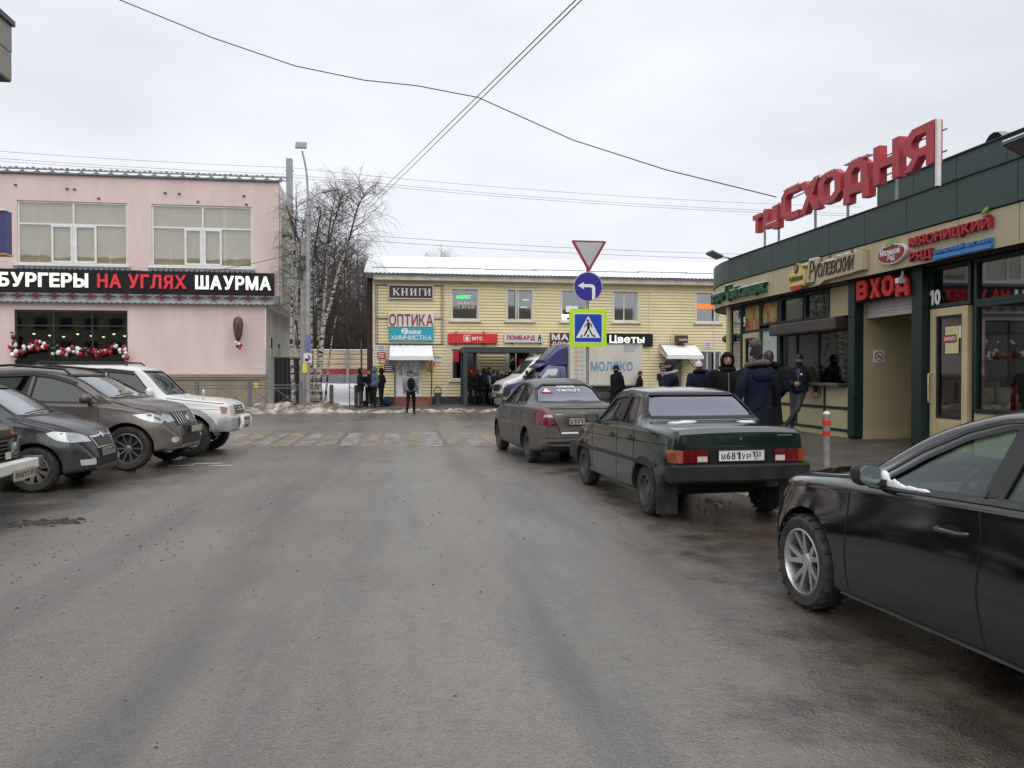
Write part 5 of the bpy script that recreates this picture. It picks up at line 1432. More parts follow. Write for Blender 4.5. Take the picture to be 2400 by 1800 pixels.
class Car:
 def __init__(s, name, label, cat, loc, rz, spec, mats, group=None):
  s.root = thing(name, label, cat, loc, rz, group); s.sp = spec; s.m = mats
  sp = spec
  s.top = pchip(sp['top']); s.belt = pchip(sp['belt']); s.wb = pchip(sp['wb']); s.wm = pchip(sp['wm']); s.wt = pchip(sp['wt']); s.bot = pchip(sp['bot'])
  s.x0, s.x1 = sp['x']
 def section(s, x, inset=0., zmin=None):
  zt, zb, wb, wm, wt, zl = s.top(x) - inset, s.belt(x), s.wb(x) - inset, s.wm(x) - inset, s.wt(x) - inset, s.bot(x)
  if zmin is not None: zl = zmin
  zb = min(zb, zt - .004); h = zt - zb; zm = s.sp.get('zm', .62); zm = min(max(zm, zl + .1), zb - .06)
  sh = s.sp.get('shoulder', .02); cr = s.sp.get('crown', .02)
  P = [(0, zl), (wm - .16, zl), (wm - .03, zl + .03), (wm - .005, zl + .10), (wm, zm), (wb + .004, zb - .07), (wb, zb - .02), (wb - sh, zb + min(.01, h * .2)),
    (wb - sh - .02, zb + min(.04, h * .35)), (wt + .02, zt - min(.10, h * .5)), (wt - .0, zt - min(.035, h * .25)), (wt - .09, zt - min(.004, h * .05)), (wt * .5, zt + cr * .8), (0, zt + cr)]
  return chaikin(P, 2)
 def loft(s, xs, inset=0., zmin=None):
  mb = MB(); rings = []
  for x in xs:
   P = s.section(x, inset, zmin)
   rings.append([(x, y, z) for y, z in P] + [(x, -y, z) for y, z in P[-2:0:-1]])
  mb.loft(rings); return mb
 def body(s, hollow=True):
  sp = s.sp
  st = sp.get('step', .05)
  n = int((s.x1 - s.x0) / st)
  xs = sorted(set([round(s.x0 + (s.x1 - s.x0) * i / n, 4) for i in range(n + 1)] + [s.x0 + .006, s.x0 + .02, s.x1 - .006, s.x1 - .02] + list(sp.get('xs', []))))
  me = s.loft(xs).mesh('body', [s.m['paint'], M['black'], M['seam']], smooth=None)
  bm = bmesh.new(); bm.from_mesh(me); s.bvh = BVHTree.FromBMesh(bm); bm.free()
  o = link_mesh('body', me, s.root); s.bo = o
  cut = []
  def cutter(mb, nm='cutter'):
   c = mb.build(nm, [M['black']], s.root); cut.append(c)
   bm = bmesh.new(); bm.from_mesh(c.data); bmesh.ops.remove_doubles(bm, verts=bm.verts[:], dist=1e-5); bmesh.ops.recalc_face_normals(bm, faces=bm.faces[:]); bm.to_mesh(c.data); bm.free()
   md = o.modifiers.new('b', 'BOOLEAN'); md.operation = 'DIFFERENCE'; md.object = c; md.solver = 'EXACT'; md.use_self = False
  # wheel wells
  mb = MB(); ax = sp['axles']; rr = sp['R']; ra = sp.get('arch', rr + .055)
  for x in ax:
   for sd in (-1, 1):
    mb.lathe([(0, .40), (ra, .40), (ra, 1.25), (0, 1.25)], 40, lambda r, a, h: (x + r * math.cos(a), sd * h, rr + .01 + r * math.sin(a) * 1.0))
  cutter(mb)
  if hollow:
   c0, c1 = sp['cabin']
   k = int((c1 - c0) / .1)
   cutter(s.loft([c0 + (c1 - c0) * i / k for i in range(k + 1)], .05, .42))
   mb = MB()
   for P in sp['side']: mb.prism(P, lambda u, v, d: (u, d, v), -1.3, 1.3)
   cutter(mb)
   mb = MB()
   for P, xa, xb in sp['ends']: mb.prism(P, lambda u, v, d: (d, u, v), xa, xb)
   cutter(mb)
  dg = bpy.context.evaluated_depsgraph_get(); dg.update()
  m2 = bpy.data.meshes.new_from_object(o.evaluated_get(dg))
  o.modifiers.clear(); o.data = m2; m2.name = 'body'
  for c in cut:
   md_ = c.data; bpy.data.objects.remove(c); bpy.data.meshes.remove(md_)
  m2.materials.clear()
  for m in (s.m['paint'], M['black'], M['seam']): m2.materials.append(m)
  zl = min(p[1] for p in sp['bot'])
  for p in m2.polygons:
   c = p.center; mi = 0
   for x in ax:
    d = math.hypot(c.x - x, c.z - rr - .01)
    if abs(c.y) > .39 and d < ra - .0 + .004 and (abs(d - ra) < .012 or abs(abs(c.y) - .40) < .004): mi = 1
   if hollow and abs(c.y) < s.wm(c.x) - .03 and sp['cabin'][0] - .03 < c.x < sp['cabin'][1] + .03 and c.z < s.top(c.x) - .035 and c.z > .40 and not s.on_skin(p): mi = 1
   if p.normal.z < -.7 and c.z < zl + .09: mi = 1
   p.material_index = mi; p.use_smooth = True
  m2.set_sharp_from_angle(angle=R(sp.get('sharp', 32)))
  return o
 def on_skin(s, p):
  r = s.bvh.find_nearest(p.center)
  return r[3] is not None and r[3] < .008
 # --- projection of 2-D shapes onto the skin
 def hit(s, u, v, ax):
  if ax == 'L': o, d = V3(u, 2, v), V3(0, -1, 0)
  elif ax == 'R': o, d = V3(u, -2, v), V3(0, 1, 0)
  elif ax == 'F': o, d = V3(s.x1 + 2, u, v), V3(-1, 0, 0)
  elif ax == 'B': o, d = V3(s.x0 - 2, u, v), V3(1, 0, 0)
  elif ax == 'T': o, d = V3(u, v, 4), V3(0, 0, -1)
  r = s.bvh.ray_cast(o, d)
  if r[0] is None:
   r = s.bvh.find_nearest(o + d * (2 - .7 if ax in 'LR' else 2.05))
   n = r[1]
   return r[0], n if n.dot(d) < 0 else -n
  n = r[1]
  return r[0], (n if n.dot(d) < 0 else -n)
 def patch(s, name, poly, ax, m, off=.004, th=.012, res=.07, parent=None, smooth=40):
  bm = bmesh.new()
  bm.faces.new([bm.verts.new((u, v, 0)) for u, v in poly])
  us = [p[0] for p in poly]; vs = [p[1] for p in poly]
  for lo, hi, nn in ((min(us), max(us), V3(1, 0, 0)), (min(vs), max(vs), V3(0, 1, 0))):
   k = int((hi - lo) / res) + 1
   for i in range(1, k):
    bmesh.ops.bisect_plane(bm, geom=bm.verts[:] + bm.edges[:] + bm.faces[:], plane_co=nn * (lo + (hi - lo) * i / k), plane_no=nn, dist=1e-5)
  bm.verts.index_update()
  out = []; inn = []
  for v in bm.verts:
   p, n = s.hit(v.co.x, v.co.y, ax)
   out.append(p + n * off); inn.append(p + n * (off - th))
  fs = [[v.index for v in f.verts] for f in bm.faces]
  bd = [(e.verts[0].index, e.verts[1].index) for e in bm.edges if e.is_boundary]
  n = len(out); bm.free()
  mb = MB(); mb.add(out + inn, fs + [[i + n for i in f[::-1]] for f in fs] + [(a, b, b + n, a + n) for a, b in bd])
  return mb.build(name, m, parent or s.root, smooth=smooth)
 def strip(s, name, line, ax, m, w=.012, off=.002, closed=False, parent=None, th=.008, step=.05):
  P = []
  L_ = list(line) + ([line[0]] if closed else [])
  for a, b in zip(L_[:-1], L_[1:]):
   k = max(1, int(math.hypot(b[0] - a[0], b[1] - a[1]) / step))
   for i in range(k): P.append((a[0] + (b[0] - a[0]) * i / k, a[1] + (b[1] - a[1]) * i / k))
  if not closed: P.append(L_[-1])
  Lf, Rt = thick(P, w, closed)
  pts = []
  for a, b in zip(Lf, Rt):
   p, n = s.hit(a.x, a.y, ax); q, k2 = s.hit(b.x, b.y, ax)
   pts.append([p + n * off, q + k2 * off, q + k2 * (off - th), p + n * (off - th)])
  mb = MB(); n = len(pts)
  vs = [p for r in pts for p in r]; fs = []
  for i in range(n if closed else n - 1):
   j = (i + 1) % n
   for k in range(4):
    fs.append((i * 4 + k, i * 4 + (k + 1) % 4, j * 4 + (k + 1) % 4, j * 4 + k))
  if not closed: fs += [(0, 1, 2, 3), ((n - 1) * 4, (n - 1) * 4 + 1, (n - 1) * 4 + 2, (n - 1) * 4 + 3)]
  mb.add(vs, fs)
  return mb.build(name, m, parent or s.root, smooth=60)
 def windows(s, gm, seal=.022, hollow=True, sides='LR'):
  sp = s.sp
  for P in sp['side']:
   for sd in sides:
    s.patch('side_window', P, sd, gm, -.010 if hollow else .004, .006 if hollow else .01)
    if seal: s.strip('window_seal', P, sd, s.m.get('seal', M['seal']), seal, .004, True)
  for i, (P, xa, xb) in enumerate(sp['ends']):
   ax = 'F' if xb > 0 and xa > -.5 else 'B'
   s.patch('windscreen' if ax == 'F' else 'rear_window', P, ax, sp.get('rearglass', gm) if ax == 'B' else sp.get('frontglass', gm), -.010 if hollow else .004, .006)
   if seal: s.strip('window_seal', P, ax, s.m.get('seal', M['seal']), seal, .004, True)
 def wheels(s, rim, spokes=10, sw=.03, twist=0., hub=.055, yo=None, rimr=None, tw=.2, disc=M['darkrim'], split=0., dish=.02, rim_m=None, steer=0.):
  sp = s.sp; Rr = sp['R']; yo = yo or sp['track']; rimr = rimr or Rr * .66
  ty = MB()
  ty.lathe([(rimr - .005, -.09), (rimr + .02, -tw / 2), (Rr - .03, -tw / 2 - .004), (Rr - .008, -tw / 2 + .02), (Rr, -tw / 2 + .05), (Rr, tw / 2 - .05), (Rr - .008, tw / 2 - .02), (Rr - .03, tw / 2 + .004), (rimr + .02, tw / 2), (rimr - .005, .085)], 40, lambda r, a, h: (r * math.cos(a), h, r * math.sin(a)))
  for k in range(44):
   a = 2 * math.pi * k / 44
   ty.obox((math.cos(a) * Rr, (.05 if k % 2 else -.05), math.sin(a) * Rr), (.008, tw * .42, .022), Matrix.Rotation(-a, 3, 'Y'))
  tme = ty.mesh('tyre', M['rubber'], smooth=50)
  rm = MB()
  rm.lathe([(rimr, .088), (rimr - .012, .092), (rimr - .02, .075), (rimr - .03, -.08), (rimr, -.08)], 36, lambda r, a, h: (r * math.cos(a), h, r * math.sin(a)))
  if spokes:
   for k in range(spokes):
    a = 2 * math.pi * k / spokes
    for q in ((-1, 1) if split else (0,)):
     a0 = a + q * split * .35; a1 = a + twist + q * split
     ca, sa = math.cos(a0), math.sin(a0); cb, sb = math.cos(a1), math.sin(a1)
     i_ = hub * .8; o_ = rimr - .012; w0 = sw * 1.1; w1 = sw * .8
     P = []
     for (r_, c_, s_, w_, yy) in ((i_, ca, sa, w0, .062 - dish), (o_, cb, sb, w1, .078)):
      for e in (-1, 1):
       for dd in (0, -.03): P.append((r_ * c_ - e * w_ / 2 * s_, yy + dd, r_ * s_ + e * w_ / 2 * c_))
     rm.add(P, [(0, 2, 6, 4), (1, 5, 7, 3), (0, 4, 5, 1), (2, 3, 7, 6), (0, 1, 3, 2), (4, 6, 7, 5)])
   rm.lathe([(0, .07 - dish), (hub * .75, .068 - dish), (hub, .058 - dish), (hub, .02 - dish), (0, .02)], 16, lambda r, a, h: (r * math.cos(a), h, r * math.sin(a)))
  else:
   rm.lathe([(0, .06), (.03, .062), (.06, .055), (.075, .03), (rimr * .55, .015), (rimr * .62, .045), (rimr * .82, .05), (rimr * .9, .02), (rimr - .03, .01)], 36, lambda r, a, h: (r * math.cos(a), h, r * math.sin(a)))
   for k in range(8):
    a = 2 * math.pi * k / 8; rm.sphere((rimr * .73 * math.cos(a), .05, rimr * .73 * math.sin(a)), (.018, .006, .018), 6, 4)
  rme = rm.mesh('rim', rim_m or rim, smooth=35)
  hb = MB(); hb.lathe([(0, .0), (rimr * .8, .0), (rimr * .8, -.03), (0, -.03)], 24, lambda r, a, h: (r * math.cos(a), h, r * math.sin(a)))
  hme = hb.mesh('wheel', disc, smooth=35)
  for x in sp['axles']:
   for sd in (1, -1):
    w = link_mesh('wheel', hme, s.root); w.location = (x, sd * (yo), Rr)
    w.rotation_euler = (0, 0, (math.pi if sd < 0 else 0) + (steer if x > 0 else 0))
    link_mesh('tyre', tme, w); link_mesh('rim', rme, w)
 def mirror(s, x, z, y, m, w=.17, h=.12, d=.1, boxy=.42, gsq=.75):
  for sd in (1, -1):
   bm = bmesh.new(); bmesh.ops.create_cube(bm, size=1)
   bmesh.ops.bevel(bm, geom=bm.edges[:], offset=boxy, segments=4, affect='EDGES', profile=.6)
   for v in bm.verts:
    q = v.co.x + .5      # 0 at the glass, 1 at the front
    f = 1 - .45 * q * q
    v.co = (x - d * .5 + d * 1.5 * q, sd * (y + w / 2 + v.co.y * w * f), z + v.co.z * h * f)
   mb = MB(); mb.bm(bm)
   mb.bar((x, sd * (y - .08), z - h * .42), (x, sd * (y + .05), z - h * .30), .06, .04)
   o = mb.build('mirror', m, s.root, smooth=40)
   mb = MB(); mb.prism(oct_(sd * (y + w * .5), z, w * .40, h * .40, 24, gsq), lambda u, v, e: (x - d * .5 - .006 + e, u, v), 0, .01); mb.build('mirror_glass', M['mirrorglass'], o)
 def plate(s, ax, y, z, txt, reg, m, w=.52, h=.112, push=.0, frame=True):
  p, n = s.hit(y, z, ax); sg = 1 if ax == 'F' else -1
  x = p.x + sg * (.012 + push)
  U = V3(0, 1 if ax == 'F' else -1, 0); Z = V3(0, 0, 1)
  mb = MB(); mb.box(x - sg * .012, x, y - w / 2, y + w / 2, z - h / 2, z + h / 2); o = mb.build('number_plate', m, s.root)
  q = V3(x + sg * .001, y, z)
  if txt:
   mb2 = MB()
   c = [t for t in txt]; wid = w * .66; x_ = -w / 2 + .03
   for i, t in enumerate(c):
    big = t.isdigit(); hh = .076 if big else .058; ww = wid / len(c)
    text(t, q + U * (x_ + i * ww) + Z * (-.040), U, Z, ww * .78, hh, .001, M['ink'], mb=mb2, bold=.015)
   if reg:
    for i, t in enumerate(reg): text(t, q + U * (w * .235 + i * .036) + Z * (-.018), U, Z, .030, .058, .001, M['ink'], mb=mb2, bold=.01)
    text('RUS', q + U * (w * .27) + Z * (-.045), U, Z, .05, .018, .001, M['ink'], mb=mb2)
   fx = lambda u, v, d: q + U * u + Z * v + V3(sg * d, 0, 0)
   mb2.prism([(w * .2, -h / 2 + .008), (w * .206, -h / 2 + .008), (w * .206, h / 2 - .008), (w * .2, h / 2 - .008)], fx, 0, .001)
   mb2.build('lettering', M['ink'], o)
  if frame:
   mb = MB(); frame_rect(mb, lambda u, v, d: q + U * u + Z * v + V3(sg * d, 0, 0), -w / 2 - .01, w / 2 + .01, -h / 2 - .01, h / 2 + .01, .011, -.012, .002); mb.build('plate_frame', M['black'], o)
  return o
 def handles(s, pts, m, sides='LR', w=.2):
  for x, z in pts:
   for sd in sides:
    p, n = s.hit(x, z, sd); k = 1 if sd == 'L' else -1
    mb = MB(); y = p.y
    mb.tube([(x - w / 2, y - k * .01, z), (x - w / 2 + .03, y + k * .03, z), (x + w / 2 - .03, y + k * .03, z), (x + w / 2, y - k * .01, z)], .013, 8)
    o = mb.build('door_handle', m, s.root, smooth=60)
    P = [(x + .07 * math.cos(q * .7), z + .035 * math.sin(q * .7)) for q in range(9)]
    s.patch('handle_recess', P, sd, M['seam'], .0015, .004, parent=o)
 def interior(s, dash_x, seats, hue, wheel=True, sx=.0):
  mb = MB(); mb.cbox(dash_x - .35, dash_x + .05, -.62, .62, .72, .93, .05); o = mb.build('dashboard', M['black'], s.root, smooth=40)
  for x in seats:
   for y in (-.36, .36):
    mb = MB(); mb.cbox(x - .25, x + .25, y - .24, y + .24, .40, .58, .06)
    rot = Matrix.Rotation(R(-15), 3, 'Y'); mb.obox((x - .32, y, .86), (.13, .46, .62), rot); mb.obox((x - .42, y, 1.20), (.09, .24, .15), rot)
    mb.build('seat', hue, s.root, smooth=40)
  if wheel:
   mb = MB(); c = V3(dash_x - .42, .36, .94); rot = Matrix.Rotation(R(-25), 3, 'Y')
   n = 28; r1, r2 = .185, .016; vs = []; fs = []
   for i in range(n):
    a = 2 * math.pi * i / n
    for k in range(6):
     b_ = 2 * math.pi * k / 6
     vs.append(c + rot @ V3(r2 * math.sin(b_), (r1 + r2 * math.cos(b_)) * math.cos(a), (r1 + r2 * math.cos(b_)) * math.sin(a)))
   for i in range(n):
    for k in range(6): fs.append((i * 6 + k, ((i + 1) % n) * 6 + k, ((i + 1) % n) * 6 + (k + 1) % 6, i * 6 + (k + 1) % 6))
   mb.add(vs, fs); mb.obox(c, (.03, .14, .11), rot); mb.obox(c, (.02, .36, .03), rot); mb.obox(c + rot @ V3(0, 0, -.09), (.02, .03, .18), rot)
   mb.build('steering_wheel', M['black'], s.root, smooth=50)

M['mirrorglass'] = mat('mirror_glass', (.22, .26, .26), .12, .7)
M['carglass'] = glass('car_glass', (.34, .38, .36), base=.05, amt=.75)
M['carglass_clear'] = glass('clear_car_glass', (.74, .84, .78), base=.05, amt=.75)
M['tint'] = glass('tinted_car_glass', (.10, .11, .13), base=.20, amt=.7)
M['greytint'] = glass('violet_tinted_glass', (.05, .05, .06), refl=(.86, .86, 1), base=.34, amt=.6)
M['seatcloth'] = mat('grey_seat_cloth', (.06, .06, .065), .9, col2=(.09, .09, .09), ns=9)
M['headclear'] = mat('headlamp_glass', (.58, .6, .6), .1, .35, coat=.8, col2=(.3, .31, .31), ns=5)
def oct_(cx, cz, rx, rz, n=14, sq=1.): return [(cx + rx * math.copysign(abs(math.cos(q * 2 * math.pi / n)) ** sq, math.cos(q * 2 * math.pi / n)), cz + rz * math.copysign(abs(math.sin(q * 2 * math.pi / n)) ** sq, math.sin(q * 2 * math.pi / n))) for q in range(n)]

# ===== dark green boxy saloon (rear towards us)
sp = dict(x=(-1.98, 2.02), axles=(-1.23, 1.23), R=.285, arch=.34, track=.70,
 top=[(-1.98, .965), (-1.95, 1.025), (-1.2, 1.055), (-1.12, 1.07), (-.66, 1.385), (-.36, 1.42), (.1, 1.425), (.3, 1.38), (.98, .96), (1.1, .92), (1.85, .78), (1.98, .74), (2.02, .70)],
 belt=[(-1.98, .95), (-1.2, .985), (.9, .92), (2.02, .68)],
 wb=[(-1.98, .70), (-1.85, .755), (-1.2, .79), (.6, .79), (1.6, .75), (2.02, .66)], wm=[(-1.98, .72), (-1.85, .79), (-1.2, .815), (1.2, .815), (1.8, .77), (2.02, .68)],
 wt=[(-1.98, .68), (-1.25, .72), (-1.1, .72), (-.65, .60), (.2, .58), (.95, .66), (2.02, .60)],
 bot=[(-1.98, .47), (-1.75, .43), (-1.55, .30), (-1.2, .22), (1.4, .2), (2.02, .3)], zm=.62, shoulder=.015, crown=.012, sharp=28, cabin=(-1.0, .85),
 side=[[(-.30, .955), (.66, .935), (.26, 1.275), (-.28, 1.305)][::1], [(-.88, .965), (-.36, .957), (-.34, 1.305), (-.58, 1.285)]],
 ends=[([(-.60, .97), (.60, .97), (.47, 1.30), (-.47, 1.30)], .1, 1.3), ([(-.69, 1.095), (.69, 1.095), (.555, 1.36), (-.555, 1.36)], -1.4, -.4)], rearglass=M['greytint'])
sp['side'] = [[(-.26, .985), (.72, .955), (.29, 1.295), (-.24, 1.33)], [(-.80, .995), (-.32, .988), (-.30, 1.33), (-.58, 1.31)]]
cA = Car('parked_car', 'dark green boxy saloon with black bumper and white number plate', 'car', (3.48, 9.72, 0), R(92.7), sp,
   dict(paint=paint('green_black_paint', (.003, .017, .0152), (.05, .046, .04), .2, .16, .2, .55, .25, .0, 1.)), 'cars parked along the right kerb')
cA.body(); cA.windows(M['carglass'], .03); cA.wheels(M['darkrim'], 0, rimr=.185, tw=.17)
P = [(-1.02, .965), (-.88, .964), (-.70, 1.25), (-.76, 1.23)]
for sd in 'LR':
 cA.patch('quarter_window', [(-1.03, 1.0), (-.88, .998), (-.68, 1.23), (-.80, 1.195)], sd, M['tint'], .003, .006)
 cA.strip('door_gap', [(.78, .93), (.76, .5), (.7, .25)], sd, M['seam'], .012)
 cA.strip('door_gap', [(-.28, .95), (-.28, .25)], sd, M['seam'], .012)
 cA.strip('door_gap', [(-.88, .94), (-.90, .66), (-.97, .5)], sd, M['seam'], .012)
 cA.strip('side_moulding', [(-1.6, .60), (1.7, .575)], sd, M['black'], .045, .012, th=.02)
 cA.strip('belt_crease', [(-1.9, .845), (1.5, .76)], sd, M['seam'], .010, .001)
 cA.strip('arch_trim', [(-1.23 + .355 * math.cos(a), .295 + .355 * math.sin(a)) for a in [R(q) for q in range(0, 181, 15)]], sd, M['black'], .04, .014, th=.03)
 cA.strip('arch_trim', [(1.23 + .355 * math.cos(a), .295 + .355 * math.sin(a)) for a in [R(q) for q in range(0, 181, 15)]], sd, M['black'], .04, .014, th=.03)
 cA.patch('side_indicator', [(1.02, .63), (1.12, .63), (1.12, .68), (1.02, .68)], sd, M['amber'], .012)
 cA.strip('rain_gutter', [(-1.0, 1.11), (-.64, 1.365), (-.2, 1.39), (.25, 1.352), (.8, 1.01)], sd, M['black'], .025, .006)
cA.handles([(.62 - .72, .83), (-.78 - .0, .84)], M['black'], w=.2)
cA.mirror(.62, 1.0, .78, M['black'], .18, .12, .07, .16, .5)
# black plastic bumpers wrap the corners
def bumper(car, x_end, sgn, z0, z1, wbk, reach, m, out=.07, thick_=.10, lip=.0, name='bumper'):
 mb = MB(); rings = []
 n = 22
 for i in range(n + 1):
  t_ = -1 + 2 * i / n; a = t_
  y = wbk * math.copysign(min(1, abs(a) * 1.22), a); k = max(0, (abs(a) - .82) / .18)
  x = x_end + sgn * (out - .05 * (abs(y) / wbk) ** 2.5) - sgn * reach * k
  yy = y
  if k > 0: yy = math.copysign(wbk, a)
  nx, ny = (sgn, 0) if k <= 0 else (sgn * (1 - k) , math.copysign(k ** .5, a))
  L_ = math.hypot(nx, ny); nx, ny = nx / L_, ny / L_
  sec = [(0, z0 + .03), (.0, z1 - .02), (-.02, z1), (-thick_, z1), (-thick_, z0), (-.03, z0)]
  rings.append([(x + nx * d, yy + ny * d, z) for d, z in sec])
 mb.loft(rings); return mb.build(name, m, car.root, smooth=35)
bumper(cA, -1.98, -1, .455, .648, .79, .62, mat('worn_black_bumper', (.013, .013, .014), .6, col2=(.028, .027, .025), ns=4, spec=.25), .085)
bumper(cA, 2.02, 1, .34, .58, .78, .5, M['black'], .08)
for sd in (1, -1):
 for (a, c, m, nm) in ((.77, .66, M['amber'], 'indicator_lens'), (.655, .52, M['redlens'], 'tail_lamp'), (.515, .38, M['redlens'], 'tail_lamp')):
  cA.patch(nm, [(sd * a, .668), (sd * c, .668), (sd * c, .80), (sd * a, .80)], 'B', m, .022, .05)
 cA.patch('reverse_lamp', [(sd * .50, .678), (sd * .39, .678), (sd * .39, .735), (sd * .50, .735)], 'B', M['lampglass'], .026, .02)
 mb = MB(); mb.box(-1.72, -1.70, sd * .72 - .12, sd * .72 + .12, .09, .42); mb.build('mud_flap', M['black'], cA.root)
cA.patch('plate_panel', [(-.37, .655), (.37, .655), (.37, .807), (-.37, .807)], 'B', M['seam'], .012, .03)
cA.plate('B', 0, .738, 'М681УР', '150', M['platewhite'], push=.012)
cA.strip('boot_gap', [(-.70, 1.02), (-.73, .82), (.73, .82), (.70, 1.02)], 'B', M['seam'], .012)
cA.patch('boot_lock', oct_(0, .915, .014, .014), 'B', M['chrome'], .006)
cA.patch('badge', [(-.42, .94), (-.60, .94), (-.60, .955), (-.42, .955)], 'B', M['chrome'], .004)
mb = MB(); mb.tube([(-1.7, .25, .22), (-2.03, .25, .21)], .025, 8); mb.build('exhaust_pipe', M['darkrim'], cA.root)
cA.interior(.62, (.1,), M['seatcloth']); mb = MB(); mb.cbox(-.95, -.5, -.55, .55, .42, .62, .05); mb.obox((-.92, 0, .85), (.14, 1.1, .5), Matrix.Rotation(R(-14), 3, 'Y')); mb.build('rear_bench', M['seatcloth'], cA.root, smooth=40)
for x, y in ((-1.35, .45), (-1.3, .3), (-1.33, -.4)):
 p, n = cA.hit(x, y, 'T'); mb = MB(); mb.sphere(p, (.05, .12, .012), 8, 5); mb.build('snow_patch', M['snow'], cA.root)

# ===== grey rounded saloon (rear towards us)
sp = dict(x=(-2.08, 2.16), axles=(-1.24, 1.24), R=.30, arch=.355, track=.70,
 top=[(-2.08, .80), (-2.05, .98), (-2.0, 1.04), (-1.6, 1.075), (-1.45, 1.09), (-.85, 1.42), (-.3, 1.50), (.15, 1.48), (.5, 1.38), (1.2, 1.0), (1.35, .96), (1.9, .80), (2.1, .68), (2.16, .55)],
 belt=[(-2.08, .78), (-2.0, 1.0), (-1.5, 1.02), (.9, .96), (1.6, .84), (2.16, .54)],
 wb=[(-2.08, .66), (-1.95, .74), (-1.3, .81), (.6, .81), (1.5, .77), (2.0, .62), (2.16, .48)], wm=[(-2.08, .70), (-1.95, .79), (-1.3, .85), (1.2, .85), (1.8, .76), (2.05, .62), (2.16, .5)],
 wt=[(-2.08, .6), (-1.5, .66), (-1.3, .62), (-.85, .55), (.2, .56), (1.1, .68), (1.8, .6), (2.16, .42)],
 bot=[(-2.08, .36), (-1.9, .25), (-1.2, .2), (1.5, .2), (2.16, .28)], zm=.62, shoulder=.03, crown=.03, sharp=30, cabin=(-1.2, 1.0),
 side=[[(-.27, 1.03), (.80, 1.0), (.30, 1.34), (-.02, 1.41), (-.25, 1.425)], [(-1.02, 1.045), (-.33, 1.032), (-.31, 1.425), (-.6, 1.385), (-.86, 1.27)]],
 ends=[([(-.63, 1.03), (.63, 1.03), (.5, 1.38), (-.5, 1.38)], .1, 1.5), ([(-.62, 1.10), (.62, 1.10), (.55, 1.33), (.42, 1.41), (-.42, 1.41), (-.55, 1.33)], -1.8, -.5)], rearglass=M['greytint'])
cB = Car('parked_car', 'dusty grey rounded saloon with large red tail lamp parked ahead', 'car', (2.95, 15.1, 0), R(95.0), sp,
   dict(paint=paint('dusty_grey_paint', (.085, .085, .085), (.12, .108, .092), .6, .35, .3, .8, .8, .28)), 'cars parked along the right kerb')
cB.body(); cB.windows(M['carglass'], .02); cB.wheels(M['darkrim'], 0, rimr=.20, tw=.18)
for sd in 'LR':
 cB.strip('door_gap', [(.92, .93), (.9, .6), (.78, .28)], sd, M['seam'], .010)
 cB.strip('door_gap', [(-.30, 1.02), (-.31, .6), (-.36, .28)], sd, M['seam'], .010)
 cB.strip('door_gap', [(-1.0, 1.03), (-.95, .75), (-.84, .55)], sd, M['seam'], .010)
 cB.patch('tail_lamp', [(-2.04, .72), (-1.78, .73), (-1.74, .9), (-1.84, 1.0), (-2.02, 1.03)], sd, M['redlens'], .006, .02)
cB.handles([(-.12, .86), (-.86, .89)], cB.m['paint'])
cB.mirror(.78, 1.03, .80, cB.m['paint'], .19, .15, .08)
for sd in (1, -1):
 cB.patch('tail_lamp', [(sd * .73, .72), (sd * .50, .72), (sd * .53, .86), (sd * .60, 1.0), (sd * .66, 1.0), (sd * .735, .9)], 'B', M['redlens'], .012, .03)
 cB.patch('reverse_lamp', [(sd * .70, .855), (sd * .55, .855), (sd * .565, .895), (sd * .69, .895)], 'B', M['lampglass'], .016, .02)
cB.strip('boot_gap', [(.60, 1.01), (.49, .74), (.42, .60), (-.42, .60), (-.49, .74), (-.60, 1.01)], 'B', M['seam'], .014)
cB.strip('boot_lip', [(-.60, 1.0), (.60, 1.0)], 'B', M['seam'], .018)
cB.strip('boot_snow', [(-.40, .585), (.40, .585)], 'B', M['snow'], .03, .02, th=.03)
cB.strip('bumper_gap', [(-.74, .50), (.74, .50)], 'B', M['seam'], .012)
cB.patch('bumper_dark_patch', [(-.62, .30), (.62, .30), (.66, .44), (-.66, .44)], 'B', M['black'], .003)  # black patch across the lower part of the rear bumper
cB.patch('plate_recess', [(-.36, .70), (.36, .70), (.36, .86), (-.36, .86)], 'B', mat('recess_grey', (.05, .05, .048), .6), .002)
cB.plate('B', 0, .785, 'Е931ОВ', '150', M['plate'], push=.004)
cB.patch('badge', [(-.10, .915), (-.03, .915), (-.03, .905), (.03, .905), (.03, .915), (.10, .915), (.09, .938), (.03, .938), (.03, .948), (-.03, .948), (-.03, .938), (-.09, .938)], 'B', M['chrome'], .006)
cB.patch('badge', [(.50, .895), (.36, .895), (.36, .912), (.50, .912)], 'B', M['chrome'], .004); cB.patch('badge', [(-.40, .895), (-.56, .895), (-.56, .91), (-.40, .91)], 'B', M['chrome'], .004)
tri = cB.patch('warning_sticker', [(.50, 1.26), (.28, 1.26), (.39, 1.36)], 'B', M['red'], .0, .004)
cB.patch('sticker_face', [(.46, 1.273), (.32, 1.273), (.39, 1.343)], 'B', M['whitefilm'], .003, .003, parent=tri)
for dy, hh in ((-.03, .035), (0, .04), (.03, .035)): cB.patch('stud_mark', [(.40 + dy - .012, 1.28), (.38 + dy + .002, 1.28), (.39 + dy, 1.28 + hh)], 'B', M['ink'], .005, .002, parent=tri)
rt = MB()
def on_glass(car, txt, y0, z, w, h, mb, ax='B', push=.002):
 t2 = MB(); text(txt, (0, 0, 0), (1, 0, 0), (0, 1, 0), w, h, .001, M['whitefilm'], mb=t2, bold=.03)
 vs = []
 for v in t2.v:
  p, n = car.hit(y0 - v[0], z + v[1], ax); vs.append(p + n * (push + v[2]))
 mb.add(vs, t2.f)
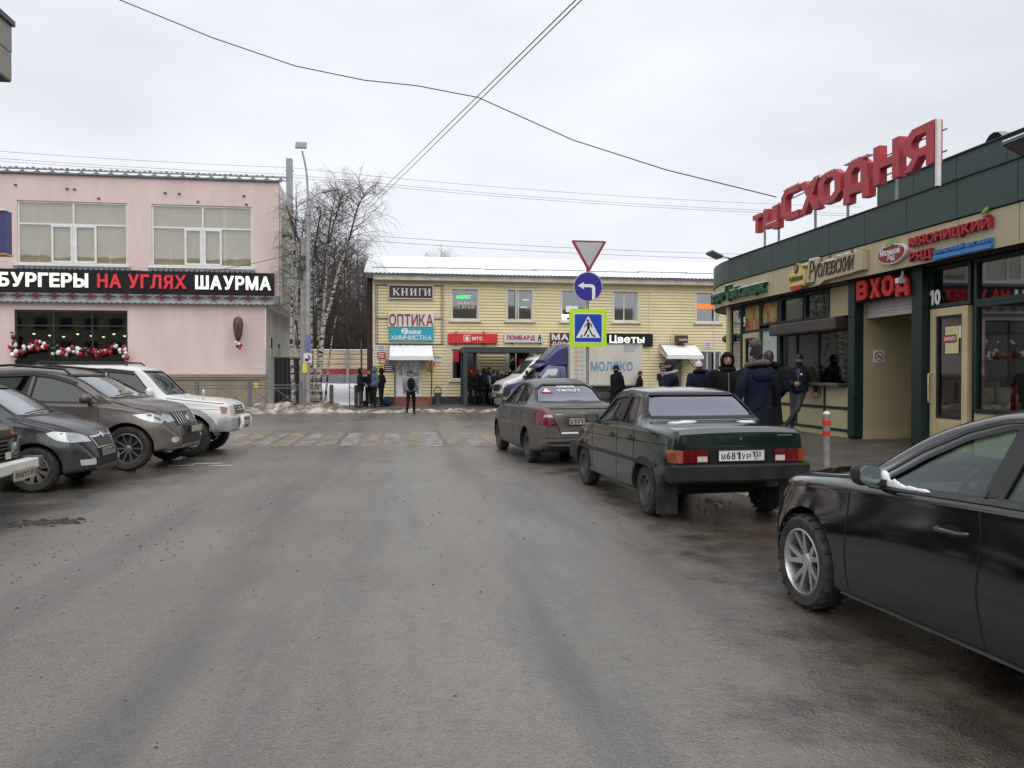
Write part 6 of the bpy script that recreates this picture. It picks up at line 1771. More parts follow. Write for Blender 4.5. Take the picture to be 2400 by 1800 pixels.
on_glass(cB, 'КАРАВАН.РФ', .17, 1.345, .34, .04, rt); on_glass(cB, '+7 964 776 37 11', .2, 1.275, .44, .05, rt)
rt.build('window_lettering', M['whitefilm'], cB.root)
cB.interior(.8, (.25,), M['seatcloth']); mb = MB(); mb.cbox(-1.0, -.5, -.6, .6, .45, .66, .05); mb.obox((-1.0, 0, .9), (.14, 1.15, .5), Matrix.Rotation(R(-14), 3, 'Y')); mb.build('rear_bench', M['seatcloth'], cB.root, smooth=40)

# ===== black saloon close by, cut by the picture's edge
sp = dict(x=(-2.13, 2.30), axles=(-1.32, 1.32), R=.318, arch=.365, track=.795, step=.04,
 top=[(-2.13, .82), (-2.08, .98), (-2.0, 1.05), (-1.6, 1.08), (-1.3, 1.13), (-.7, 1.36), (-.2, 1.415), (.02, 1.405), (.34, 1.325), (.98, 1.0), (1.12, .955), (1.9, .865), (2.18, .75), (2.28, .62), (2.32, .5)],
 belt=[(-2.13, .8), (-2.0, .98), (-1.2, .985), (.9, .915), (1.5, .87), (2.0, .77), (2.32, .49)],
 wb=[(-2.13, .62), (-1.95, .76), (-1.3, .83), (.4, .84), (1.3, .815), (1.62, .77), (1.9, .62), (2.15, .42), (2.3, .26)], wm=[(-2.13, .66), (-1.95, .82), (-1.3, .895), (.3, .885), (1.32, .895), (1.62, .86), (1.9, .72), (2.12, .52), (2.3, .32)],
 wt=[(-2.13, .55), (-1.6, .62), (-1.3, .6), (-.7, .53), (.05, .54), (.95, .66), (1.6, .6), (1.95, .45), (2.3, .2)],
 bot=[(-2.13, .34), (-1.9, .24), (-1.2, .19), (1.5, .18), (2.1, .2), (2.32, .26)], zm=.56, shoulder=.045, crown=.03, sharp=30, cabin=(-1.15, .85),
 side=[[(-.12, .968), (.68, .935), (.42, 1.12), (.18, 1.25), (-.05, 1.32), (-.11, 1.33)], [(-1.0, 1.0), (-.22, .975), (-.21, 1.34), (-.55, 1.305), (-.86, 1.19)]],
 ends=[([(-.66, .99), (.66, .99), (.5, 1.31), (-.5, 1.31)], .15, 1.6), ([(-.62, 1.10), (.62, 1.10), (.49, 1.33), (-.49, 1.33)], -1.8, -.4)])
cC = Car('parked_car', 'glossy black saloon with alloy wheel and snowy mirror close to us', 'car', (3.68, 3.655, 0), R(94.0), sp,
   dict(paint=paint('black_paint', (.004, .0042, .005), (.035, .032, .028), .0, .08, .15, .48, .4, .0, 1.)), 'cars parked along the right kerb')
cC.body(); cC.windows(M['carglass_clear'], .026); cC.wheels(mat('bright_alloy', (.62, .62, .63), .3, .75, col2=(.4, .39, .38), ns=5), 5, .036, .10, .06, rimr=.226, tw=.185, split=.26, dish=.015, disc=M['black'], steer=R(-3))
for sd in 'LR':
 cC.strip('door_gap', [(.88, .92), (.86, .7), (.85, .45), (.82, .25)], sd, M['seam'], .010)
 cC.strip('door_gap', [(-.13, .965), (-.17, .8), (-.17, .5), (-.22, .25)], sd, M['seam'], .010)
 cC.strip('door_gap', [(-1.1, .98), (-1.06, .8), (-.95, .62)], sd, M['seam'], .010)
 cC.strip('belt_trim', [(-1.12, .992), (-.2, .962), (.72, .925)], sd, M['black'], .022, .008)
 cC.strip('sill_trim', [(-.92, .215), (.9, .21)], sd, M['black'], .05, .02, th=.04)
 cC.patch('pillar_cover', [(-.205, .985), (-.13, .98), (-.12, 1.335), (-.20, 1.345)], sd, M['seal'], .004, .01)
 cC.strip('hood_gap', [(2.0, .80), (1.5, .885), (.9, .945)], sd, M['seam'], .010)
 cC.strip('roof_rail_trim', [(-1.05, 1.06), (-.86, 1.215), (-.55, 1.33), (-.15, 1.365), (.0, 1.35), (.22, 1.285), (.48, 1.155), (.78, .95)], sd, M['black'], .022, .005)
cC.handles([(.02, .785), (-.95, .83)], cC.m['paint'], w=.21)
cC.mirror(.60, 1.01, .845, M['seal'], .17, .14, .09)
mb = MB()
rq = random.Random(4)
for q in range(26):
 t_ = q / 25; x = .60 - .36 * t_; p, n = cC.hit(x, .948 + .0 * t_, 'L')
 mb.sphere((x, p.y + .008, .943 + .014 * t_), (.022, .012, max(.006, (.06 * (1 - t_) ** 3 + .010) * rq.uniform(.7, 1.3))), 7, 5)
mb.sphere((.60, .80, .985), (.03, .03, .045), 8, 6)
o = mb.build('snow_on_sill', M['snow'], cC.root, smooth=170)
cC.patch('headlamp', [(1.98, .66), (1.82, .69), (1.78, .75), (1.92, .75), (2.02, .70)], 'L', M['headclear'], .004)
cC.patch('side_indicator', [(1.74, .46), (1.82, .46), (1.82, .48), (1.74, .48)], 'L', M['amber'], .004)
cC.interior(.72, (.0,), M['seatcloth']); mb = MB(); mb.cbox(-1.0, -.5, -.6, .6, .45, .66, .05); mb.obox((-1.02, 0, .88), (.14, 1.2, .5), Matrix.Rotation(R(-14), 3, 'Y')); mb.build('rear_bench', M['seatcloth'], cC.root, smooth=40)
mb = MB(); mb.cbox(.33, .38, -.10, .10, 1.22, 1.28, .015); mb.tube([(.35, 0, 1.28), (.36, 0, 1.33)], .012, 5); mb.build('rear_view_mirror', M['black'], cC.root)

# ===== dark blue hatchback, nose to the street
sp = dict(x=(-1.9, 1.9), axles=(-1.22, 1.225), R=.305, arch=.36, track=.70,
 top=[(-1.9, .8), (-1.85, 1.0), (-1.5, 1.38), (-1.2, 1.46), (-.4, 1.5), (.1, 1.48), (.4, 1.40), (1.1, 1.02), (1.22, .985), (1.60, .87), (1.74, .78), (1.85, .62), (1.9, .48)],
 belt=[(-1.9, .78), (-1.7, 1.0), (.9, .94), (1.46, .84), (1.72, .72), (1.9, .47)],
 wb=[(-1.9, .62), (-1.7, .74), (-1.2, .78), (.6, .785), (1.3, .765), (1.62, .68), (1.8, .55), (1.9, .42)], wm=[(-1.9, .66), (-1.7, .79), (-1.2, .825), (1.2, .825), (1.58, .77), (1.79, .64), (1.9, .5)],
 wt=[(-1.9, .55), (-1.5, .56), (.2, .57), (1.05, .66), (1.55, .6), (1.9, .36)],
 bot=[(-1.9, .36), (-1.7, .25), (-1.2, .2), (1.4, .19), (1.9, .25)], zm=.6, shoulder=.03, crown=.03, sharp=30, cabin=(-1.4, .92),
 side=[[(-.2, 1.0), (.82, .965), (.36, 1.33), (-.18, 1.40)], [(-1.0, 1.02), (-.26, 1.0), (-.24, 1.4), (-.9, 1.39)]],
 ends=[([(-.66, 1.03), (.66, 1.03), (.54, 1.41), (-.54, 1.41)], .0, 1.4)], frontglass=glass('frosted_windscreen', (.5, .55, .55), base=.34, amt=.6, rough=.12))
cD = Car('parked_car', 'dark navy hatchback with pale headlamp and dirty plate, nose towards the road', 'car', (-6.15, 11.93, 0), R(1), sp,
   dict(paint=paint('navy_paint', (.010, .014, .022), (.085, .075, .062), .35, .25, .25, .8, .5, .05)), 'cars parked nose out on the left')
cD.body(); cD.windows(M['carglass'], .022); cD.wheels(M['darkrim'], 9, .028, rimr=.20, tw=.185, split=.1, disc=M['black'], rim_m=mat('dirty_grey_rim', (.16, .15, .14), .5, .4))
for sd in 'LR':
 cD.strip('door_gap', [(.88, .93), (.86, .6), (.76, .28)], sd, M['seam'], .010)
 cD.strip('hood_gap', [(.95, .965), (1.28, .875), (1.52, .80)], sd, M['seam'], .010)
 cD.patch('headlamp', [(1.38, .80), (1.46, .82), (1.68, .785), (1.78, .69), (1.78, .655), (1.64, .66), (1.5, .70), (1.41, .76)], sd, M['headclear'], .006, .02)
cD.handles([(-.1, .85)], cD.m['paint'])
for sd in (1, -1):
 cD.patch('headlamp', [(sd * .40, .655), (sd * .60, .66), (sd * .68, .70), (sd * .66, .77), (sd * .55, .78), (sd * .44, .72)], 'F', M['headclear'], .008, .02)
 cD.patch('fog_lamp', [(sd * .44, .34), (sd * .64, .34), (sd * .66, .42), (sd * .44, .42)], 'F', M['lampglass'], .008, .02)
cD.patch('grille', [(-.30, .565), (.30, .565), (.36, .70), (-.36, .70)], 'F', M['black'], .008, .02)
cD.strip('grille_frame', [(-.31, .558), (.31, .558), (.375, .71), (.12, .715), (0, .735), (-.12, .715), (-.375, .71)], 'F', M['chrome'], .022, .012, True)
cD.patch('badge', oct_(0, .722, .04, .04), 'F', M['chrome'], .018)
for k in range(4): cD.strip('air_intake_slat', [(-.40, .325 + .03 * k), (.40, .325 + .03 * k)], 'F', M['black'], .02, .008)
cD.patch('air_intake', [(-.42, .30), (.42, .30), (.42, .43), (-.42, .43)], 'F', M['seam'], .003)
cD.plate('F', 0, .495, 'О437КС', '190', M['plate'], push=.01)
mb = MB(); mb.tube([(1.88, -.55, .245), (1.93, 0, .235), (1.88, .55, .245)], .012, 5); mb.build('lip_trim', M['black'], cD.root)
for y0, y1 in ((-.55, .05), (.0, .58)):
 p, n = cD.hit(y0, 1.045, 'F'); q, n2 = cD.hit(y1, 1.075, 'F'); mb = MB(); mb.tube([p + n * .02, (p + q) / 2 + n * .025, q + n2 * .02], .009, 5); mb.build('wiper', M['black'], cD.root)
cD.mirror(.72, 1.0, .79, cD.m['paint'], .18, .14, .08)
cD.interior(.75, (.2,), M['seatcloth'])

# ===== taupe crossover
sp = dict(x=(-2.3, 2.13), axles=(-1.41, 1.41), R=.365, arch=.425, track=.80,
 top=[(-2.3, .9), (-2.2, 1.15), (-1.8, 1.55), (-1.3, 1.66), (-.5, 1.70), (.0, 1.675), (.4, 1.58), (1.15, 1.20), (1.35, 1.145), (1.78, 1.06), (1.94, .96), (2.06, .76), (2.13, .57)],
 belt=[(-2.3, .88), (-2.0, 1.15), (.9, 1.09), (1.55, 1.0), (1.88, .86), (2.13, .56)],
 wb=[(-2.3, .7), (-2.0, .84), (-1.4, .90), (.6, .9), (1.45, .875), (1.82, .76), (2.02, .6), (2.13, .42)], wm=[(-2.3, .74), (-2.0, .89), (-1.4, .94), (1.4, .945), (1.75, .88), (1.98, .74), (2.13, .48)],
 wt=[(-2.3, .6), (-1.8, .6), (.1, .62), (1.1, .74), (1.65, .68), (2.13, .38)],
 bot=[(-2.3, .45), (-2.0, .32), (-1.4, .26), (1.6, .25), (2.13, .34)], zm=.74, shoulder=.04, crown=.03, sharp=30, cabin=(-1.7, .98),
 side=[[(-.2, 1.15), (1.0, 1.12), (.42, 1.455), (-.02, 1.57), (-.18, 1.58)], [(-1.15, 1.175), (-.27, 1.153), (-.25, 1.585), (-.8, 1.575), (-1.1, 1.52)]],
 ends=[([(-.74, 1.20), (.74, 1.20), (.6, 1.59), (-.6, 1.59)], .0, 1.5)], frontglass=glass('pale_windscreen', (.5, .55, .53), base=.25, amt=.7))
cE = Car('parked_car', 'taupe crossover with roof rails and slanted headlamp in the left row', 'car', (-5.8, 14.52, 0), R(-6), sp,
   dict(paint=paint('taupe_paint', (.105, .09, .083), (.17, .145, .12), .6, .32, .3, .95, .65, .12)), 'cars parked nose out on the left')
cE.body(); cE.windows(M['carglass'], .03); cE.wheels(M['alloy'], 10, .022, rimr=.255, tw=.225, disc=M['black'], rim_m=mat('grey_alloy_rim', (.3, .29, .28), .4, .6, col2=(.2, .19, .17), ns=6))
for sd in 'LR':
 cE.strip('door_gap', [(.95, 1.09), (.97, .8), (.92, .55), (.85, .35)], sd, M['seam'], .011)
 cE.strip('door_gap', [(-.23, 1.14), (-.24, .6), (-.3, .35)], sd, M['seam'], .011)
 cE.strip('hood_gap', [(1.1, 1.15), (1.45, 1.05), (1.8, .96)], sd, M['seam'], .011)
 cE.patch('headlamp', [(1.50, .93), (1.74, .945), (1.90, .89), (1.98, .80), (1.90, .77), (1.78, .80), (1.62, .86)], sd, M['headclear'], .005, .02)
 cE.patch('window_triangle', [(1.0, 1.11), (1.16, 1.10), (.82, 1.275)], sd, M['seal'], .004)
 cE.strip('window_visor', [(-1.0, 1.575), (-.2, 1.60), (.1, 1.565), (.5, 1.44)], sd, M['seal'], .06, .015, th=.015)
cE.handles([(-.08, .98), (-1.05, 1.0)], cE.m['paint'])
cE.mirror(.80, 1.20, .90, cE.m['paint'], .22, .17, .10)
for sd in (1, -1):
 cE.patch('headlamp', [(sd * .46, .80), (sd * .62, .78), (sd * .68, .86), (sd * .62, .93), (sd * .5, .9)], 'F', M['headclear'], .008, .02)
 cE.patch('fog_lamp', oct_(sd * .58, .49, .07, .05), 'F', M['lampglass'], .008, .02)
 for k in range(4):
  y = sd * (.10 + .09 * k); cE.strip('grille_bar', [(y, .74), (y + sd * .045, .93)], 'F', M['chrome'], .024, .014)
 mb = MB(); mb.tube([(.35, sd * .60, 1.60), (.25, sd * .605, 1.685), (-.6, sd * .615, 1.755), (-1.3, sd * .60, 1.715), (-1.5, sd * .58, 1.65)], .022, 7); mb.build('roof_rail', M['seal'], cE.root, smooth=60)
 mb = MB()
cE.patch('grille', [(-.44, .71), (.44, .71), (.50, .95), (-.50, .95)], 'F', M['black'], .004, .02)
cE.patch('badge', oct_(0, .83, .06, .05), 'F', M['chrome'], .02)
cE.patch('air_intake', [(-.44, .40), (.44, .40), (.40, .56), (-.40, .56)], 'F', M['black'], .006)
cE.strip('lower_trim', [(-.7, .335), (.7, .335)], 'F', M['steel'], .04, .01)
cE.plate('F', 0, .655, '', '', M['plate'], push=.11)
mb = MB(); mb.box(2.05, 2.17, -.26, .26, .60, .71); mb.build('plate_bracket', M['black'], cE.root)
for y0, y1 in ((-.62, .05), (.0, .62)):
 p, n = cE.hit(y0, 1.215, 'F'); q, n2 = cE.hit(y1, 1.25, 'F'); mb = MB(); mb.tube([p + n * .02, (p + q) / 2 + n * .03, q + n2 * .02], .010, 5); mb.build('wiper', M['black'], cE.root)
cE.interior(.85, (.25,), M['seatcloth'])

# ===== white off-roader
sp = dict(x=(-2.2, 2.14), axles=(-1.335, 1.335), R=.375, arch=.45, track=.76,
 top=[(-2.2, 1.0), (-2.15, 1.25), (-1.95, 1.72), (-1.6, 1.765), (0, 1.77), (.25, 1.74), (.4, 1.68), (.92, 1.20), (1.0, 1.17), (1.9, 1.06), (2.03, 1.0), (2.10, .82), (2.14, .62)],
 belt=[(-2.2, .98), (-2.1, 1.13), (.8, 1.10), (1.9, 1.0), (2.03, .95), (2.14, .6)],
 wb=[(-2.2, .76), (-2.1, .8), (1.0, .80), (1.7, .775), (2.0, .72), (2.14, .66)], wm=[(-2.2, .78), (-2.1, .83), (1.3, .83), (1.8, .81), (2.05, .75), (2.14, .68)],
 wt=[(-2.2, .66), (-1.95, .64), (.2, .62), (.9, .70), (1.7, .69), (2.14, .6)],
 bot=[(-2.2, .5), (-1.9, .42), (1.6, .42), (2.14, .5)], zm=.82, shoulder=.02, crown=.02, sharp=30, cabin=(-1.95, .75),
 side=[[(-.22, 1.15), (.68, 1.135), (.30, 1.60), (-.2, 1.665)], [(-1.02, 1.155), (-.32, 1.152), (-.30, 1.665), (-.98, 1.66)], [(-1.95, 1.17), (-1.12, 1.157), (-1.10, 1.655), (-1.78, 1.63)]],
 ends=[([(-.66, 1.21), (.66, 1.21), (.57, 1.66), (-.57, 1.66)], .0, 1.2)], frontglass=M['carglass_clear'])
cF = Car('parked_car', 'white off-roader with amber indicator and square nose, last of the left row', 'car', (-5.37, 16.42, 0), R(-1), sp,
   dict(paint=paint('white_car_paint', (.70, .70, .69), (.4, .36, .3), 0., .3, .42, .9, .55, .05)), 'cars parked nose out on the left')
cF.body(); cF.windows(M['carglass'], .025); cF.wheels(M['chrome'], 5, .06, rimr=.225, tw=.24, disc=M['black'])
M['silverflare'] = mat('silver_trim', (.42, .43, .44), .45, .3, col2=(.3, .29, .27), ns=5)
for sd in 'LR':
 for ax in (-1.335, 1.335):
  cF.strip('arch_flare', [(ax + .50 * math.cos(a), .39 + .50 * math.sin(a)) for a in [R(q) for q in range(-8, 189, 14)]], sd, M['silverflare'], .10, .05, th=.07)
 cF.strip('door_gap', [(.76, 1.1), (.76, .7), (.70, .46)], sd, M['seam'], .011)
 cF.strip('door_gap', [(-.26, 1.14), (-.26, .46)], sd, M['seam'], .011)
 cF.strip('hood_gap', [(.9, 1.13), (1.95, 1.015)], sd, M['seam'], .011)
 cF.strip('body_crease', [(-2.1, .93), (1.9, .91)], sd, M['seam'], .007, .001)
 cF.patch('headlamp', [(1.92, .83), (2.02, .83), (2.02, .95), (1.89, .97)], sd, M['amber'], .006, .03)
 cF.strip('window_visor', [(-1.0, 1.665), (-.2, 1.675), (.28, 1.62)], sd, M['seal'], .07, .018, th=.015)
 cF.strip('side_step', [(-.8, .44), (.8, .44)], sd, M['silverflare'], .07, .07, th=.08)
cF.handles([(-.1, 1.0), (-.95, 1.0)], M['white'])
cF.mirror(.62, 1.235, .80, M['white'], .17, .21, .09)
for sd in (1, -1):
 cF.patch('headlamp', [(sd * .40, .80), (sd * .66, .80), (sd * .67, .97), (sd * .40, .97)], 'F', M['lampglass'], .010, .03)
 cF.patch('fog_lamp', [(sd * .48, .56), (sd * .62, .56), (sd * .60, .61), (sd * .46, .61)], 'F', M['lampglass'], .13, .03)
cF.patch('grille', [(-.37, .80), (.37, .80), (.37, .97), (-.37, .97)], 'F', M['black'], .006, .03)
for k in range(3): cF.strip('grille_bar', [(-.37, .83 + .05 * k), (.37, .83 + .05 * k)], 'F', M['chrome'], .016, .014)
cF.patch('badge', oct_(0, .885, .05, .04), 'F', M['chrome'], .02)
bumper(cF, 2.10, 1, .48, .76, .80, .42, M['silverflare'], .07, .14)
mb = MB(); mb.tube([(2.19, -.36, .5), (2.23, -.36, .56), (2.23, -.36, .70), (2.20, -.32, .745), (2.20, .32, .745), (2.23, .36, .70), (2.23, .36, .56), (2.19, .36, .5)], .04, 8); mb.build('nudge_bar', M['offwhite'], cF.root, smooth=60)
mb = MB(); mb.box(2.225, 2.24, -.26, .26, .57, .69); o = mb.build('number_plate', M['plate'], cF.root); mb = MB(); frame_rect(mb, lambda u, v, d: (2.241 + d, u, v), -.27, .27, .56, .70, .014, -.015, .003); mb.build('plate_frame', M['black'], o)
mb = MB(); mb.tube([(1.55, -.70, 1.10), (1.57, -.71, 1.20)], .012, 5); mb.sphere((1.575, -.71, 1.25), (.02, .05, .06), 10, 8); mb.build('wing_mirror', M['white'], cF.root, smooth=60)
for y0, y1 in ((-.55, .05), (.0, .55)):
 p, n = cF.hit(y0, 1.225, 'F'); q, n2 = cF.hit(y1, 1.25, 'F'); mb = MB(); mb.tube([p + n * .02, (p + q) / 2 + n * .03, q + n2 * .02], .010, 5); mb.build('wiper', M['black'], cF.root)
mb = MB()
for sd in (1, -1): mb.tube([(.1, sd * .5, 1.775), (.0, sd * .5, 1.83), (-1.5, sd * .5, 1.83), (-1.6, sd * .5, 1.77)], .016, 6)
mb.tube([(.03, -.5, 1.83), (.03, .5, 1.83)], .014, 6); mb.build('roof_rack', M['seal'], cF.root, smooth=60)
cF.interior(.6, (.05,), M['seatcloth'])

# ===== old dark off-roader, only its nose in view
sp = dict(x=(-1.75, 1.72), axles=(-1.1, 1.1), R=.34, arch=.40, track=.71,
 top=[(-1.75, 1.0), (-1.6, 1.5), (-1.3, 1.6), (.0, 1.62), (.2, 1.58), (.6, 1.15), (.68, 1.12), (1.55, 1.04), (1.68, 1.0), (1.72, .96)],
 belt=[(-1.75, .96), (.6, 1.05), (1.6, .98), (1.72, .93)],
 wb=[(-1.75, .74), (1.6, .76), (1.72, .73)], wm=[(-1.75, .76), (1.6, .80), (1.72, .77)], wt=[(-1.75, .6), (.1, .58), (.6, .68), (1.72, .68)],
 bot=[(-1.75, .45), (1.72, .42)], zm=.75, shoulder=.02, crown=.012, cabin=(-1.2, .5), side=[[(-.3, 1.1), (.45, 1.1), (.1, 1.5), (-.3, 1.53)]], ends=[([(-.6, 1.16), (.6, 1.16), (.53, 1.52), (-.53, 1.52)], .0, .9)])
cG = Car('parked_car', 'old dark off-roader with white bumper and round headlamp, cut by the left edge', 'car', (-6.16, 8.97, 0), R(2), sp,
   dict(paint=paint('old_black_paint', (.016, .014, .013), (.10, .085, .07), .1, .4, .4, 1.1, .6, .2)), 'cars parked nose out on the left')
cG.body(False); cG.windows(M['tint'], .02, False); cG.wheels(M['darkrim'], 0, rimr=.2, tw=.18)
M['grillegrey'] = mat('dark_grille', (.035, .035, .035), .5, col2=(.10, .09, .08), ns=6)
cG.patch('grille_panel', [(-.70, .60), (.70, .60), (.73, .88), (-.73, .88)], 'F', M['seam'], .01, .03)
for k in range(6): cG.strip('grille_slat', [(-.46, .62 + .045 * k), (.46, .62 + .045 * k)], 'F', M['grillegrey'], .018, .035, th=.03)
for sd in (1, -1):
 mb = MB(); mb.lathe([(0, .05), (.06, .045), (.09, .02), (.09, -.02)], 18, lambda r, a, h: (1.735 + h, sd * .58 + r * math.cos(a), .745 + r * math.sin(a))); mb.build('headlamp', M['headclear'], cG.root, smooth=50)
 mb = MB(); mb.lathe([(.09, .03), (.115, .035), (.12, -.03)], 18, lambda r, a, h: (1.735 + h, sd * .58 + r * math.cos(a), .745 + r * math.sin(a))); mb.build('headlamp_ring', M['grillegrey'], cG.root, smooth=50)
 cG.patch('indicator_lens', [(sd * .56, .905), (sd * .72, .905), (sd * .71, .975), (sd * .57, .975)], 'F', M['amber'], .012, .02)
 mb = MB(); mb.tube([(1.74, sd * .44, .6), (1.84, sd * .46, .75), (1.84, sd * .48, .86), (1.75, sd * .73, .87)], .016, 6); mb.build('brush_guard', M['dark_steel'], cG.root, smooth=60)
mb = MB(); mb.cbox(1.80, 1.95, -.80, .80, .50, .62, .015); o = mb.build('bumper', M['offwhite'], cG.root)
for sd in (1, -1):
 mb = MB(); mb.cbox(1.76, 1.965, sd * .80 - .06, sd * .80 + .06, .485, .635, .02); mb.build('bumper_end', M['darkrim'], cG.root)
mb = MB(); mb.box(1.965, 1.98, .05, .57, .42, .54); o = mb.build('number_plate', M['plate'], cG.root)
mb = MB(); text('В767УХ', (1.981, .09, .45), (0, 1, 0), (0, 0, 1), .34, .06, .001, M['ink'], mb=mb, bold=.02); text('150', (1.981, .45, .46), (0, 1, 0), (0, 0, 1), .1, .05, .001, M['ink'], mb=mb); mb.build('lettering', M['ink'], o)
mb = MB(); mb.box(1.78, 1.80, .30, .40, .645, .72); mb.build('reflector', mat('cream_reflector', (.5, .45, .34), .5), cG.root)

# ===== milk truck and the white van behind it
def van_cab(root, m, nose, lift=0, low_hood=True):
 """bonneted van cab: x forward, cab back at x=0, width 1.9"""
 mb = MB(); rings = []
 for x, zt, w, zb in ((0, 2.05, .93, .55), (.45, 2.1, .93, .5), (.72, 2.06, .92, .5), (1.45, 1.38, .95, .5), (1.6, 1.30, .95, .5), (2.12, 1.14, .90, .48), (2.28, 1.02, .82, .48), (2.34, .80, .74, .5)):
  t = min(.72, w) if zt > 1.45 else w - .06
  P = chaikin([(0, zb), (w - .05, zb), (w, zb + .1), (w, min(1.25, zt - .08)), (t + (w - t) * .15, zt - .06), (t - .06, zt), (0, zt + .02)], 2)
  rings.append([(x, y, z + lift) for y, z in P] + [(x, -y, z + lift) for y, z in P[-2:0:-1]])
 # add in-between rings
 R2 = []
 for a, b in zip(rings[:-1], rings[1:]):
  for k in range(4): R2.append([tuple(p[i] + (q[i] - p[i]) * k / 4 for i in range(3)) for p, q in zip(a, b)])
 R2.append(rings[-1]); mb.loft(R2)
 me = mb.mesh('cab', m, smooth=40); bm = bmesh.new(); bm.from_mesh(me); bv = BVHTree.FromBMesh(bm); bm.free()
 cab = link_mesh('cab', me, root)
 c = Car.__new__(Car); c.root = root; c.bvh = bv; c.x0, c.x1 = -.1, 2.4; c.m = {}
 return c
tk = thing('milk_truck', 'small blue milk truck with white cargo box standing by the bus shelter', 'truck', (6.75, 32.6, 0), R(180 + 9))
M['truckblue'] = paint('truck_blue', (.03, .036, .15), (.12, .115, .12), .1, .35, .5, 1.1, .5, .08)
M['boxwhite'] = mat('dirty_white_box', (.60, .58, .52), .6, col2=(.5, .46, .38), ns=.9, nd=8, bump=.1, bs=6)
tc_ = van_cab(tk, M['truckblue'], 0)
def cabparts(c, glassm, clear, lamp=True):
 for sd in 'LR':
  c.patch('side_window', [(.35, 1.3), (1.25, 1.28), (.80, 1.82), (.38, 1.84)], sd, glassm, .005, .01)
  c.strip('door_gap', [(.25, 1.85), (.25, .6)], sd, M['seam'], .02)
  c.strip('door_gap', [(1.32, 1.28), (1.25, .62)], sd, M['seam'], .02)
  c.patch('headlamp', [(2.0, .86), (2.24, .84), (2.24, 1.0), (2.12, 1.06), (2.0, 1.02)], sd, M['headclear'], .008, .02)
  p, n = c.hit(1.2, 1.35, sd); k = 1 if sd == 'L' else -1
  mb = MB(); mb.cbox(1.2, 1.3, p.y + k * .1 - .07, p.y + k * .1 + .07, 1.28, 1.55, .03); mb.build('mirror', M['black'], c.root)
 c.patch('windscreen', [(-.78, 1.42), (.78, 1.42), (.66, 1.95), (-.66, 1.95)], 'F', clear, .006, .012)
 for sd in (1, -1): c.patch('headlamp', [(sd * .5, .80), (sd * .76, .82), (sd * .78, 1.0), (sd * .5, .95)], 'F', M['headclear'], .012, .02)
 c.patch('grille', [(-.46, .74), (.46, .74), (.48, 1.0), (-.48, 1.0)], 'F', M['black'], .012, .02)
 for k in range(3): c.strip('grille_bar', [(-.46, .78 + .08 * k), (.46, .78 + .08 * k)], 'F', M['grillegrey'], .03, .03)
 mb = MB(); mb.cbox(2.25, 2.45, -.93, .93, .42, .66, .05); mb.build('bumper', M['grillegrey'], c.root)
 mb = MB(); mb.box(2.45, 2.465, -.26, .26, .52, .63); mb.build('number_plate', M['plate'], c.root)
 y0, y1 = -.7, .0
 for a, b_ in ((-.7, 0), (.0, .7)):
  p, n = c.hit(a, 1.45, 'F'); q, n2 = c.hit(b_, 1.5, 'F'); mb = MB(); mb.tube([p + n * .03, q + n2 * .03], .012, 5); mb.build('wiper', M['black'], c.root)
cabparts(tc_, M['tint'], M['carglass'])
# sloped wind deflector on the cab roof and sun visor
mb = MB(); mb.loft([[(x, y, z) for y, z in P] for x, P in ((-.05, [(-.82, 2.0), (-.82, 2.75), (-.5, 2.9), (.5, 2.9), (.82, 2.75), (.82, 2.0)]), (.35, [(-.82, 2.0), (-.8, 2.6), (-.5, 2.72), (.5, 2.72), (.8, 2.6), (.82, 2.0)]), (.85, [(-.7, 1.95), (-.7, 2.14), (-.4, 2.2), (.4, 2.2), (.7, 2.14), (.7, 1.95)]))]); mb.build('wind_deflector', M['truckblue'], tk, smooth=40)
mb = MB(); mb.prism([(.75, 2.05), (1.15, 1.88), (1.13, 1.93), (.8, 2.12)], lambda u, v, d: (u, d, v), -.75, .75); mb.build('sun_visor', M['truckblue'], tk)
bxo = MB(); bxo.cbox(-3.5, -.12, -.98, .98, 1.12, 2.92, .03); cb = bxo.build('cargo_box', M['boxwhite'], tk)
for x in (-2.9, -1.45):
 for sd in (1, -1): mb = MB(); mb.box(x - .02, x + .02, sd * .978, sd * .99, 1.15, 2.89); mb.build('joint_strip', M['trimwhite'], cb)
for z in (1.12, 2.9):
 mb = MB(); mb.box(-3.51, -.11, .975, .995, z - .03, z + .03); mb.build('edge_strip', M['steel'], cb)
mb = MB(); mb.box(-3.5, -.2, -.9, .9, .85, 1.08); mb.box(-3.52, -3.42, -.95, .95, .6, .75); mb.build('chassis', M['black'], tk)
mb = MB(); mb.box(-2.7, -1.2, .80, .9, .55, .95); mb.build('side_guard', M['grillegrey'], tk)
M['skyblue'] = mat('faded_blue_letter', (.08, .24, .42), .6, col2=(.2, .34, .46), ns=6)
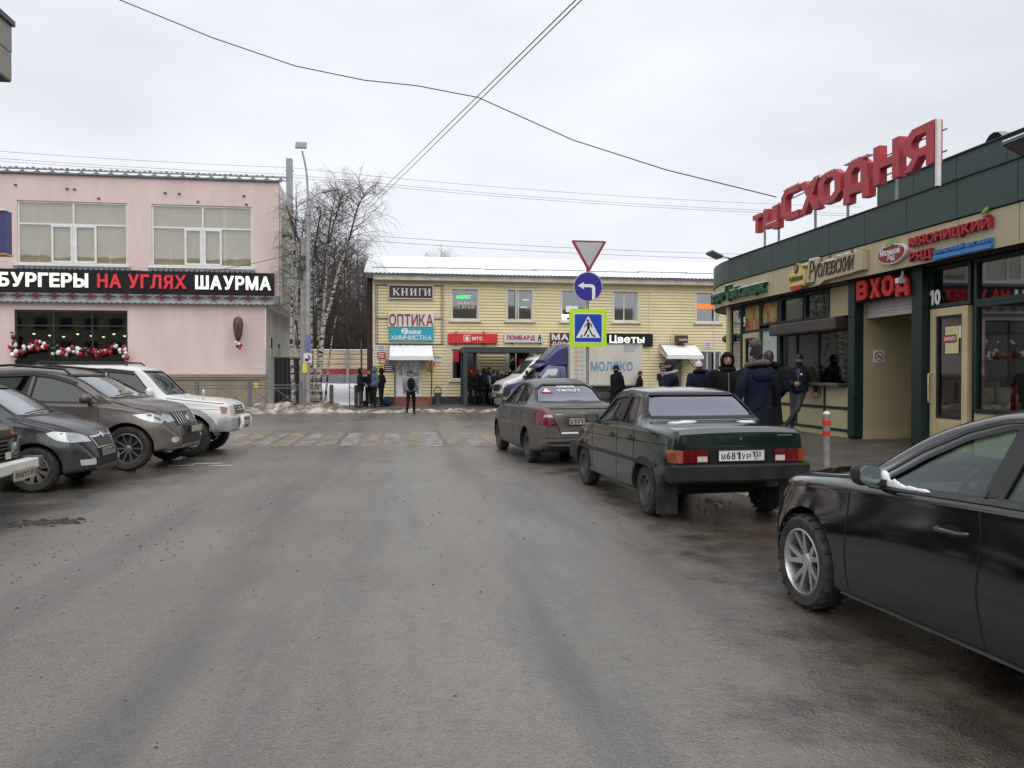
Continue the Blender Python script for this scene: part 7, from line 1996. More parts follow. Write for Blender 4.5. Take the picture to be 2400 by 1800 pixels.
# the side that faces the street is local +y after the half turn
text('МОЛОКО', (-1.06, .992, 1.74), (-1, 0, 0), (0, 0, 1), 1.96, .40, .003, M['skyblue'], cb, world=False, split=True, gap=.1, bold=.03)
M['ornr'] = mat('faded_red_ornament', (.5, .16, .16), .6, col2=(.58, .45, .42), ns=14); M['orng'] = mat('faded_green_ornament', (.18, .40, .25), .6, col2=(.5, .55, .48), ns=14)
for xx, m in ((-.42, 'ornr'), (-.66, 'orng')):
 mb = MB()
 for k in range(9):
  for q in (-1, 1):
   zz = 1.24 + .185 * k
   mb.prism([(xx + q * .045 - .07, zz), (xx + q * .045, zz - .07), (xx + q * .045 + .07, zz), (xx + q * .045, zz + .07)] if False else [(xx + q * .08, zz), (xx + q * .03, zz + .07), (xx + q * .005, zz + .02), (xx + q * .03, zz - .07)], lambda u, v, d: (u, .991 + d, v), 0, .003)
 mb.build('ornament', M[m], cb)
mb = MB()
for k in range(3): text(('ФЕРМЕРСКОЕ', 'ПРОДУКТЫ', 'МОЛОКО')[k], (-2.6, .992, 2.78 - .11 * k), (-1, 0, 0), (0, 0, 1), .72 - .12 * k, .07, .002, M['skyblue'], mb=mb)
mb.build('small_lettering', mat('faded_violet_letter', (.22, .2, .42), .6), cb)
def simple_wheels(root, axles, R_, yo, m):
 ty = MB(); ty.lathe([(R_ * .6, -.09), (R_ - .03, -.1), (R_, -.06), (R_, .06), (R_ - .03, .1), (R_ * .6, .09)], 28, lambda r, a, h: (r * math.cos(a), h, r * math.sin(a)))
 tme = ty.mesh('tyre', M['rubber'], smooth=50)
 rm = MB(); rm.lathe([(0, .05), (.07, .05), (R_ * .35, .01), (R_ * .55, .05), (R_ * .62, .085)], 24, lambda r, a, h: (r * math.cos(a), h, r * math.sin(a))); rme = rm.mesh('wheel', m, smooth=40)
 for x in axles:
  for sd in (1, -1):
   w = link_mesh('wheel', rme, root); w.location = (x, sd * yo, R_)
   if sd < 0: w.rotation_euler = (0, 0, math.pi)
   link_mesh('tyre', tme, w)
simple_wheels(tk, (1.55, -2.0), .34, .82, M['darkrim'])
vn = thing('parked_van', 'white van half hidden behind the blue truck cab', 'van', (6.55, 34.6, 0), R(180 + 9))
M['vanwhite'] = paint('van_white', (.70, .70, .69), (.4, .37, .32), 0, .35, .5, 1.0, .4, .05)
vc = van_cab(vn, M['vanwhite'], 0); cabparts(vc, M['tint'], M['carglass'])
mb = MB(); mb.cbox(-2.9, .02, -.95, .95, .5, 2.2, .12); mb.build('cargo_body', M['vanwhite'], vn, smooth=40)
simple_wheels(vn, (1.55, -1.6), .34, .82, M['darkrim'])
vn.scale = (1, 1, 1.14)
# ------------------------------------------------------------------ people
def cloth(name, col, quilt=0, col2=None):
 m = mat(name, col, .8, spec=.15, col2=col2 or tuple(c * .6 for c in col), ns=7, nd=5)
 if quilt:
  t, N, L, b = nodes(m)
  tcn = N.new('ShaderNodeTexCoord'); w = N.new('ShaderNodeTexWave'); w.wave_type = 'BANDS'; w.bands_direction = 'Z'
  w.inputs['Scale'].default_value = quilt; w.inputs['Distortion'].default_value = 1.2; w.inputs['Detail'].default_value = 1
  L.new(tcn.outputs['Object'], w.inputs['Vector'])
  bu = N.new('ShaderNodeBump'); bu.inputs['Strength'].default_value = .22; bu.inputs['Distance'].default_value = .008
  L.new(w.outputs['Fac'], bu.inputs['Height']); L.new(bu.outputs['Normal'], b.inputs['Normal'])
 else:
  t, N, L, b = nodes(m)
  tcn = N.new('ShaderNodeTexCoord'); w = N.new('ShaderNodeTexNoise'); w.inputs['Scale'].default_value = 9; w.inputs['Detail'].default_value = 3
  L.new(tcn.outputs['Object'], w.inputs['Vector'])
  bu = N.new('ShaderNodeBump'); bu.inputs['Strength'].default_value = .7; bu.inputs['Distance'].default_value = .03
  L.new(w.outputs['Fac'], bu.inputs['Height']); L.new(bu.outputs['Normal'], b.inputs['Normal'])
 return m
CL = dict(navy=cloth('navy_quilted', (.012, .017, .036), 5.5), black=cloth('black_cloth', (.010, .010, .012)), blackq=cloth('black_quilted', (.011, .011, .013), 6), dark=cloth('dark_trousers', (.014, .015, .019)),
 grey=cloth('grey_hoodie', (.28, .28, .30)), bluegrey=cloth('blue_grey_hoodie', (.10, .14, .20)), brown=cloth('dark_brown_coat', (.022, .014, .010)), trous=cloth('grey_trousers', (.075, .072, .075)),
 olive=cloth('olive_sleeve', (.035, .034, .016)), darkgreen=cloth('dark_green_coat', (.018, .022, .016)), denim=cloth('blue_jeans', (.03, .04, .065)), purple=cloth('dark_purple_coat', (.03, .018, .045), 5), shoe=mat('dark_shoe', (.012, .012, .012), .5), white=mat('white_knit', (.66, .64, .6), .9, bump=.8, bs=60), fur=mat('grey_fur', (.14, .125, .125), 1., col2=(.05, .045, .045), ns=30, bump=1, bs=90),
 knit=mat('black_knit', (.014, .014, .018), .95, bump=.8, bs=90), green=mat('lime_knit', (.3, .5, .08), .9, bump=.8, bs=60), pink=mat('pink_knit', (.5, .2, .22), .9, bump=.8, bs=60), stripe=mat('striped_knit', (.4, .38, .36), .9, col2=(.05, .05, .05), ns=30, bump=.8, bs=60), hair=mat('brown_hair', (.035, .022, .014), .6, col2=(.06, .04, .025), ns=30, stretch=(1, 1, .1)), redc=cloth('red_scarf', (.55, .04, .04)), leather=mat('black_leather_cap', (.012, .012, .013), .35))

def person(label, loc, rz, H=1.75, coat='navy', legs='dark', hem=.80, arms=('pocket', 'pocket'), head='hat', hatm='knit', stance='stand', bulk=1., sleeve=None, group=None, lean=0., hand_detail=True, look=0., face=True, shoes='shoe', flare=0., skin=True):
 """front of the body is local -y; arms = (right, left)"""
 k = H / 1.75
 root = thing('person', label, 'person', loc, rz, group)
 mats = [CL[coat], CL[legs], M['skin'], CL[shoes], CL[sleeve or coat]]
 prim = []   # (a, b, ra, rb, mat)
 mb = MB()
 def cap(a, b, ra, rb, mi, fl=1.0):
  a, b = V3(*a), V3(*b); prim.append((a, b, ra, rb, mi))
  n = 6; pts = []; rs = []
  for i in range(n + 1):
   t_ = i / n; pts.append(a + (b - a) * t_); rs.append(ra + (rb - ra) * t_)
  d = (b - a).normalized()
  pts = [a - d * ra * .85, a - d * ra * .5] + pts + [b + d * rb * .5, b + d * rb * .85]
  rs = [ra * .45, ra * .85] + rs + [rb * .85, rb * .45]
  mb.tube(pts, rs, 12)
 def T(p):      # lean of the upper body about the hips
  x, y, z = p
  if z > .9: x += (z - .9) * lean
  return (x, y, z)
 # torso and coat: stacked ellipses
 rings = []
 sec = [(hem, .19 + flare, .145 + flare * .8), ((hem + .98) / 2, .187 + flare * .5, .142 + flare * .4), (.98, .18, .135), (1.10, .175, .13), (1.24, .195, .138), (1.36, .205, .13), (1.43, .17, .105), (1.475, .085, .08), (1.52, .06, .065)]
 if hem > .97: sec = [(hem, .175, .13)] + [q for q in sec if q[0] > hem + .05]
 for z, rx, ry in sec:
  x0 = T((0, 0, z))[0]
  rings.append([(x0 + rx * bulk * math.cos(a), .01 + ry * bulk * math.sin(a), z) for a in [2 * math.pi * i / 20 for i in range(20)]])
 mb.loft(rings)
 prim.append((V3(*T((0, 0, hem + .1))), V3(*T((0, 0, 1.40))), .15 * bulk, .17 * bulk, 0))
 # legs
 if stance == 'stand': L = [((-.09, 0, .90), (-.10, -.01, .50), (-.105, .02, .09)), ((.09, 0, .90), (.10, -.015, .50), (.11, .01, .09))]
 elif stance == 'walk': L = [((-.09, 0, .90), (-.09, -.16, .52), (-.09, -.20, .10)), ((.09, 0, .90), (.09, .08, .50), (.09, .30, .16))]
 elif stance == 'lean': L = [((-.09, 0, .90), (-.09, -.03, .49), (-.12, -.03, .09)), ((.09, 0, .90), (.03, -.20, .55), (-.22, -.17, .17))]
 elif stance == 'sit': L = [((-.09, -.05, .58), (-.10, -.42, .56), (-.10, -.42, .09)), ((.09, -.05, .58), (.10, -.42, .56), (.10, -.42, .09))]
 for h, n_, a in L:
  cap(h, n_, .095, .068, 1); cap(n_, a, .066, .048, 1)
  cap((a[0], a[1] + .04, a[2] - .045), (a[0] * 1.08, a[1] - .13, a[2] - .05), .045, .04, 3)
 # arms
 hands = []
 for sd, pose in ((-1, arms[0]), (1, arms[1])):
  s_ = T((sd * .195 * bulk, .01, 1.40))
  E_, W_, D_ = {'down': ((.27, .04, 1.13), (.285, -.04, .90), (.05, -.15, -1)), 'pocket': ((.275, .07, 1.14), (.19, -.12, .97), None), 'side': ((.25, .03, 1.13), (.255, -.05, .90), (.05, -.15, -1)), 'hold': ((.27, .0, 1.13), (.06, -.26, 1.10), (-.9, -.3, .0)), 'mouth': ((.24, -.16, 1.16), (.07, -.22, 1.44), (-.4, .2, 1)),
   'rest': ((.34, .05, 1.16), (.38, -.02, .93), (.1, -.1, -1)), 'front': ((.28, .02, 1.12), (.12, -.22, 1.02), (-.7, -.5, -.1)), 'up': ((.25, -.05, 1.2), (.14, -.24, 1.42), (-.3, -.1, 1))}[pose]
  e_ = T((sd * E_[0], E_[1], E_[2])); w_ = T((sd * W_[0], W_[1], W_[2]))
  cap(s_, e_, .078 * bulk, .062 * bulk, 4); cap(e_, w_, .062 * bulk, .046, 4)
  if D_: hands.append((V3(*w_), V3(sd * D_[0], D_[1], D_[2]).normalized(), sd))
 # neck and head
 hx = T((0, 0, 1.62))[0]
 cap(T((0, .005, 1.46)), (hx, -.005, 1.57), .058, .056, 2)
 hb = MB()
 hb.sphere((0, 0, 0), (.076, .095, .118), 20, 14)
 hv = []
 for x, y, z in hb.v:
  if y < 0:
   if z < -.02: x *= 1 - .22 * min(1, (-z - .02) / .09); y *= .98
   y += -.006 * math.exp(-((z - .025) / .02) ** 2) * (abs(x) < .06)
  hv.append((x, y, z))
 ca, sa = math.cos(look), math.sin(look)
 def HP(x, y, z): return (hx + x * ca - y * sa, -.015 + x * sa + y * ca, 1.635 + z)
 n0 = len(mb.v); mb.add([HP(*v) for v in hv], hb.f)
 mb.add([HP(*v) for v in ((0, -.088, .03), (-.014, -.092, -.022), (.014, -.092, -.022), (0, -.118, -.022), (0, -.09, -.034))], [(0, 1, 3), (0, 3, 2), (1, 4, 3), (3, 4, 2), (0, 2, 4), (0, 4, 1)])
 prim.append((V3(*HP(0, 0, .02)), V3(*HP(0, -.01, -.04)), .085, .07, 2))
 me = mb.mesh('body', mats, normals=True)
 tmp = link_mesh('body', me, root)
 md = tmp.modifiers.new('r', 'REMESH'); md.mode = 'VOXEL'; md.voxel_size = .017; md.adaptivity = 0
 ms_ = tmp.modifiers.new('s', 'SMOOTH'); ms_.iterations = 3; ms_.factor = .5
 dg = bpy.context.evaluated_depsgraph_get(); dg.update()
 m2 = bpy.data.meshes.new_from_object(tmp.evaluated_get(dg))
 tmp.modifiers.clear()
 if not len(m2.materials):
  for m_ in mats: m2.materials.append(m_)
 segs = [(a, b - a, max(1e-9, (b - a).length_squared), ra, rb, mi) for a, b, ra, rb, mi in prim]
 for p in m2.polygons:
  c = p.center; best = 9; bi = 0
  for a, d, l2, ra, rb, mi in segs:
   t_ = max(0, min(1, (c - a).dot(d) / l2)); q = (c - a - d * t_).length - (ra + (rb - ra) * t_)
   if q < best: best, bi = q, mi
  if bi == 1 and c.z > hem + .01 and hem < .95 and abs(c.x) < .24: bi = 0
  p.material_index = bi
 m2.polygons.foreach_set('use_smooth', [True] * len(m2.polygons))
 # hands: palm and five fingers, joined to the same body mesh
 if hands and hand_detail:
  hb = MB()
  for w_, d, sd in hands:
   side = d.cross(V3(0, -1, 0)); side = side.normalized() if side.length > .2 else V3(1, 0, 0)
   nrm = side.cross(d).normalized()
   mats3 = Matrix((side, nrm, d)).transposed()
   hb.sphere((0, 0, 0), (.042, .018, .052), 10, 8)
   n_ = len(hb.v); q0 = n_ - (2 + 7 * 10)
   for i in range(q0, n_): hb.v[i] = tuple(w_ + d * .055 + mats3 @ V3(*hb.v[i]))
   for f_, (off, ln) in enumerate(((-.030, .062), (-.010, .074), (.010, .070), (.028, .055))):
    b0 = w_ + d * .095 + side * off; b1 = b0 + (d * .85 + nrm * -.35 * 1).normalized() * ln * .55; b2 = b1 + (d * .45 - nrm * .9).normalized() * ln * .5
    hb.tube([b0 - d * .01, b0, b1, b2], [.0085, .009, .0085, .006], 6)
   b0 = w_ + d * .035 + side * (-.036 * sd); b1 = b0 + (d * .7 - side * sd * .6 - nrm * .3).normalized() * .035; b2 = b1 + (d * .9 - nrm * .5).normalized() * .028
   hb.tube([b0, b1, b2], [.011, .010, .007], 6)
  vs = [v.co[:] for v in m2.vertices]; fs = [list(p.vertices) for p in m2.polygons]; mi = [p.material_index for p in m2.polygons]
  n_ = len(vs)
  m3 = bpy.data.meshes.new('body'); m3.from_pydata(vs + hb.v, [], fs + [[i + n_ for i in f] for f in hb.f])
  for m_ in mats: m3.materials.append(m_)
  m3.polygons.foreach_set('material_index', mi + [2] * len(hb.f)); m3.polygons.foreach_set('use_smooth', [True] * len(m3.polygons))
  m2 = m3
 m2.name = 'body'; tmp.data = m2; tmp.scale = (k, k, k)
 HPk = lambda x, y, z: tuple(c * k for c in HP(x, y, z))
 def hpart(name, mbx, m, sm=60): return mbx.build(name, m, root, smooth=sm)
 def dome(rx, ry, rz, zc, keep, m, name):
  hb = MB(); hb.sphere((0, 0, 0), (rx, ry, rz), 22, 16)
  kf = []
  for f in hb.f:
   c = [sum(hb.v[i][j] for i in f) / len(f) for j in range(3)]
   if keep(c[0] / rx, c[1] / ry, c[2] / rz): kf.append(f)
  V = [HPk(v[0], v[1] + .006, v[2] + zc) for v in hb.v]; Vi = [HPk(v[0] * .88, v[1] * .88 + .006, v[2] * .88 + zc) for v in hb.v]
  from collections import Counter
  ed = Counter(); 
  for f in kf:
   for a, b in zip(f, f[1:] + f[:1]): ed[(min(a, b), max(a, b))] += 1
  n_ = len(V)
  o = MB(); o.add(V + Vi, kf + [[i + n_ for i in f[::-1]] for f in kf] + [(a, b, b + n_, a + n_) for (a, b), q in ed.items() if q == 1])
  bm = bmesh.new(); me_ = o.mesh(name, m, smooth=60); bm.from_mesh(me_)
  bmesh.ops.delete(bm, geom=[v for v in bm.verts if not v.link_faces], context='VERTS'); bm.to_mesh(me_); bm.free()
  return link_mesh(name, me_, root)
 if head in ('hat', 'pompom', 'bighat'):
  z_ = .012 if head != 'bighat' else .0
  dome(.088, .107, .125 if head != 'bighat' else .15, .012, lambda x, y, z: z > -.02 - .25 * max(0, y), CL[hatm], 'knitted_hat')
  if head == 'pompom': hb = MB(); hb.sphere(HPk(0, .0, .165), .05 * k, 12, 8); hpart('pompom', hb, CL[hatm])
  if head == 'bighat': hb = MB(); hb.sphere(HPk(0, .0, .19), .085 * k, 14, 10); hpart('pompom', hb, CL['fur'])
 elif head == 'hood':
  dome(.122, .135, .158, -.005, lambda x, y, z: not (y < -.30 and z < .66 + .1 * y and abs(x) < .78), CL[coat] if hatm == 'knit' else CL[hatm], 'hood')
  if face: dome(.081, .101, .122, .004, lambda x, y, z: z > .42 or (y > .1 and z > -.3), CL['hair'], 'hair')
 elif head == 'cap':
  dome(.086, .104, .118, .012, lambda x, y, z: z > .02, CL[hatm], 'cap')
  hb = MB(); hb.add([HPk(*p) for p in ((-.065, -.08, .04), (.065, -.08, .04), (.05, -.145, .025), (-.05, -.145, .025), (-.065, -.08, .05), (.065, -.08, .05), (.05, -.145, .033), (-.05, -.145, .033))], [(0, 1, 2, 3), (4, 7, 6, 5), (0, 4, 5, 1), (1, 5, 6, 2), (2, 6, 7, 3), (3, 7, 4, 0)]); hpart('cap_peak', hb, CL[hatm])
 if head in ('bare', 'cap', 'hat', 'pompom'):
  dome(.083, .102, .124, .006, (lambda x, y, z: z > .45 or (y > .1 and z > -.45)) if head == 'bare' else (lambda x, y, z: y > .15 and -.45 < z < .2), CL['hair'], 'hair')
 if head != 'hood':
  hb = MB()
  for sd in (-1, 1): hb.sphere(HPk(sd * .078, .008, -.005), (.012 * k, .018 * k, .03 * k), 8, 6)
  hpart('ear', hb, M['skin'])
 if face:
  for sd in (-1, 1):
   hb = MB(); hb.sphere(HPk(sd * .031, -.088, .018), (.013 * k, .009 * k, .007 * k), 8, 6); hpart('eye', hb, M['ink'])
   hb = MB(); hb.bar(HPk(sd * .016, -.093, .038), HPk(sd * .050, -.083, .038), .008 * k, .006 * k); hpart('eyebrow', hb, CL['hair'])
  hb = MB(); hb.bar(HPk(-.024, -.086, -.058), HPk(.024, -.086, -.058), .010 * k, .008 * k); hpart('mouth', hb, mat('lips', (.30, .10, .09), .5) if 'lips' not in bpy.data.materials else bpy.data.materials['lips'])
 root['k'] = k
 return root
def collar(root, k, m, r=.13, z=1.50, ry=None, name='collar', y=.02, th=.05):
 mb = MB(); n = 20; ry = ry or r; vs = []; fs = []
 for i in range(n):
  a = 2 * math.pi * i / n
  for q in range(8):
   b_ = 2 * math.pi * q / 8
   vs.append(((r + th * math.cos(b_)) * math.cos(a) * k, (y + (ry + th * math.cos(b_)) * math.sin(a)) * k, (z + th * .9 * math.sin(b_) + .03 * math.sin(a)) * k))
 for i in range(n):
  for q in range(8): fs.append((i * 8 + q, ((i + 1) % n) * 8 + q, ((i + 1) % n) * 8 + (q + 1) % 8, i * 8 + (q + 1) % 8))
 mb.add(vs, fs); return mb.build(name, m, root, smooth=60)

# on the right pavement
walker = person('person in long black quilted coat and knitted hat walking left behind the grey saloon', (6.05, 21.2, .17), R(-82), 1.68, 'blackq', 'dark', .55, ('pocket', 'pocket'), 'hat', 'knit', 'walk', 1.3, flare=.03)
collar(walker, .96, CL['black'], .10, 1.49)
smoker = person('person in dark knitted hat and navy jacket raising a cigarette to the mouth', (5.2, 14.45, .16), R(-100), 1.72, 'navy', 'dark', .85, ('pocket', 'mouth'), 'hat', 'knit', 'stand', 1.28)
collar(smoker, .98, mat('beige_fur_trim', (.36, .32, .27), 1., bump=1, bs=80), .12, 1.50, th=.035)
sc_ = thing('scarf', 'bright red scarf end or bag strap hanging down the back of the smoker', 'scarf', (5.42, 14.42, .95), R(-100))
MB().loft([[(-.03, .16, .42), (.05, .18, .42), (.05, .20, .42), (-.03, .18, .42)], [(-.05, .24, .2), (.07, .26, .2), (.07, .28, .2), (-.05, .26, .2)], [(-.06, .25, -.1), (.10, .27, -.1), (.10, .29, -.1), (-.06, .27, -.1)]]).build('cloth', CL['redc'], sc_)
cg = thing('cigarette', 'cigarette in the raised hand of the person in navy jacket', 'cigarette', (5.02, 14.45, 1.68)); MB().tube([(-.06, 0, 0), (.0, 0, .0)], .004, 6).build('stick', M['white'], cg)
wh = person('person seen from behind in white pompom hat and belted navy jacket', (6.9, 17.2, .2), R(172), 1.70, 'navy', 'dark', .82, ('pocket', 'pocket'), 'pompom', 'white', 'stand', 1.05, face=False, flare=.02)
collar(wh, .97, CL['navy'], .11, 1.50, th=.05, name='hood_roll')
mb = MB(); mb.lathe([(.185, .99), (.19, 1.0), (.19, 1.03), (.185, 1.04)], 20, lambda r, a, h: (r * math.cos(a), .01 + r * .78 * math.sin(a), h)); mb.build('belt', mat('beige_belt', (.4, .35, .22), .6), wh)
hm = person('person in black hooded jacket facing us beside the round column', (5.72, 12.95, .18), R(-14), 1.78, 'black', 'dark', .78, ('pocket', 'pocket'), 'hood', 'knit', 'stand', 1.12)
collar(hm, 1.02, CL['black'], .105, 1.50, th=.04)
def zip_(root, k, z0, z1, m, y=-.16, x=0): mb = MB(); mb.tube([(x * k, (y + .02) * k, z0 * k), (x * k, y * k, (z0 + z1) / 2 * k), (x * k, (y + .035) * k, z1 * k)], .006, 5); mb.build('zip', m, root)
zip_(hm, 1.02, .8, 1.42, M['steel'], -.165)
bp = person('person seen from behind in long navy quilted coat and fur pompom hat', (5.30, 10.95, .18), R(196), 1.80, 'navy', 'dark', .42, ('rest', 'rest'), 'bighat', 'knit', 'stand', 1.18, face=False, flare=.04, hand_detail=False)
collar(bp, 1.03, CL['fur'], .14, 1.52, th=.05, name='fur_collar')
mb = MB(); mb.sphere((0, .13, 1.40), (.19, .10, .12), 16, 10); mb.build('hood_down', CL['navy'], bp, smooth=60)
mb = MB(); mb.tube([(-.14, .10, 1.46), (-.10, .20, 1.2), (.06, .22, .98), (.2, .14, .86)], .011, 5); mb.build('bag_strap', CL['black'], bp)
cp = person('person in black leather cap and dark padded coat turned to the kiosk', (6.22, 12.4, .2), R(165), 1.80, 'blackq', 'dark', .5, ('pocket', 'pocket'), 'cap', 'leather', 'stand', 1.08, face=False, flare=.03)
collar(cp, 1.03, CL['blackq'], .12, 1.50, th=.055)
ln = person('smiling person in navy vest and dark cap leaning by the kiosk with phone in hand', (8.72, 16.0, .30), R(-38), 1.74, 'navy', 'trous', .92, ('hold', 'rest'), 'cap', 'leather', 'lean', 1.2, sleeve='olive', lean=.05)
ph = thing('phone', 'dark smartphone held by the person leaning at the kiosk', 'phone', (8.47, 15.83, 1.42), R(-38)); MB().cbox(-.035, .035, -.006, .006, -.05, .05, .004).build('case', M['ink'], ph)
zip_(ln, 1., .95, 1.42, M['steel'], -.165, .03)
mb = MB()
for x in (.0, .06): mb.tube([(x, -.15, 1.42), (x, -.172, 1.24)], .003, 4)
mb.build('drawstring', M['steel'], ln)
mb = MB(); mb.obox((.10, -.165, 1.30), (.04, .006, .04), Matrix.Identity(3)); mb.build('chest_patch', M['whitefilm'], ln)
person('person half hidden behind the hooded one, dark coat, right pavement', (7.45, 18.1, .2), R(30), 1.5, 'black', 'dark', .7, ('pocket', 'pocket'), 'hat', 'knit', 'stand', 1.0)
person('person in dark jacket standing at the rear end of the milk truck', (10.15, 31.9, 0), R(60), 1.72, 'black', 'dark', .8, ('pocket', 'pocket'), 'hat', 'knit', 'stand', 1.05)
sl = person('seller in dark cap behind the kiosk window', (10.0, 15.1, .5), R(-70), 1.66, 'black', 'dark', .9, ('front', 'front'), 'cap', 'leather', 'stand', 1.0)
sl2 = person('seller in white jacket at the kiosk window edge', (9.9, 14.75, .5), R(-100), 1.66, 'grey', 'dark', .9, ('front', 'front'), 'bare', 'knit', 'stand', 1.0)

# crossing the street and along the far pavement
hd = person('person in light grey hoodie with black backpack crossing the road', (.38, 30.7, 0), R(168), 1.80, 'grey', 'black', .93, ('side', 'side'), 'bare', 'knit', 'walk', 1.16, face=False)
collar(hd, 1.03, CL['grey'], .09, 1.49, th=.04, name='hood_down')
bk = thing('backpack', 'round black backpack on the back of the grey hoodie', 'backpack', (.38, 30.7, 0), R(168))
mb = MB(); mb.sphere((-.06, .22, 1.22), (.16, .11, .25), 16, 12); mb.build('bag', CL['black'], bk, smooth=60)
for x in (-.13, .10): mb = MB(); mb.tube([(x, .14, 1.42), (x, -.03, 1.50), (x, -.14, 1.35), (x, -.10, 1.15), (x, .12, 1.05)], .016, 6); mb.build('strap', CL['black'], bk)
person('person in dark hooded coat, first of the group by the yellow wall', (-1.78, 34.8, .12), R(75), 1.74, 'darkgreen', 'trous', .72, ('front', 'down'), 'hood', 'knit', 'stand', 1.0)
person('small person with dark hair between the hooded coat and the blue hoodie', (-1.42, 34.95, .12), R(-10), 1.66, 'black', 'dark', .85, ('front', 'pocket'), 'bare', 'knit', 'stand', .95)
person('person in blue-grey hoodie with hood up by the yellow wall', (-1.16, 34.5, .12), R(-70), 1.80, 'bluegrey', 'dark', .9, ('pocket', 'pocket'), 'hood', 'knit', 'stand', 1.08)
person('person in black with hood, behind the blue-grey hoodie', (-.88, 35.3, .12), R(-110), 1.74, 'black', 'dark', .88, ('pocket', 'down'), 'hood', 'knit', 'stand', 1.0)
bg_ = thing('bag', 'dark blue travel bag lying by the yellow wall', 'bag', (-.62, 35.9, .12), R(10)); MB().sphere((0, 0, .21), (.25, .17, .22), 14, 10).build('sack', CL['denim'], bg_, smooth=60); MB().tube([(-.12, 0, .40), (0, 0, .5), (.12, 0, .40)], .012, 6).build('handle', CL['black'], bg_)
bg_ = thing('bag', 'white plastic carrier bag behind the dark blue bag', 'bag', (-.86, 36.0, .12)); mb = MB(); mb.sphere((0, 0, .2), (.15, .12, .22), 10, 8); mb.v = [(x + .03 * noise.noise((x * 9, y * 9, z * 9)), y, z) for x, y, z in mb.v]; mb.build('sack', M['whitefilm'], bg_, smooth=60)
bg_ = thing('bag', 'brown bag on the snow between the legs of the group', 'bag', (-1.62, 35.9, .12)); MB().cbox(-.13, .13, -.08, .08, 0, .26, .03).build('sack', CL['brown'], bg_)
crowd = [(3.20, 35.9, 1.72, 'brown', 'dark', 'cap', 'leather', 80, .75, 'person in dark brown coat and cap leaning at the shelter post'), (3.58, 36.1, 1.68, 'black', 'dark', 'hat', 'knit', 20, .8, 'person in black coat and hat inside the bus shelter'), (3.82, 35.7, 1.74, 'blackq', 'dark', 'hood', 'knit', 95, .75, 'person in black quilted jacket with hood seen from the side in the shelter'),
 (4.28, 35.75, 1.68, 'bluegrey', 'denim', 'hat', 'knit', 150, .85, 'person in grey-blue jacket and jeans with back turned in the shelter'), (4.12, 36.3, 1.8, 'purple', 'dark', 'hat', 'knit', 30, .7, 'tall person in purple coat at the back of the shelter'), (4.68, 36.0, 1.62, 'black', 'dark', 'hat', 'stripe', 120, .8, 'person in striped knitted hat among the waiting crowd'),
 (4.98, 36.3, 1.60, 'purple', 'dark', 'bare', 'knit', -20, .8, 'short person with bare head among the waiting crowd'), (5.15, 36.55, 1.72, 'black', 'dark', 'hat', 'green', 10, .8, 'person in lime green hat at the back of the shelter'), (5.38, 36.2, 1.64, 'navy', 'dark', 'hat', 'pink', -60, .8, 'person in pink hat among the waiting crowd'), (5.62, 36.5, 1.70, 'black', 'dark', 'hood', 'knit', 40, .8, 'person with black hood near the white van windscreen'), (4.0, 36.6, 1.7, 'navy', 'dark', 'hood', 'knit', 60, .75, 'person in navy hood at the back wall of the shelter'), (4.45, 35.5, 1.66, 'blackq', 'dark', 'hat', 'knit', 170, .7, 'person in long black quilted coat at the front edge of the shelter'), (5.3, 35.75, 1.66, 'black', 'dark', 'hood', 'knit', 110, .75, 'person in black hood close to the white van bonnet'), (5.95, 36.3, 1.7, 'navy', 'dark', 'hat', 'knit', 100, .8, 'last person of the crowd beside the white van')]
for x, y, h_, c, l, hd_, hm_, rz, hem, lb in crowd:
 person(lb, (x, y, .12), R(rz), h_, c, l, hem, ('pocket', 'front' if h_ < 1.7 else 'pocket'), hd_, hm_, 'stand', 1.28, face=abs(rz) < 70, group=None)
bk = thing('backpack', 'grey backpack on the person in grey-blue jacket at the shelter', 'backpack', (4.28, 35.75, .12), R(150)); MB().sphere((.0, .20, 1.15), (.15, .10, .23), 14, 10).build('bag', CL['grey'], bk, smooth=60)
# ------------------------------------------------------------------ trees
def birch_bark():
 m = bpy.data.materials.new('birch_bark'); t, N, L, b = nodes(m)
 tcn = N.new('ShaderNodeTexCoord'); mpn = N.new('ShaderNodeMapping'); mpn.inputs['Scale'].default_value = (2.2, 2.2, 7); L.new(tcn.outputs['Object'], mpn.inputs['Vector'])
 nz = N.new('ShaderNodeTexNoise'); nz.inputs['Scale'].default_value = 1.6; nz.inputs['Detail'].default_value = 6; L.new(mpn.outputs['Vector'], nz.inputs['Vector'])
 r = N.new('ShaderNodeValToRGB'); e = r.color_ramp.elements
 e[0].position = .43; e[0].color = (.02, .017, .015, 1); e[1].position = .52; e[1].color = (.46, .42, .36, 1)
 L.new(nz.outputs['Fac'], r.inputs['Fac']); L.new(r.outputs['Color'], b.inputs['Base Color']); b.inputs['Roughness'].default_value = .85
 return m
M['birch'] = birch_bark()
M['bark'] = mat('dark_bark', (.05, .042, .036), .9, col2=(.09, .078, .068), ns=3, stretch=(1, 1, .2))
M['twig'] = mat('bare_twigs', (.060, .045, .040), .9, col2=(.10, .08, .07), ns=2)

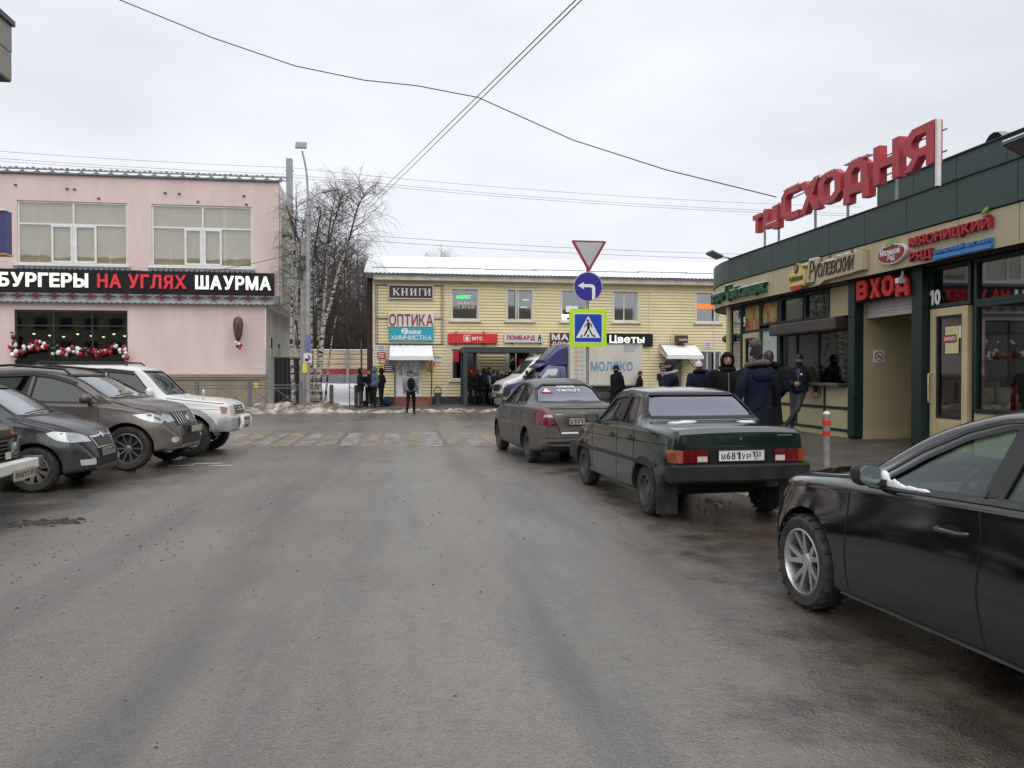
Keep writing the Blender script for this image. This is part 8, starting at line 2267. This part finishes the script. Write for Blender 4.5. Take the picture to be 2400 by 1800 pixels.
def twig_spray(mb, p, d, ln, r, rnd, depth, droop=.25):
 n = 4; pts = [p]; q = Vector(p); dd = Vector(d).normalized()
 for i in range(n):
  dd = (dd + V3(rnd.gauss(0, .16), rnd.gauss(0, .16), rnd.gauss(0, .10) - droop * .25)).normalized()
  q = q + dd * ln / n; pts.append(q.copy())
 mb.tube(pts, [r * (1 - .75 * i / n) for i in range(n + 1)], 4 if depth > 1 else 3, cap=False)
 if depth <= 0: return
 k = {3: 6, 2: 5, 1: 4}[depth]
 for i in range(k):
  t_ = .25 + .7 * (i + rnd.random() * .8) / k; j = min(n - 1, int(t_ * n)); b_ = pts[j].lerp(pts[j + 1], t_ * n - j)
  ax = (pts[j + 1] - pts[j]).normalized(); side = ax.orthogonal().normalized(); side.rotate(Matrix.Rotation(rnd.random() * 6.283, 3, ax))
  nd = (ax * .65 + side * rnd.uniform(.55, 1.0) + V3(0, 0, .12 if depth > 1 else -droop)).normalized()
  twig_spray(mb, b_, nd, ln * rnd.uniform(.42, .68), max(.0045, r * .5), rnd, depth - 1, droop * 1.25)

def tree(path, r0, r1, label, name='birch_tree', bark='birch', nb=26, b0=.38, bl=2.4, seed=1, upright=.9, droop=.22, depth=2, group=None, twr=.018):
 rnd = random.Random(seed)
 P = [Vector(p) for p in path]; base = P[0]
 root = thing(name, label, 'tree', base, 0, group)
 # smooth path
 Q = []
 for i in range(len(P) - 1):
  for k in range(4):
   t_ = k / 4; a, b, c, d = P[max(i - 1, 0)], P[i], P[i + 1], P[min(i + 2, len(P) - 1)]
   Q.append(.5 * ((2 * b) + (c - a) * t_ + (2 * a - 5 * b + 4 * c - d) * t_ * t_ + (3 * b - a - 3 * c + d) * t_ ** 3))
 Q.append(P[-1]); Q = [q - base for q in Q]; n = len(Q)
 rr_ = [(r0 * (1.35 if i == 0 else 1)) + (r1 - r0) * (i / (n - 1)) ** .8 for i in range(n)]; nt_ = int(n * .74) if bark == 'birch' else n
 mb = MB(); mb.tube(Q[:nt_], rr_[:nt_], 10)
 mb.build('trunk', M[bark], root, smooth=170)
 mb = MB()
 if nt_ < n: mb.tube(Q[nt_ - 1:], rr_[nt_ - 1:], 8)
 for k in range(nb):
  t_ = b0 + (1 - b0) * (k + rnd.random()) / nb; f = t_ * (n - 1); j = min(n - 2, int(f)); p = Q[j].lerp(Q[j + 1], f - j)
  a = k * 2.4 + rnd.gauss(0, .4); u = upright * rnd.uniform(.7, 1.2)
  d = V3(math.cos(a), math.sin(a), u).normalized()
  twig_spray(mb, p, d, bl * rnd.uniform(.6, 1.15) * (1.15 - .55 * (t_ - b0) / (1 - b0)), twr, rnd, depth, droop)
 twig_spray(mb, Q[-1], (Q[-1] - Q[-3]), bl * .55, r1 * .9, rnd, 2, droop * .5)
 mb.build('crown', M['twig'], root, smooth=170, normals=False)
 return root
bl_ = [([(-3.75, 36, .1), (-3.54, 36.05, 3.55), (-3.2, 36.1, 4.8), (-2.8, 36.2, 6.5), (-2.45, 36.2, 7.4), (-2.0, 36.3, 9.2), (-1.6, 36.3, 10.0)], .13, .02, 'birch leaning right with a white trunk between the lamp pole and the yellow building', 30, .45, 2.5),
 ([(-3.95, 36.3, .1), (-3.6, 36.3, 3.55), (-3.4, 36.3, 6.2), (-3.3, 36.4, 8.0), (-3.1, 36.4, 9.3)], .12, .02, 'straight birch just right of the lamp pole', 26, .4, 2.2),
 ([(-4.1, 36.6, .1), (-4.1, 36.6, 3), (-4.08, 36.6, 5.4), (-3.9, 36.6, 7.6), (-3.7, 36.7, 9.0)], .11, .02, 'birch standing behind the lamp pole', 26, .4, 2.0),
 ([(-4.85, 36.2, .1), (-4.95, 36.2, 3.4), (-4.85, 36.2, 6.2), (-4.75, 36.2, 8.2), (-4.7, 36.2, 9.4)], .10, .015, 'thin birch beside the pink building corner', 22, .32, 1.9),
 ([(-4.6, 37.2, .1), (-4.72, 37.2, 3.8), (-4.68, 37.2, 7.0), (-4.5, 37.3, 8.8)], .09, .015, 'thin birch behind the one at the pink building corner', 22, .35, 1.9),
 ([(-3.55, 37.0, .1), (-3.3, 37, 2.6), (-3.0, 37, 4.4), (-2.85, 37.2, 5.6)], .06, .012, 'small thin birch stem right of the leaning birch', 14, .4, 1.3),
 ([(-3.8, 37.8, .1), (-3.9, 37.8, 4), (-3.5, 37.9, 7.5), (-3.0, 38, 9.5), (-2.8, 38, 10.2)], .10, .015, 'tall birch at the back of the birch clump', 28, .42, 2.3)]
for i, (p, r0, r1, lb, nb, b0, ln) in enumerate(bl_):
 tree(p, r0, r1, lb, 'birch_tree', 'birch', int(nb * 1.5), b0, ln * .9, 20 + i, droop=.36)
# bare trees of the yard behind the fence: three built, the rest copies turned and scaled
rb2 = random.Random(42)
proto = []
for q in range(3):
 h = 13
 proto.append(tree([(0, 60, .9), (rb2.uniform(-.2, .2), 60, 4), (rb2.uniform(-.4, .4), 60, 8), (rb2.uniform(-.6, .6), 60, h)], .14, .03, 'bare dark tree of the thicket behind the yard fence', 'bare_tree', 'bark', 105, .06 if q else .15, 2.5, 70 + q, 1.1, .1, 2, 'bare trees behind the yard fence', .026))
spots = [(-7.6, 60, .95), (-6.9, 63, 1.02), (-6.2, 58.5, 1.0), (-5.6, 62, 1.05), (-5.0, 59.5, 1.06), (-4.5, 64, 1.08), (-4.0, 58, .98), (-3.5, 61.5, 1.08), (-3.1, 66, 1.0), (-2.7, 59, .88), (-2.3, 63, .86), (-1.9, 57.5, .74), (-1.5, 61, .72), (-1.0, 58.5, .6), (-.6, 62, .62), (-8.4, 65, .9), (-2.6, 56.5, .62), (-3.6, 56, .7), (-1.2, 65, .66), (-3.0, 57, .8), (-4.7, 56.6, .85), (-5.6, 57.2, .8), (-6.6, 56.8, .75), (-2.2, 68, .9), (-1.6, 56.4, .5), (-2.9, 64.5, .98), (-4.2, 67, 1.05), (-5.3, 66, 1.0)]
for i, (x, y, s_) in enumerate(spots):
 o = proto[i % 3] if i < 3 else copy_tree(proto[i % 3])
 o.location = (x - .02 * y * 0, y, .9); o.rotation_euler = (0, 0, i * 1.9); o.scale = (s_ * .9, s_ * .9, s_ * .80)
# one more bare tree peeping over the snowy roof
o = copy_tree(proto[1]); o.location = (4.0, 78, .9); o.scale = (1.5, 1.5, 1.0); o['label'] = 'bare tree top showing above the snowy roof of the yellow building'; del o['group']

# ------------------------------------------------------------------ yard fence behind the trees
fn = thing('yard_fence', 'cream corrugated yard fence with red and grey stripes behind the birches', 'fence', (-4.5, 55, .9))
M['fencecream'] = mat('cream_fence_sheet', (.56, .46, .30), .6, col2=(.48, .39, .25), ns=1); M['fencegrey'] = mat('grey_fence_sheet', (.22, .23, .25), .6, col2=(.18, .19, .2), ns=1); M['fencered'] = mat('red_fence_strip', (.33, .03, .035), .6)
for k in range(4):
 z0 = 1.95 + .345 * k
 part('plank', M['fencecream'], fn, lambda mb: mb.prism([(0, z0), (-.06, z0 + .05), (-.06, z0 + .24), (0, z0 + .33)], lambda u, v, d: (d, 55 + u, v), -12, 3))
part('plank', M['fencered'], fn, lambda mb: mb.box(-12, 3, 54.96, 55, 1.59, 1.93))
part('plank', M['fencegrey'], fn, lambda mb: mb.box(-12, 3, 54.96, 55, 1.26, 1.58)); part('plank', M['fencegrey'], fn, lambda mb: mb.box(-12, 3, 54.97, 55, .6, 1.25))
part('top_snow', M['snow'], fn, lambda mb: mb.box(-12, 3, 54.9, 55.05, 3.28, 3.34))
for x in (-7.09, -3.69, -.4): part('post', M['grey_pole'], fn, lambda mb: (mb.tube([(x, 54.75, .8), (x, 54.75, 3.35)], .09, 8), mb.lathe([(0, 1.0), (.26, .98), (.26, .9)], 12, lambda r, a, h: (x + r * math.cos(a), 54.75 + r * math.sin(a), h))))
po = thing('rusty_pole', 'thin rusty pole left of the yellow building', 'pole', (-1.95, 39, .1)); MB().tube([(0, 0, 0), (0, 0, 3.2)], .045, 8).build('shaft', M['rust'], po, smooth=60)
# black gate and brick kerb beside the pink building
gt = thing('gate', 'solid black metal gate between the pink building and the birches', 'gate', (-5.3, 38.5, .1))
part('leaf', M['ink'], gt, lambda mb: [mb.box(-6.06 + .2 * k, -6.06 + .2 * k + .19, 38.48, 38.52, .1, 2.4) for k in range(7)]); part('frame', M['dark_steel'], gt, lambda mb: (mb.box(-6.08, -4.64, 38.44, 38.479, 2.34, 2.42), mb.box(-6.08, -4.64, 38.44, 38.479, .15, .22)))
bw = thing('low_wall', 'low red brick wall under the black gate', 'wall', (-5.2, 36.9, .1))
for r_ in range(4):
 for k in range(6):
  x = -5.75 + k * .24 + (.12 if r_ % 2 else 0)
  part('brick', M['brick'], bw, lambda mb: mb.box(x, x + .228, 36.8, 36.92, .1 + .075 * r_, .168 + .075 * r_))
# pedestrian railing with crosses along the pink building
M['railgrey'] = mat('rail_grey_paint', (.13, .13, .15), .5, .2, col2=(.18, .17, .17), ns=5)
rx = [-10.65, -8.52, -6.39, -4.26]
for i, (a, c) in enumerate(zip(rx[:-1], rx[1:])):
 rl_ = thing('railing', ('grey railing section with crossed bars that ends at the lamp pole', 'grey railing section with crossed bars below the yellow notice on the plinth', 'grey railing section right behind the white off-roader')[2 - i], 'railing', ((a + c) / 2, 34, .12), 0, 'railing along the pink building')
 for x in ((a, c) if i == 2 else (a,)):
  part('post', M['railgrey'], rl_, lambda mb: (mb.box(x - .07, x + .07, 33.93, 34.07, .0, 1.24), mb.box(x - .08, x + .08, 33.92, 34.08, 1.24, 1.265)))
 part('top_rail', M['railgrey'], rl_, lambda mb: mb.tube([(a + .07, 34, 1.13), (c - .07, 34, 1.13)], .022, 6)); part('mid_rail', M['railgrey'], rl_, lambda mb: mb.tube([(a + .07, 34, 1.0), (c - .07, 34, 1.0)], .018, 6))
 m_ = (a + c) / 2
 for u0, u1 in ((a + .07, m_), (m_, c - .07)):
  part('cross_bar', M['railgrey'], rl_, lambda mb: (mb.bar((u0, 34, .98), (u1, 34, .25), .022), mb.bar((u0, 34.024, .25), (u1, 34.024, .98), .022), mb.sphere(((u0 + u1) / 2, 34.01, .615), .05, 8, 6)))
 part('bottom_rail', M['railgrey'], rl_, lambda mb: mb.tube([(a + .07, 34, .22), (c - .07, 34, .22)], .018, 6))
for x, y, h, m, lb in ((-3.0, 34.3, 1.02, M['dark_steel'], 'short dark square post alone in front of the snow'), (-1.98, 34.95, 1.0, M['brick'], 'short brown post beside the group of four')):
 p_ = thing('bollard', lb, 'bollard', (x, y, .12)); MB().box(-.08, .08, -.08, .08, 0, h).build('shaft', m, p_)
hr = thing('handrail', 'thin grey handrail stub left of the group of four', 'handrail', (-2.2, 35, .12)); MB().tube([(-.08, 0, 0), (-.08, 0, 1.2)], .025, 6).build('post', M['railgrey'], hr)
for z in (1.1, .88, .1): MB().tube([(-.08, 0, z), (.3, 0, z - .04)], .018, 6).build('rail', M['railgrey'], hr)

# ------------------------------------------------------------------ lamp pole and concrete pole
lp = thing('street_lamp', 'tall grey street lamp with one upright and one bent arm beside the birches', 'street lamp', (-4.0, 34.25, .12))
MB().tube([(0, 0, 0), (0.02, 0, 4), (.04, 0, 8.5)], [.11, .10, .085], 12).build('pole', M['grey_pole'], lp, smooth=60)
MB().tube([(.03, 0, 8.3), (.03, 0, 9.2), (.0, 0, 10), (-.07, 0, 10.5), (-.2, 0, 11.1)], .04, 8).build('upper_arm', M['grey_pole'], lp, smooth=60)
mb = MB(); mb.obox((-.24, -.05, 11.33), (.48, .32, .07), Matrix.Rotation(R(62), 3, 'X')); mb.build('flood_lamp', M['grey_pole'], lp)
mb = MB(); mb.obox((-.24, -.095, 11.32), (.42, .27, .01), Matrix.Rotation(R(62), 3, 'X')); mb.build('lamp_lens', mat('dark_lamp_lens', (.2, .21, .21), .3), lp)
MB().tube([(.13, 0, 7.3), (.13, 0, 8.6), (.18, 0, 9.0), (.36, 0, 9.25), (.7, 0, 9.38)], .03, 8).build('bent_arm', M['grey_pole'], lp, smooth=60)
mb = MB(); mb.obox((1.0, 0, 9.47), (.75, .2, .09), Matrix.Rotation(R(-14), 3, 'Y')); mb.obox((.82, 0, 9.38), (.25, .12, .06), Matrix.Rotation(R(-14), 3, 'Y')); mb.build('lamp_head', M['grey_pole'], lp)
MB().tube([(0.04, 0, 8.35), (.04, 0, 8.5)], .13, 10).build('clamp', M['steel'], lp)
cpole = thing('concrete_pole', 'stout pale concrete pole standing right behind the street lamp', 'pole', (-4.22, 34.75, .12))
MB().tube([(0, 0, 0), (0, 0, 7.45)], [.17, .12], 8).build('shaft', mat('concrete', (.36, .35, .33), .85, col2=(.25, .24, .22), ns=3, bump=.3, bs=30), cpole, smooth=40)
mb = MB(); mb.box(-.25, .0, -.2, -.12, 5.6, 6.2); mb.box(.1, .3, -.2, -.1, 6.1, 6.25); mb.box(-.2, .1, -.22, -.12, 6.5, 6.65); mb.bar((.1, -.15, 6.3), (.5, -.15, 6.6), .05); mb.build('junction_box', M['dark_steel'], cpole)
MB().tube([(-.05, -.2, 6.3), (-.15, -.25, 6.1), (0, -.25, 5.95), (.1, -.2, 6.1), (.02, -.25, 6.4), (-.1, -.2, 6.2)], .02, 5).build('cable_loop', M['black'], cpole)
ns_ = thing('sign', 'small white and black notice plate strapped to the lamp pole', 'sign', (-3.98, 34.1, 2.3)); MB().box(-.17, .17, -.02, .0, -.2, .2).build('plate', M['signwhite'], ns_); MB().box(-.12, .05, -.025, -.021, -.14, -.02).build('black_mark', M['ink'], ns_)
mb = MB(); mb.add([(0, -.024, .1), (.05, -.024, .14), (.14, -.024, -.05), (.09, -.024, -.08)], [(0, 1, 2, 3)]); mb.build('black_mark', M['ink'], ns_)
ns_ = thing('sign', 'narrow blue plate high on the lamp pole above the white notice', 'sign', (-3.95, 34.1, 2.85)); MB().box(-.14, .10, -.02, 0, -.25, .45).build('plate', mat('blue_plate', (.06, .08, .3), .5, col2=(.2, .22, .4), ns=12), ns_)
ns_ = thing('sign', 'yellow paper stuck on the pole below the white notice', 'sign', (-4.1, 34.1, 1.85)); MB().box(-.1, .1, -.02, 0, -.18, .22).build('plate', M['yel'], ns_)
gp = thing('concrete_pole', 'tall square grey post rising behind the pink building', 'pole', (-6.5, 47, 0)); MB().box(-.17, .17, -.17, .17, 0, 14.3).build('shaft', mat('grey_post', (.30, .31, .33), .7, col2=(.24, .25, .27), ns=2), gp)
for z in (10.9, 13.6): MB().tube([(-.25, 0, z), (.25, 0, z)], .03, 5).build('bracket', M['dark_steel'], gp)

# ------------------------------------------------------------------ overhead wires
def wire(name, label, pts, r, sag=0., group=None):
 P = []
 for a, b in zip(pts[:-1], pts[1:]):
  a, b = V3(*a), V3(*b); n = 14
  for i in range(n): t_ = i / n; p = a.lerp(b, t_); p.z -= sag * 4 * t_ * (1 - t_); P.append(p)
 P.append(V3(*pts[-1])); mb = MB(); mb.tube([p - P[0] for p in P], r, 5)
 o = mb.build(name, M['ink'], smooth=60); o.location = P[0]; tag(o, label, 'cable', group); return o
wire('cable', 'thick black cable hanging across the street from the left down to the roof sign', [(-10.4, 20, 12.4), (-6.8, 20, 10.72), (-4.6, 20, 9.92), (-2.6, 19.9, 9.3), (-.9, 19.8, 9.0), (.4, 19.6, 8.86), (1.92, 19.2, 8.5), (4.2, 18.6, 7.36), (6.3, 17.8, 6.5), (8.66, 16.9, 5.72)], .013)
wire('cable', 'lower of two overhead cables running from above us to the far birches', [(3.62, 7, 7.05), (2.76, 12, 7.45), (-1.88, 40, 9.75)], .010, 0)
wire('cable', 'upper of two overhead cables running from above us to the far birches', [(3.563, 7, 7.066), (2.72, 12, 7.50), (-2.0, 40, 9.93)], .010, 0)
for i, (za, zb) in enumerate(((14.75, 14.2), (14.35, 13.75), (14.2, 13.6))):
 wire('power_line', ('highest', 'middle', 'lowest')[i] + ' of three thin power lines crossing above the rooftops', [(-40, 47, za + .45), (-6.5, 47.0, za - .95), (30, 47, zb - 1.6)], .009, .35)
for i, z in enumerate((10.45, 10.1)):
 wire('power_line', ('upper' if i == 0 else 'lower') + ' of two thin lines just above the snowy roof', [(-3, 52, z + .4), (26, 52, z - .3)], .012, .2)
wire('cable', 'thin cable along the pink wall to the concrete pole', [(-17, 36.2, 6.15), (-11.5, 36.25, 6.22), (-9.4, 36.2, 6.1), (-4.3, 34.8, 7.0)], .012, .12)

# ------------------------------------------------------------------ road signs on one post
sp_ = thing('road_sign_post', 'sign post with give-way triangle, blue turn-left disc and pedestrian crossing square', 'road sign', (4.68, 19.05, .14))
def local(mb, name, m, par=None, **k): return mb.build(name, m, par or sp_, **k)
local(MB().tube([(0, 0, 0), (0, 0, 4.25)], .04, 10), 'post', M['steel'], smooth=60)
M['signred'] = mat('sign_red', (.30, .012, .025), .4); M['signgrey'] = mat('sign_grey_face', (.48, .48, .5), .45, col2=(.42, .42, .44), ns=2); M['signblue'] = mat('sign_blue', (.018, .012, .26), .4); M['signblue2'] = mat('sign_bright_blue', (.0, .055, .42), .4); M['signlime'] = mat('sign_lime', (.50, .78, .02), .45)
fz = lambda y0: (lambda u, v, d: (u, y0 - d, v))
def rtri(cx, cz, w, h, c=.05):
 return [(cx - w / 2 + c * .6, cz + h / 2), (cx + w / 2 - c * .6, cz + h / 2), (cx + w / 2 - c * .1, cz + h / 2 - c * .5), (cx + w / 2 - c * .3, cz + h / 2 - c), (cx + c * .5, cz - h / 2 + c * .3), (cx, cz - h / 2), (cx - c * .5, cz - h / 2 + c * .3), (cx - w / 2 + c * .3, cz + h / 2 - c), (cx - w / 2 + c * .1, cz + h / 2 - c * .5)]
tri_ = local(MB().prism(rtri(.02, 4.44, .90, .78), fz(-.05), 0, .02), 'give_way_plate', M['signred'])
local(MB().prism(rtri(.02, 4.475, .72, .62, .02), fz(-.07), .001, .006), 'grey_face', M['signgrey'], tri_)
disc = local(MB().prism([(.0 + .375 * math.cos(q * .196), 3.67 + .375 * math.sin(q * .196)) for q in range(32)], fz(-.05), 0, .02), 'turn_left_plate', M['signgrey'])
local(MB().prism([(.0 + .355 * math.cos(q * .196), 3.67 + .355 * math.sin(q * .196)) for q in range(32)], fz(-.07), .001, .004), 'blue_face', M['signblue'], disc)
mb = MB(); mb.prism([(.10, 3.34), (.18, 3.36), (.18, 3.64), (.16, 3.70), (.10, 3.73), (-.10, 3.73), (-.10, 3.655), (.07, 3.655), (.10, 3.62)], fz(-.075), 0, .003); mb.prism([(-.27, 3.692), (-.11, 3.60), (-.12, 3.655), (-.101, 3.655), (-.101, 3.73), (-.12, 3.73), (-.11, 3.785)], fz(-.075), 0, .003); local(mb, 'arrow', M['whitefilm'], disc)
def rrect(cx, cz, w, c=.05): 
 h = w / 2
 return [(cx - h + c, cz - h), (cx + h - c, cz - h), (cx + h - c * .3, cz - h + c * .3), (cx + h, cz - h + c), (cx + h, cz + h - c), (cx + h - c * .3, cz + h - c * .3), (cx + h - c, cz + h), (cx - h + c, cz + h), (cx - h + c * .3, cz + h - c * .3), (cx - h, cz + h - c), (cx - h, cz - h + c), (cx - h + c * .3, cz - h + c * .3)]
sq = local(MB().prism(rrect(.0, 2.625, .96), fz(-.05), 0, .025), 'crossing_plate', M['signlime'])
local(MB().prism(rrect(.0, 2.625, .74, .03), fz(-.076), 0, .003), 'white_edge', M['whitefilm'], sq)
local(MB().prism(rrect(.0, 2.625, .70, .03), fz(-.0795), 0, .003), 'blue_face', M['signblue2'], sq)
local(MB().prism([(-.315, 2.38), (.315, 2.38), (0, 2.93)], fz(-.083), 0, .003), 'white_triangle', M['whitefilm'], sq)
mb = MB(); f_ = fz(-.0865)
mb.prism([(-.01 + .032 * math.cos(q * .5236), 2.815 + .034 * math.sin(q * .5236)) for q in range(12)], f_, 0, .003)
for P in ([(-.03, 2.77), (.03, 2.775), (.045, 2.66), (.03, 2.60), (-.03, 2.60), (-.035, 2.66)], [(-.03, 2.598), (.005, 2.598), (-.03, 2.52), (-.085, 2.425), (-.12, 2.43), (-.07, 2.54)], [(.006, 2.598), (.03, 2.598), (.08, 2.53), (.13, 2.43), (.095, 2.42), (.05, 2.51)], [(.031, 2.773), (.10, 2.70), (.105, 2.64), (.08, 2.64), (.075, 2.69), (.04, 2.715)], [(-.031, 2.768), (-.04, 2.71), (-.10, 2.635), (-.115, 2.65), (-.065, 2.72)]): mb.prism(P, f_, 0, .003)
for a in (-.185, -.01, .165): mb.prism([(a - .035, 2.40), (a + .025, 2.40), (a + .035 - (.03 if a > .1 else 0), 2.45), (a - .01 - (.03 if a > .1 else 0), 2.45)] if a > -.1 else [(a - .03, 2.40), (a + .02, 2.40), (a + .05, 2.45), (a + .0, 2.45)], f_, .0, .003)
local(mb, 'walking_figure', M['ink'], sq)
for z in (2.9, 2.35, 3.67, 4.5 - .1): local(MB().box(-.06, .06, -.05, .05, z - .02, z + .02), 'clamp', M['steel'])

# ------------------------------------------------------------------ striped bollards on the right pavement
M['bolgrey'] = mat('bollard_grey', (.34, .33, .33), .6, .1, col2=(.22, .19, .17), ns=7); M['reflred'] = mat('red_reflective_band', (.70, .035, .03), .4)
b_ = thing('bollard', 'grey bollard with two red bands standing in front of the kiosk wall', 'bollard', (6.01, 10.22, .15), 0, 'striped bollards along the kerb')
MB().tube([(0, 0, 0), (0, 0, .88)], .052, 14).build('shaft', M['bolgrey'], b_, smooth=60); MB().sphere((0, 0, .88), (.052, .052, .045), 14, 8).build('cap', M['offwhite'], b_, smooth=60)
for z in (.72, .57): MB().tube([(0, 0, z), (0, 0, z + .072)], .0545, 14).build('band', M['reflred'], b_, smooth=60)
for x, y, lb in ((5.86, 12.05, 'grey bollard with red band half hidden behind the dark green saloon boot'),):
 c = copy_tree(b_); c.location = (x, y, .15); c['label'] = lb
# ------------------------------------------------------------------ signs at the left edge of view
bs_ = thing('box_sign', 'dark blue box sign with gold lower edge on its own post at the left edge', 'sign', (-7.0, 13, 0))
part('panel', mat('violet_blue_panel', (.045, .045, .16), .5, col2=(.06, .06, .19), ns=2), bs_, lambda mb: mb.box(-7.6, -6.04, 12.9, 13.1, 3.47, 4.12)); part('edge', mat('gold_edge', (.55, .35, .12), .4, .5), bs_, lambda mb: mb.box(-7.6, -6.03, 12.88, 13.12, 3.44, 3.468)); part('edge', M['whitefilm'], bs_, lambda mb: mb.box(-7.6, -6.03, 12.88, 13.12, 4.122, 4.15)); part('post', M['dark_steel'], bs_, lambda mb: mb.tube([(-7.0, 13.2, 0), (-7.0, 13.2, 4.6)], .06, 8))
bb = thing('box_sign', 'back of a beige panelled sign box high at the upper left edge', 'sign', (-5.0, 9, 0))
part('panel', mat('beige_box_panel', (.30, .27, .23), .6, col2=(.25, .22, .19), ns=2), bb, lambda mb: (mb.box(-5.6, -4.255, 8.95, 9.25, 4.84, 5.14), mb.box(-5.6, -4.25, 8.95, 9.25, 5.148, 5.44))); part('cap', M['dark_steel'], bb, lambda mb: (mb.box(-5.62, -4.22, 8.93, 9.27, 5.44, 5.50), mb.box(-5.6, -4.26, 8.96, 9.24, 4.82, 4.838))); part('post', M['grey_pole'], bb, lambda mb: mb.tube([(-5.3, 9.35, 0), (-5.3, 9.35, 5.4)], .08, 8))

# the block of flats across the square behind us: seen in windows and car paint
fl = thing('apartment_block', 'long pale block of flats behind the viewpoint, seen in reflections', 'building', (0, -42, 0))
M['flatwall'] = mat('beige_flat_wall', (.42, .36, .28), .85, col2=(.34, .29, .22), ns=.6)
part('wall', M['flatwall'], fl, lambda mb: (mb.box(-75, -6, -46, -42, 0, 17.5), mb.box(4, 40, -60, -55, 0, 13)))
for k in range(20):
 for q in range(5): part('window', M['dark_in'], fl, lambda mb: mb.box(-73.5 + 3.3 * k, -71.8 + 3.3 * k, -42.0, -41.96, 1.2 + 3.3 * q, 2.9 + 3.3 * q))
part('parapet', M['brownbox'], fl, lambda mb: (mb.box(-75.2, -5.8, -42.1, -41.9, 17.5, 18),))

# ------------------------------------------------------------------ tidy up
bpy.data.objects.remove(_fo)
for o in list(SC.objects):
 if 'k' in o.keys(): del o['k']
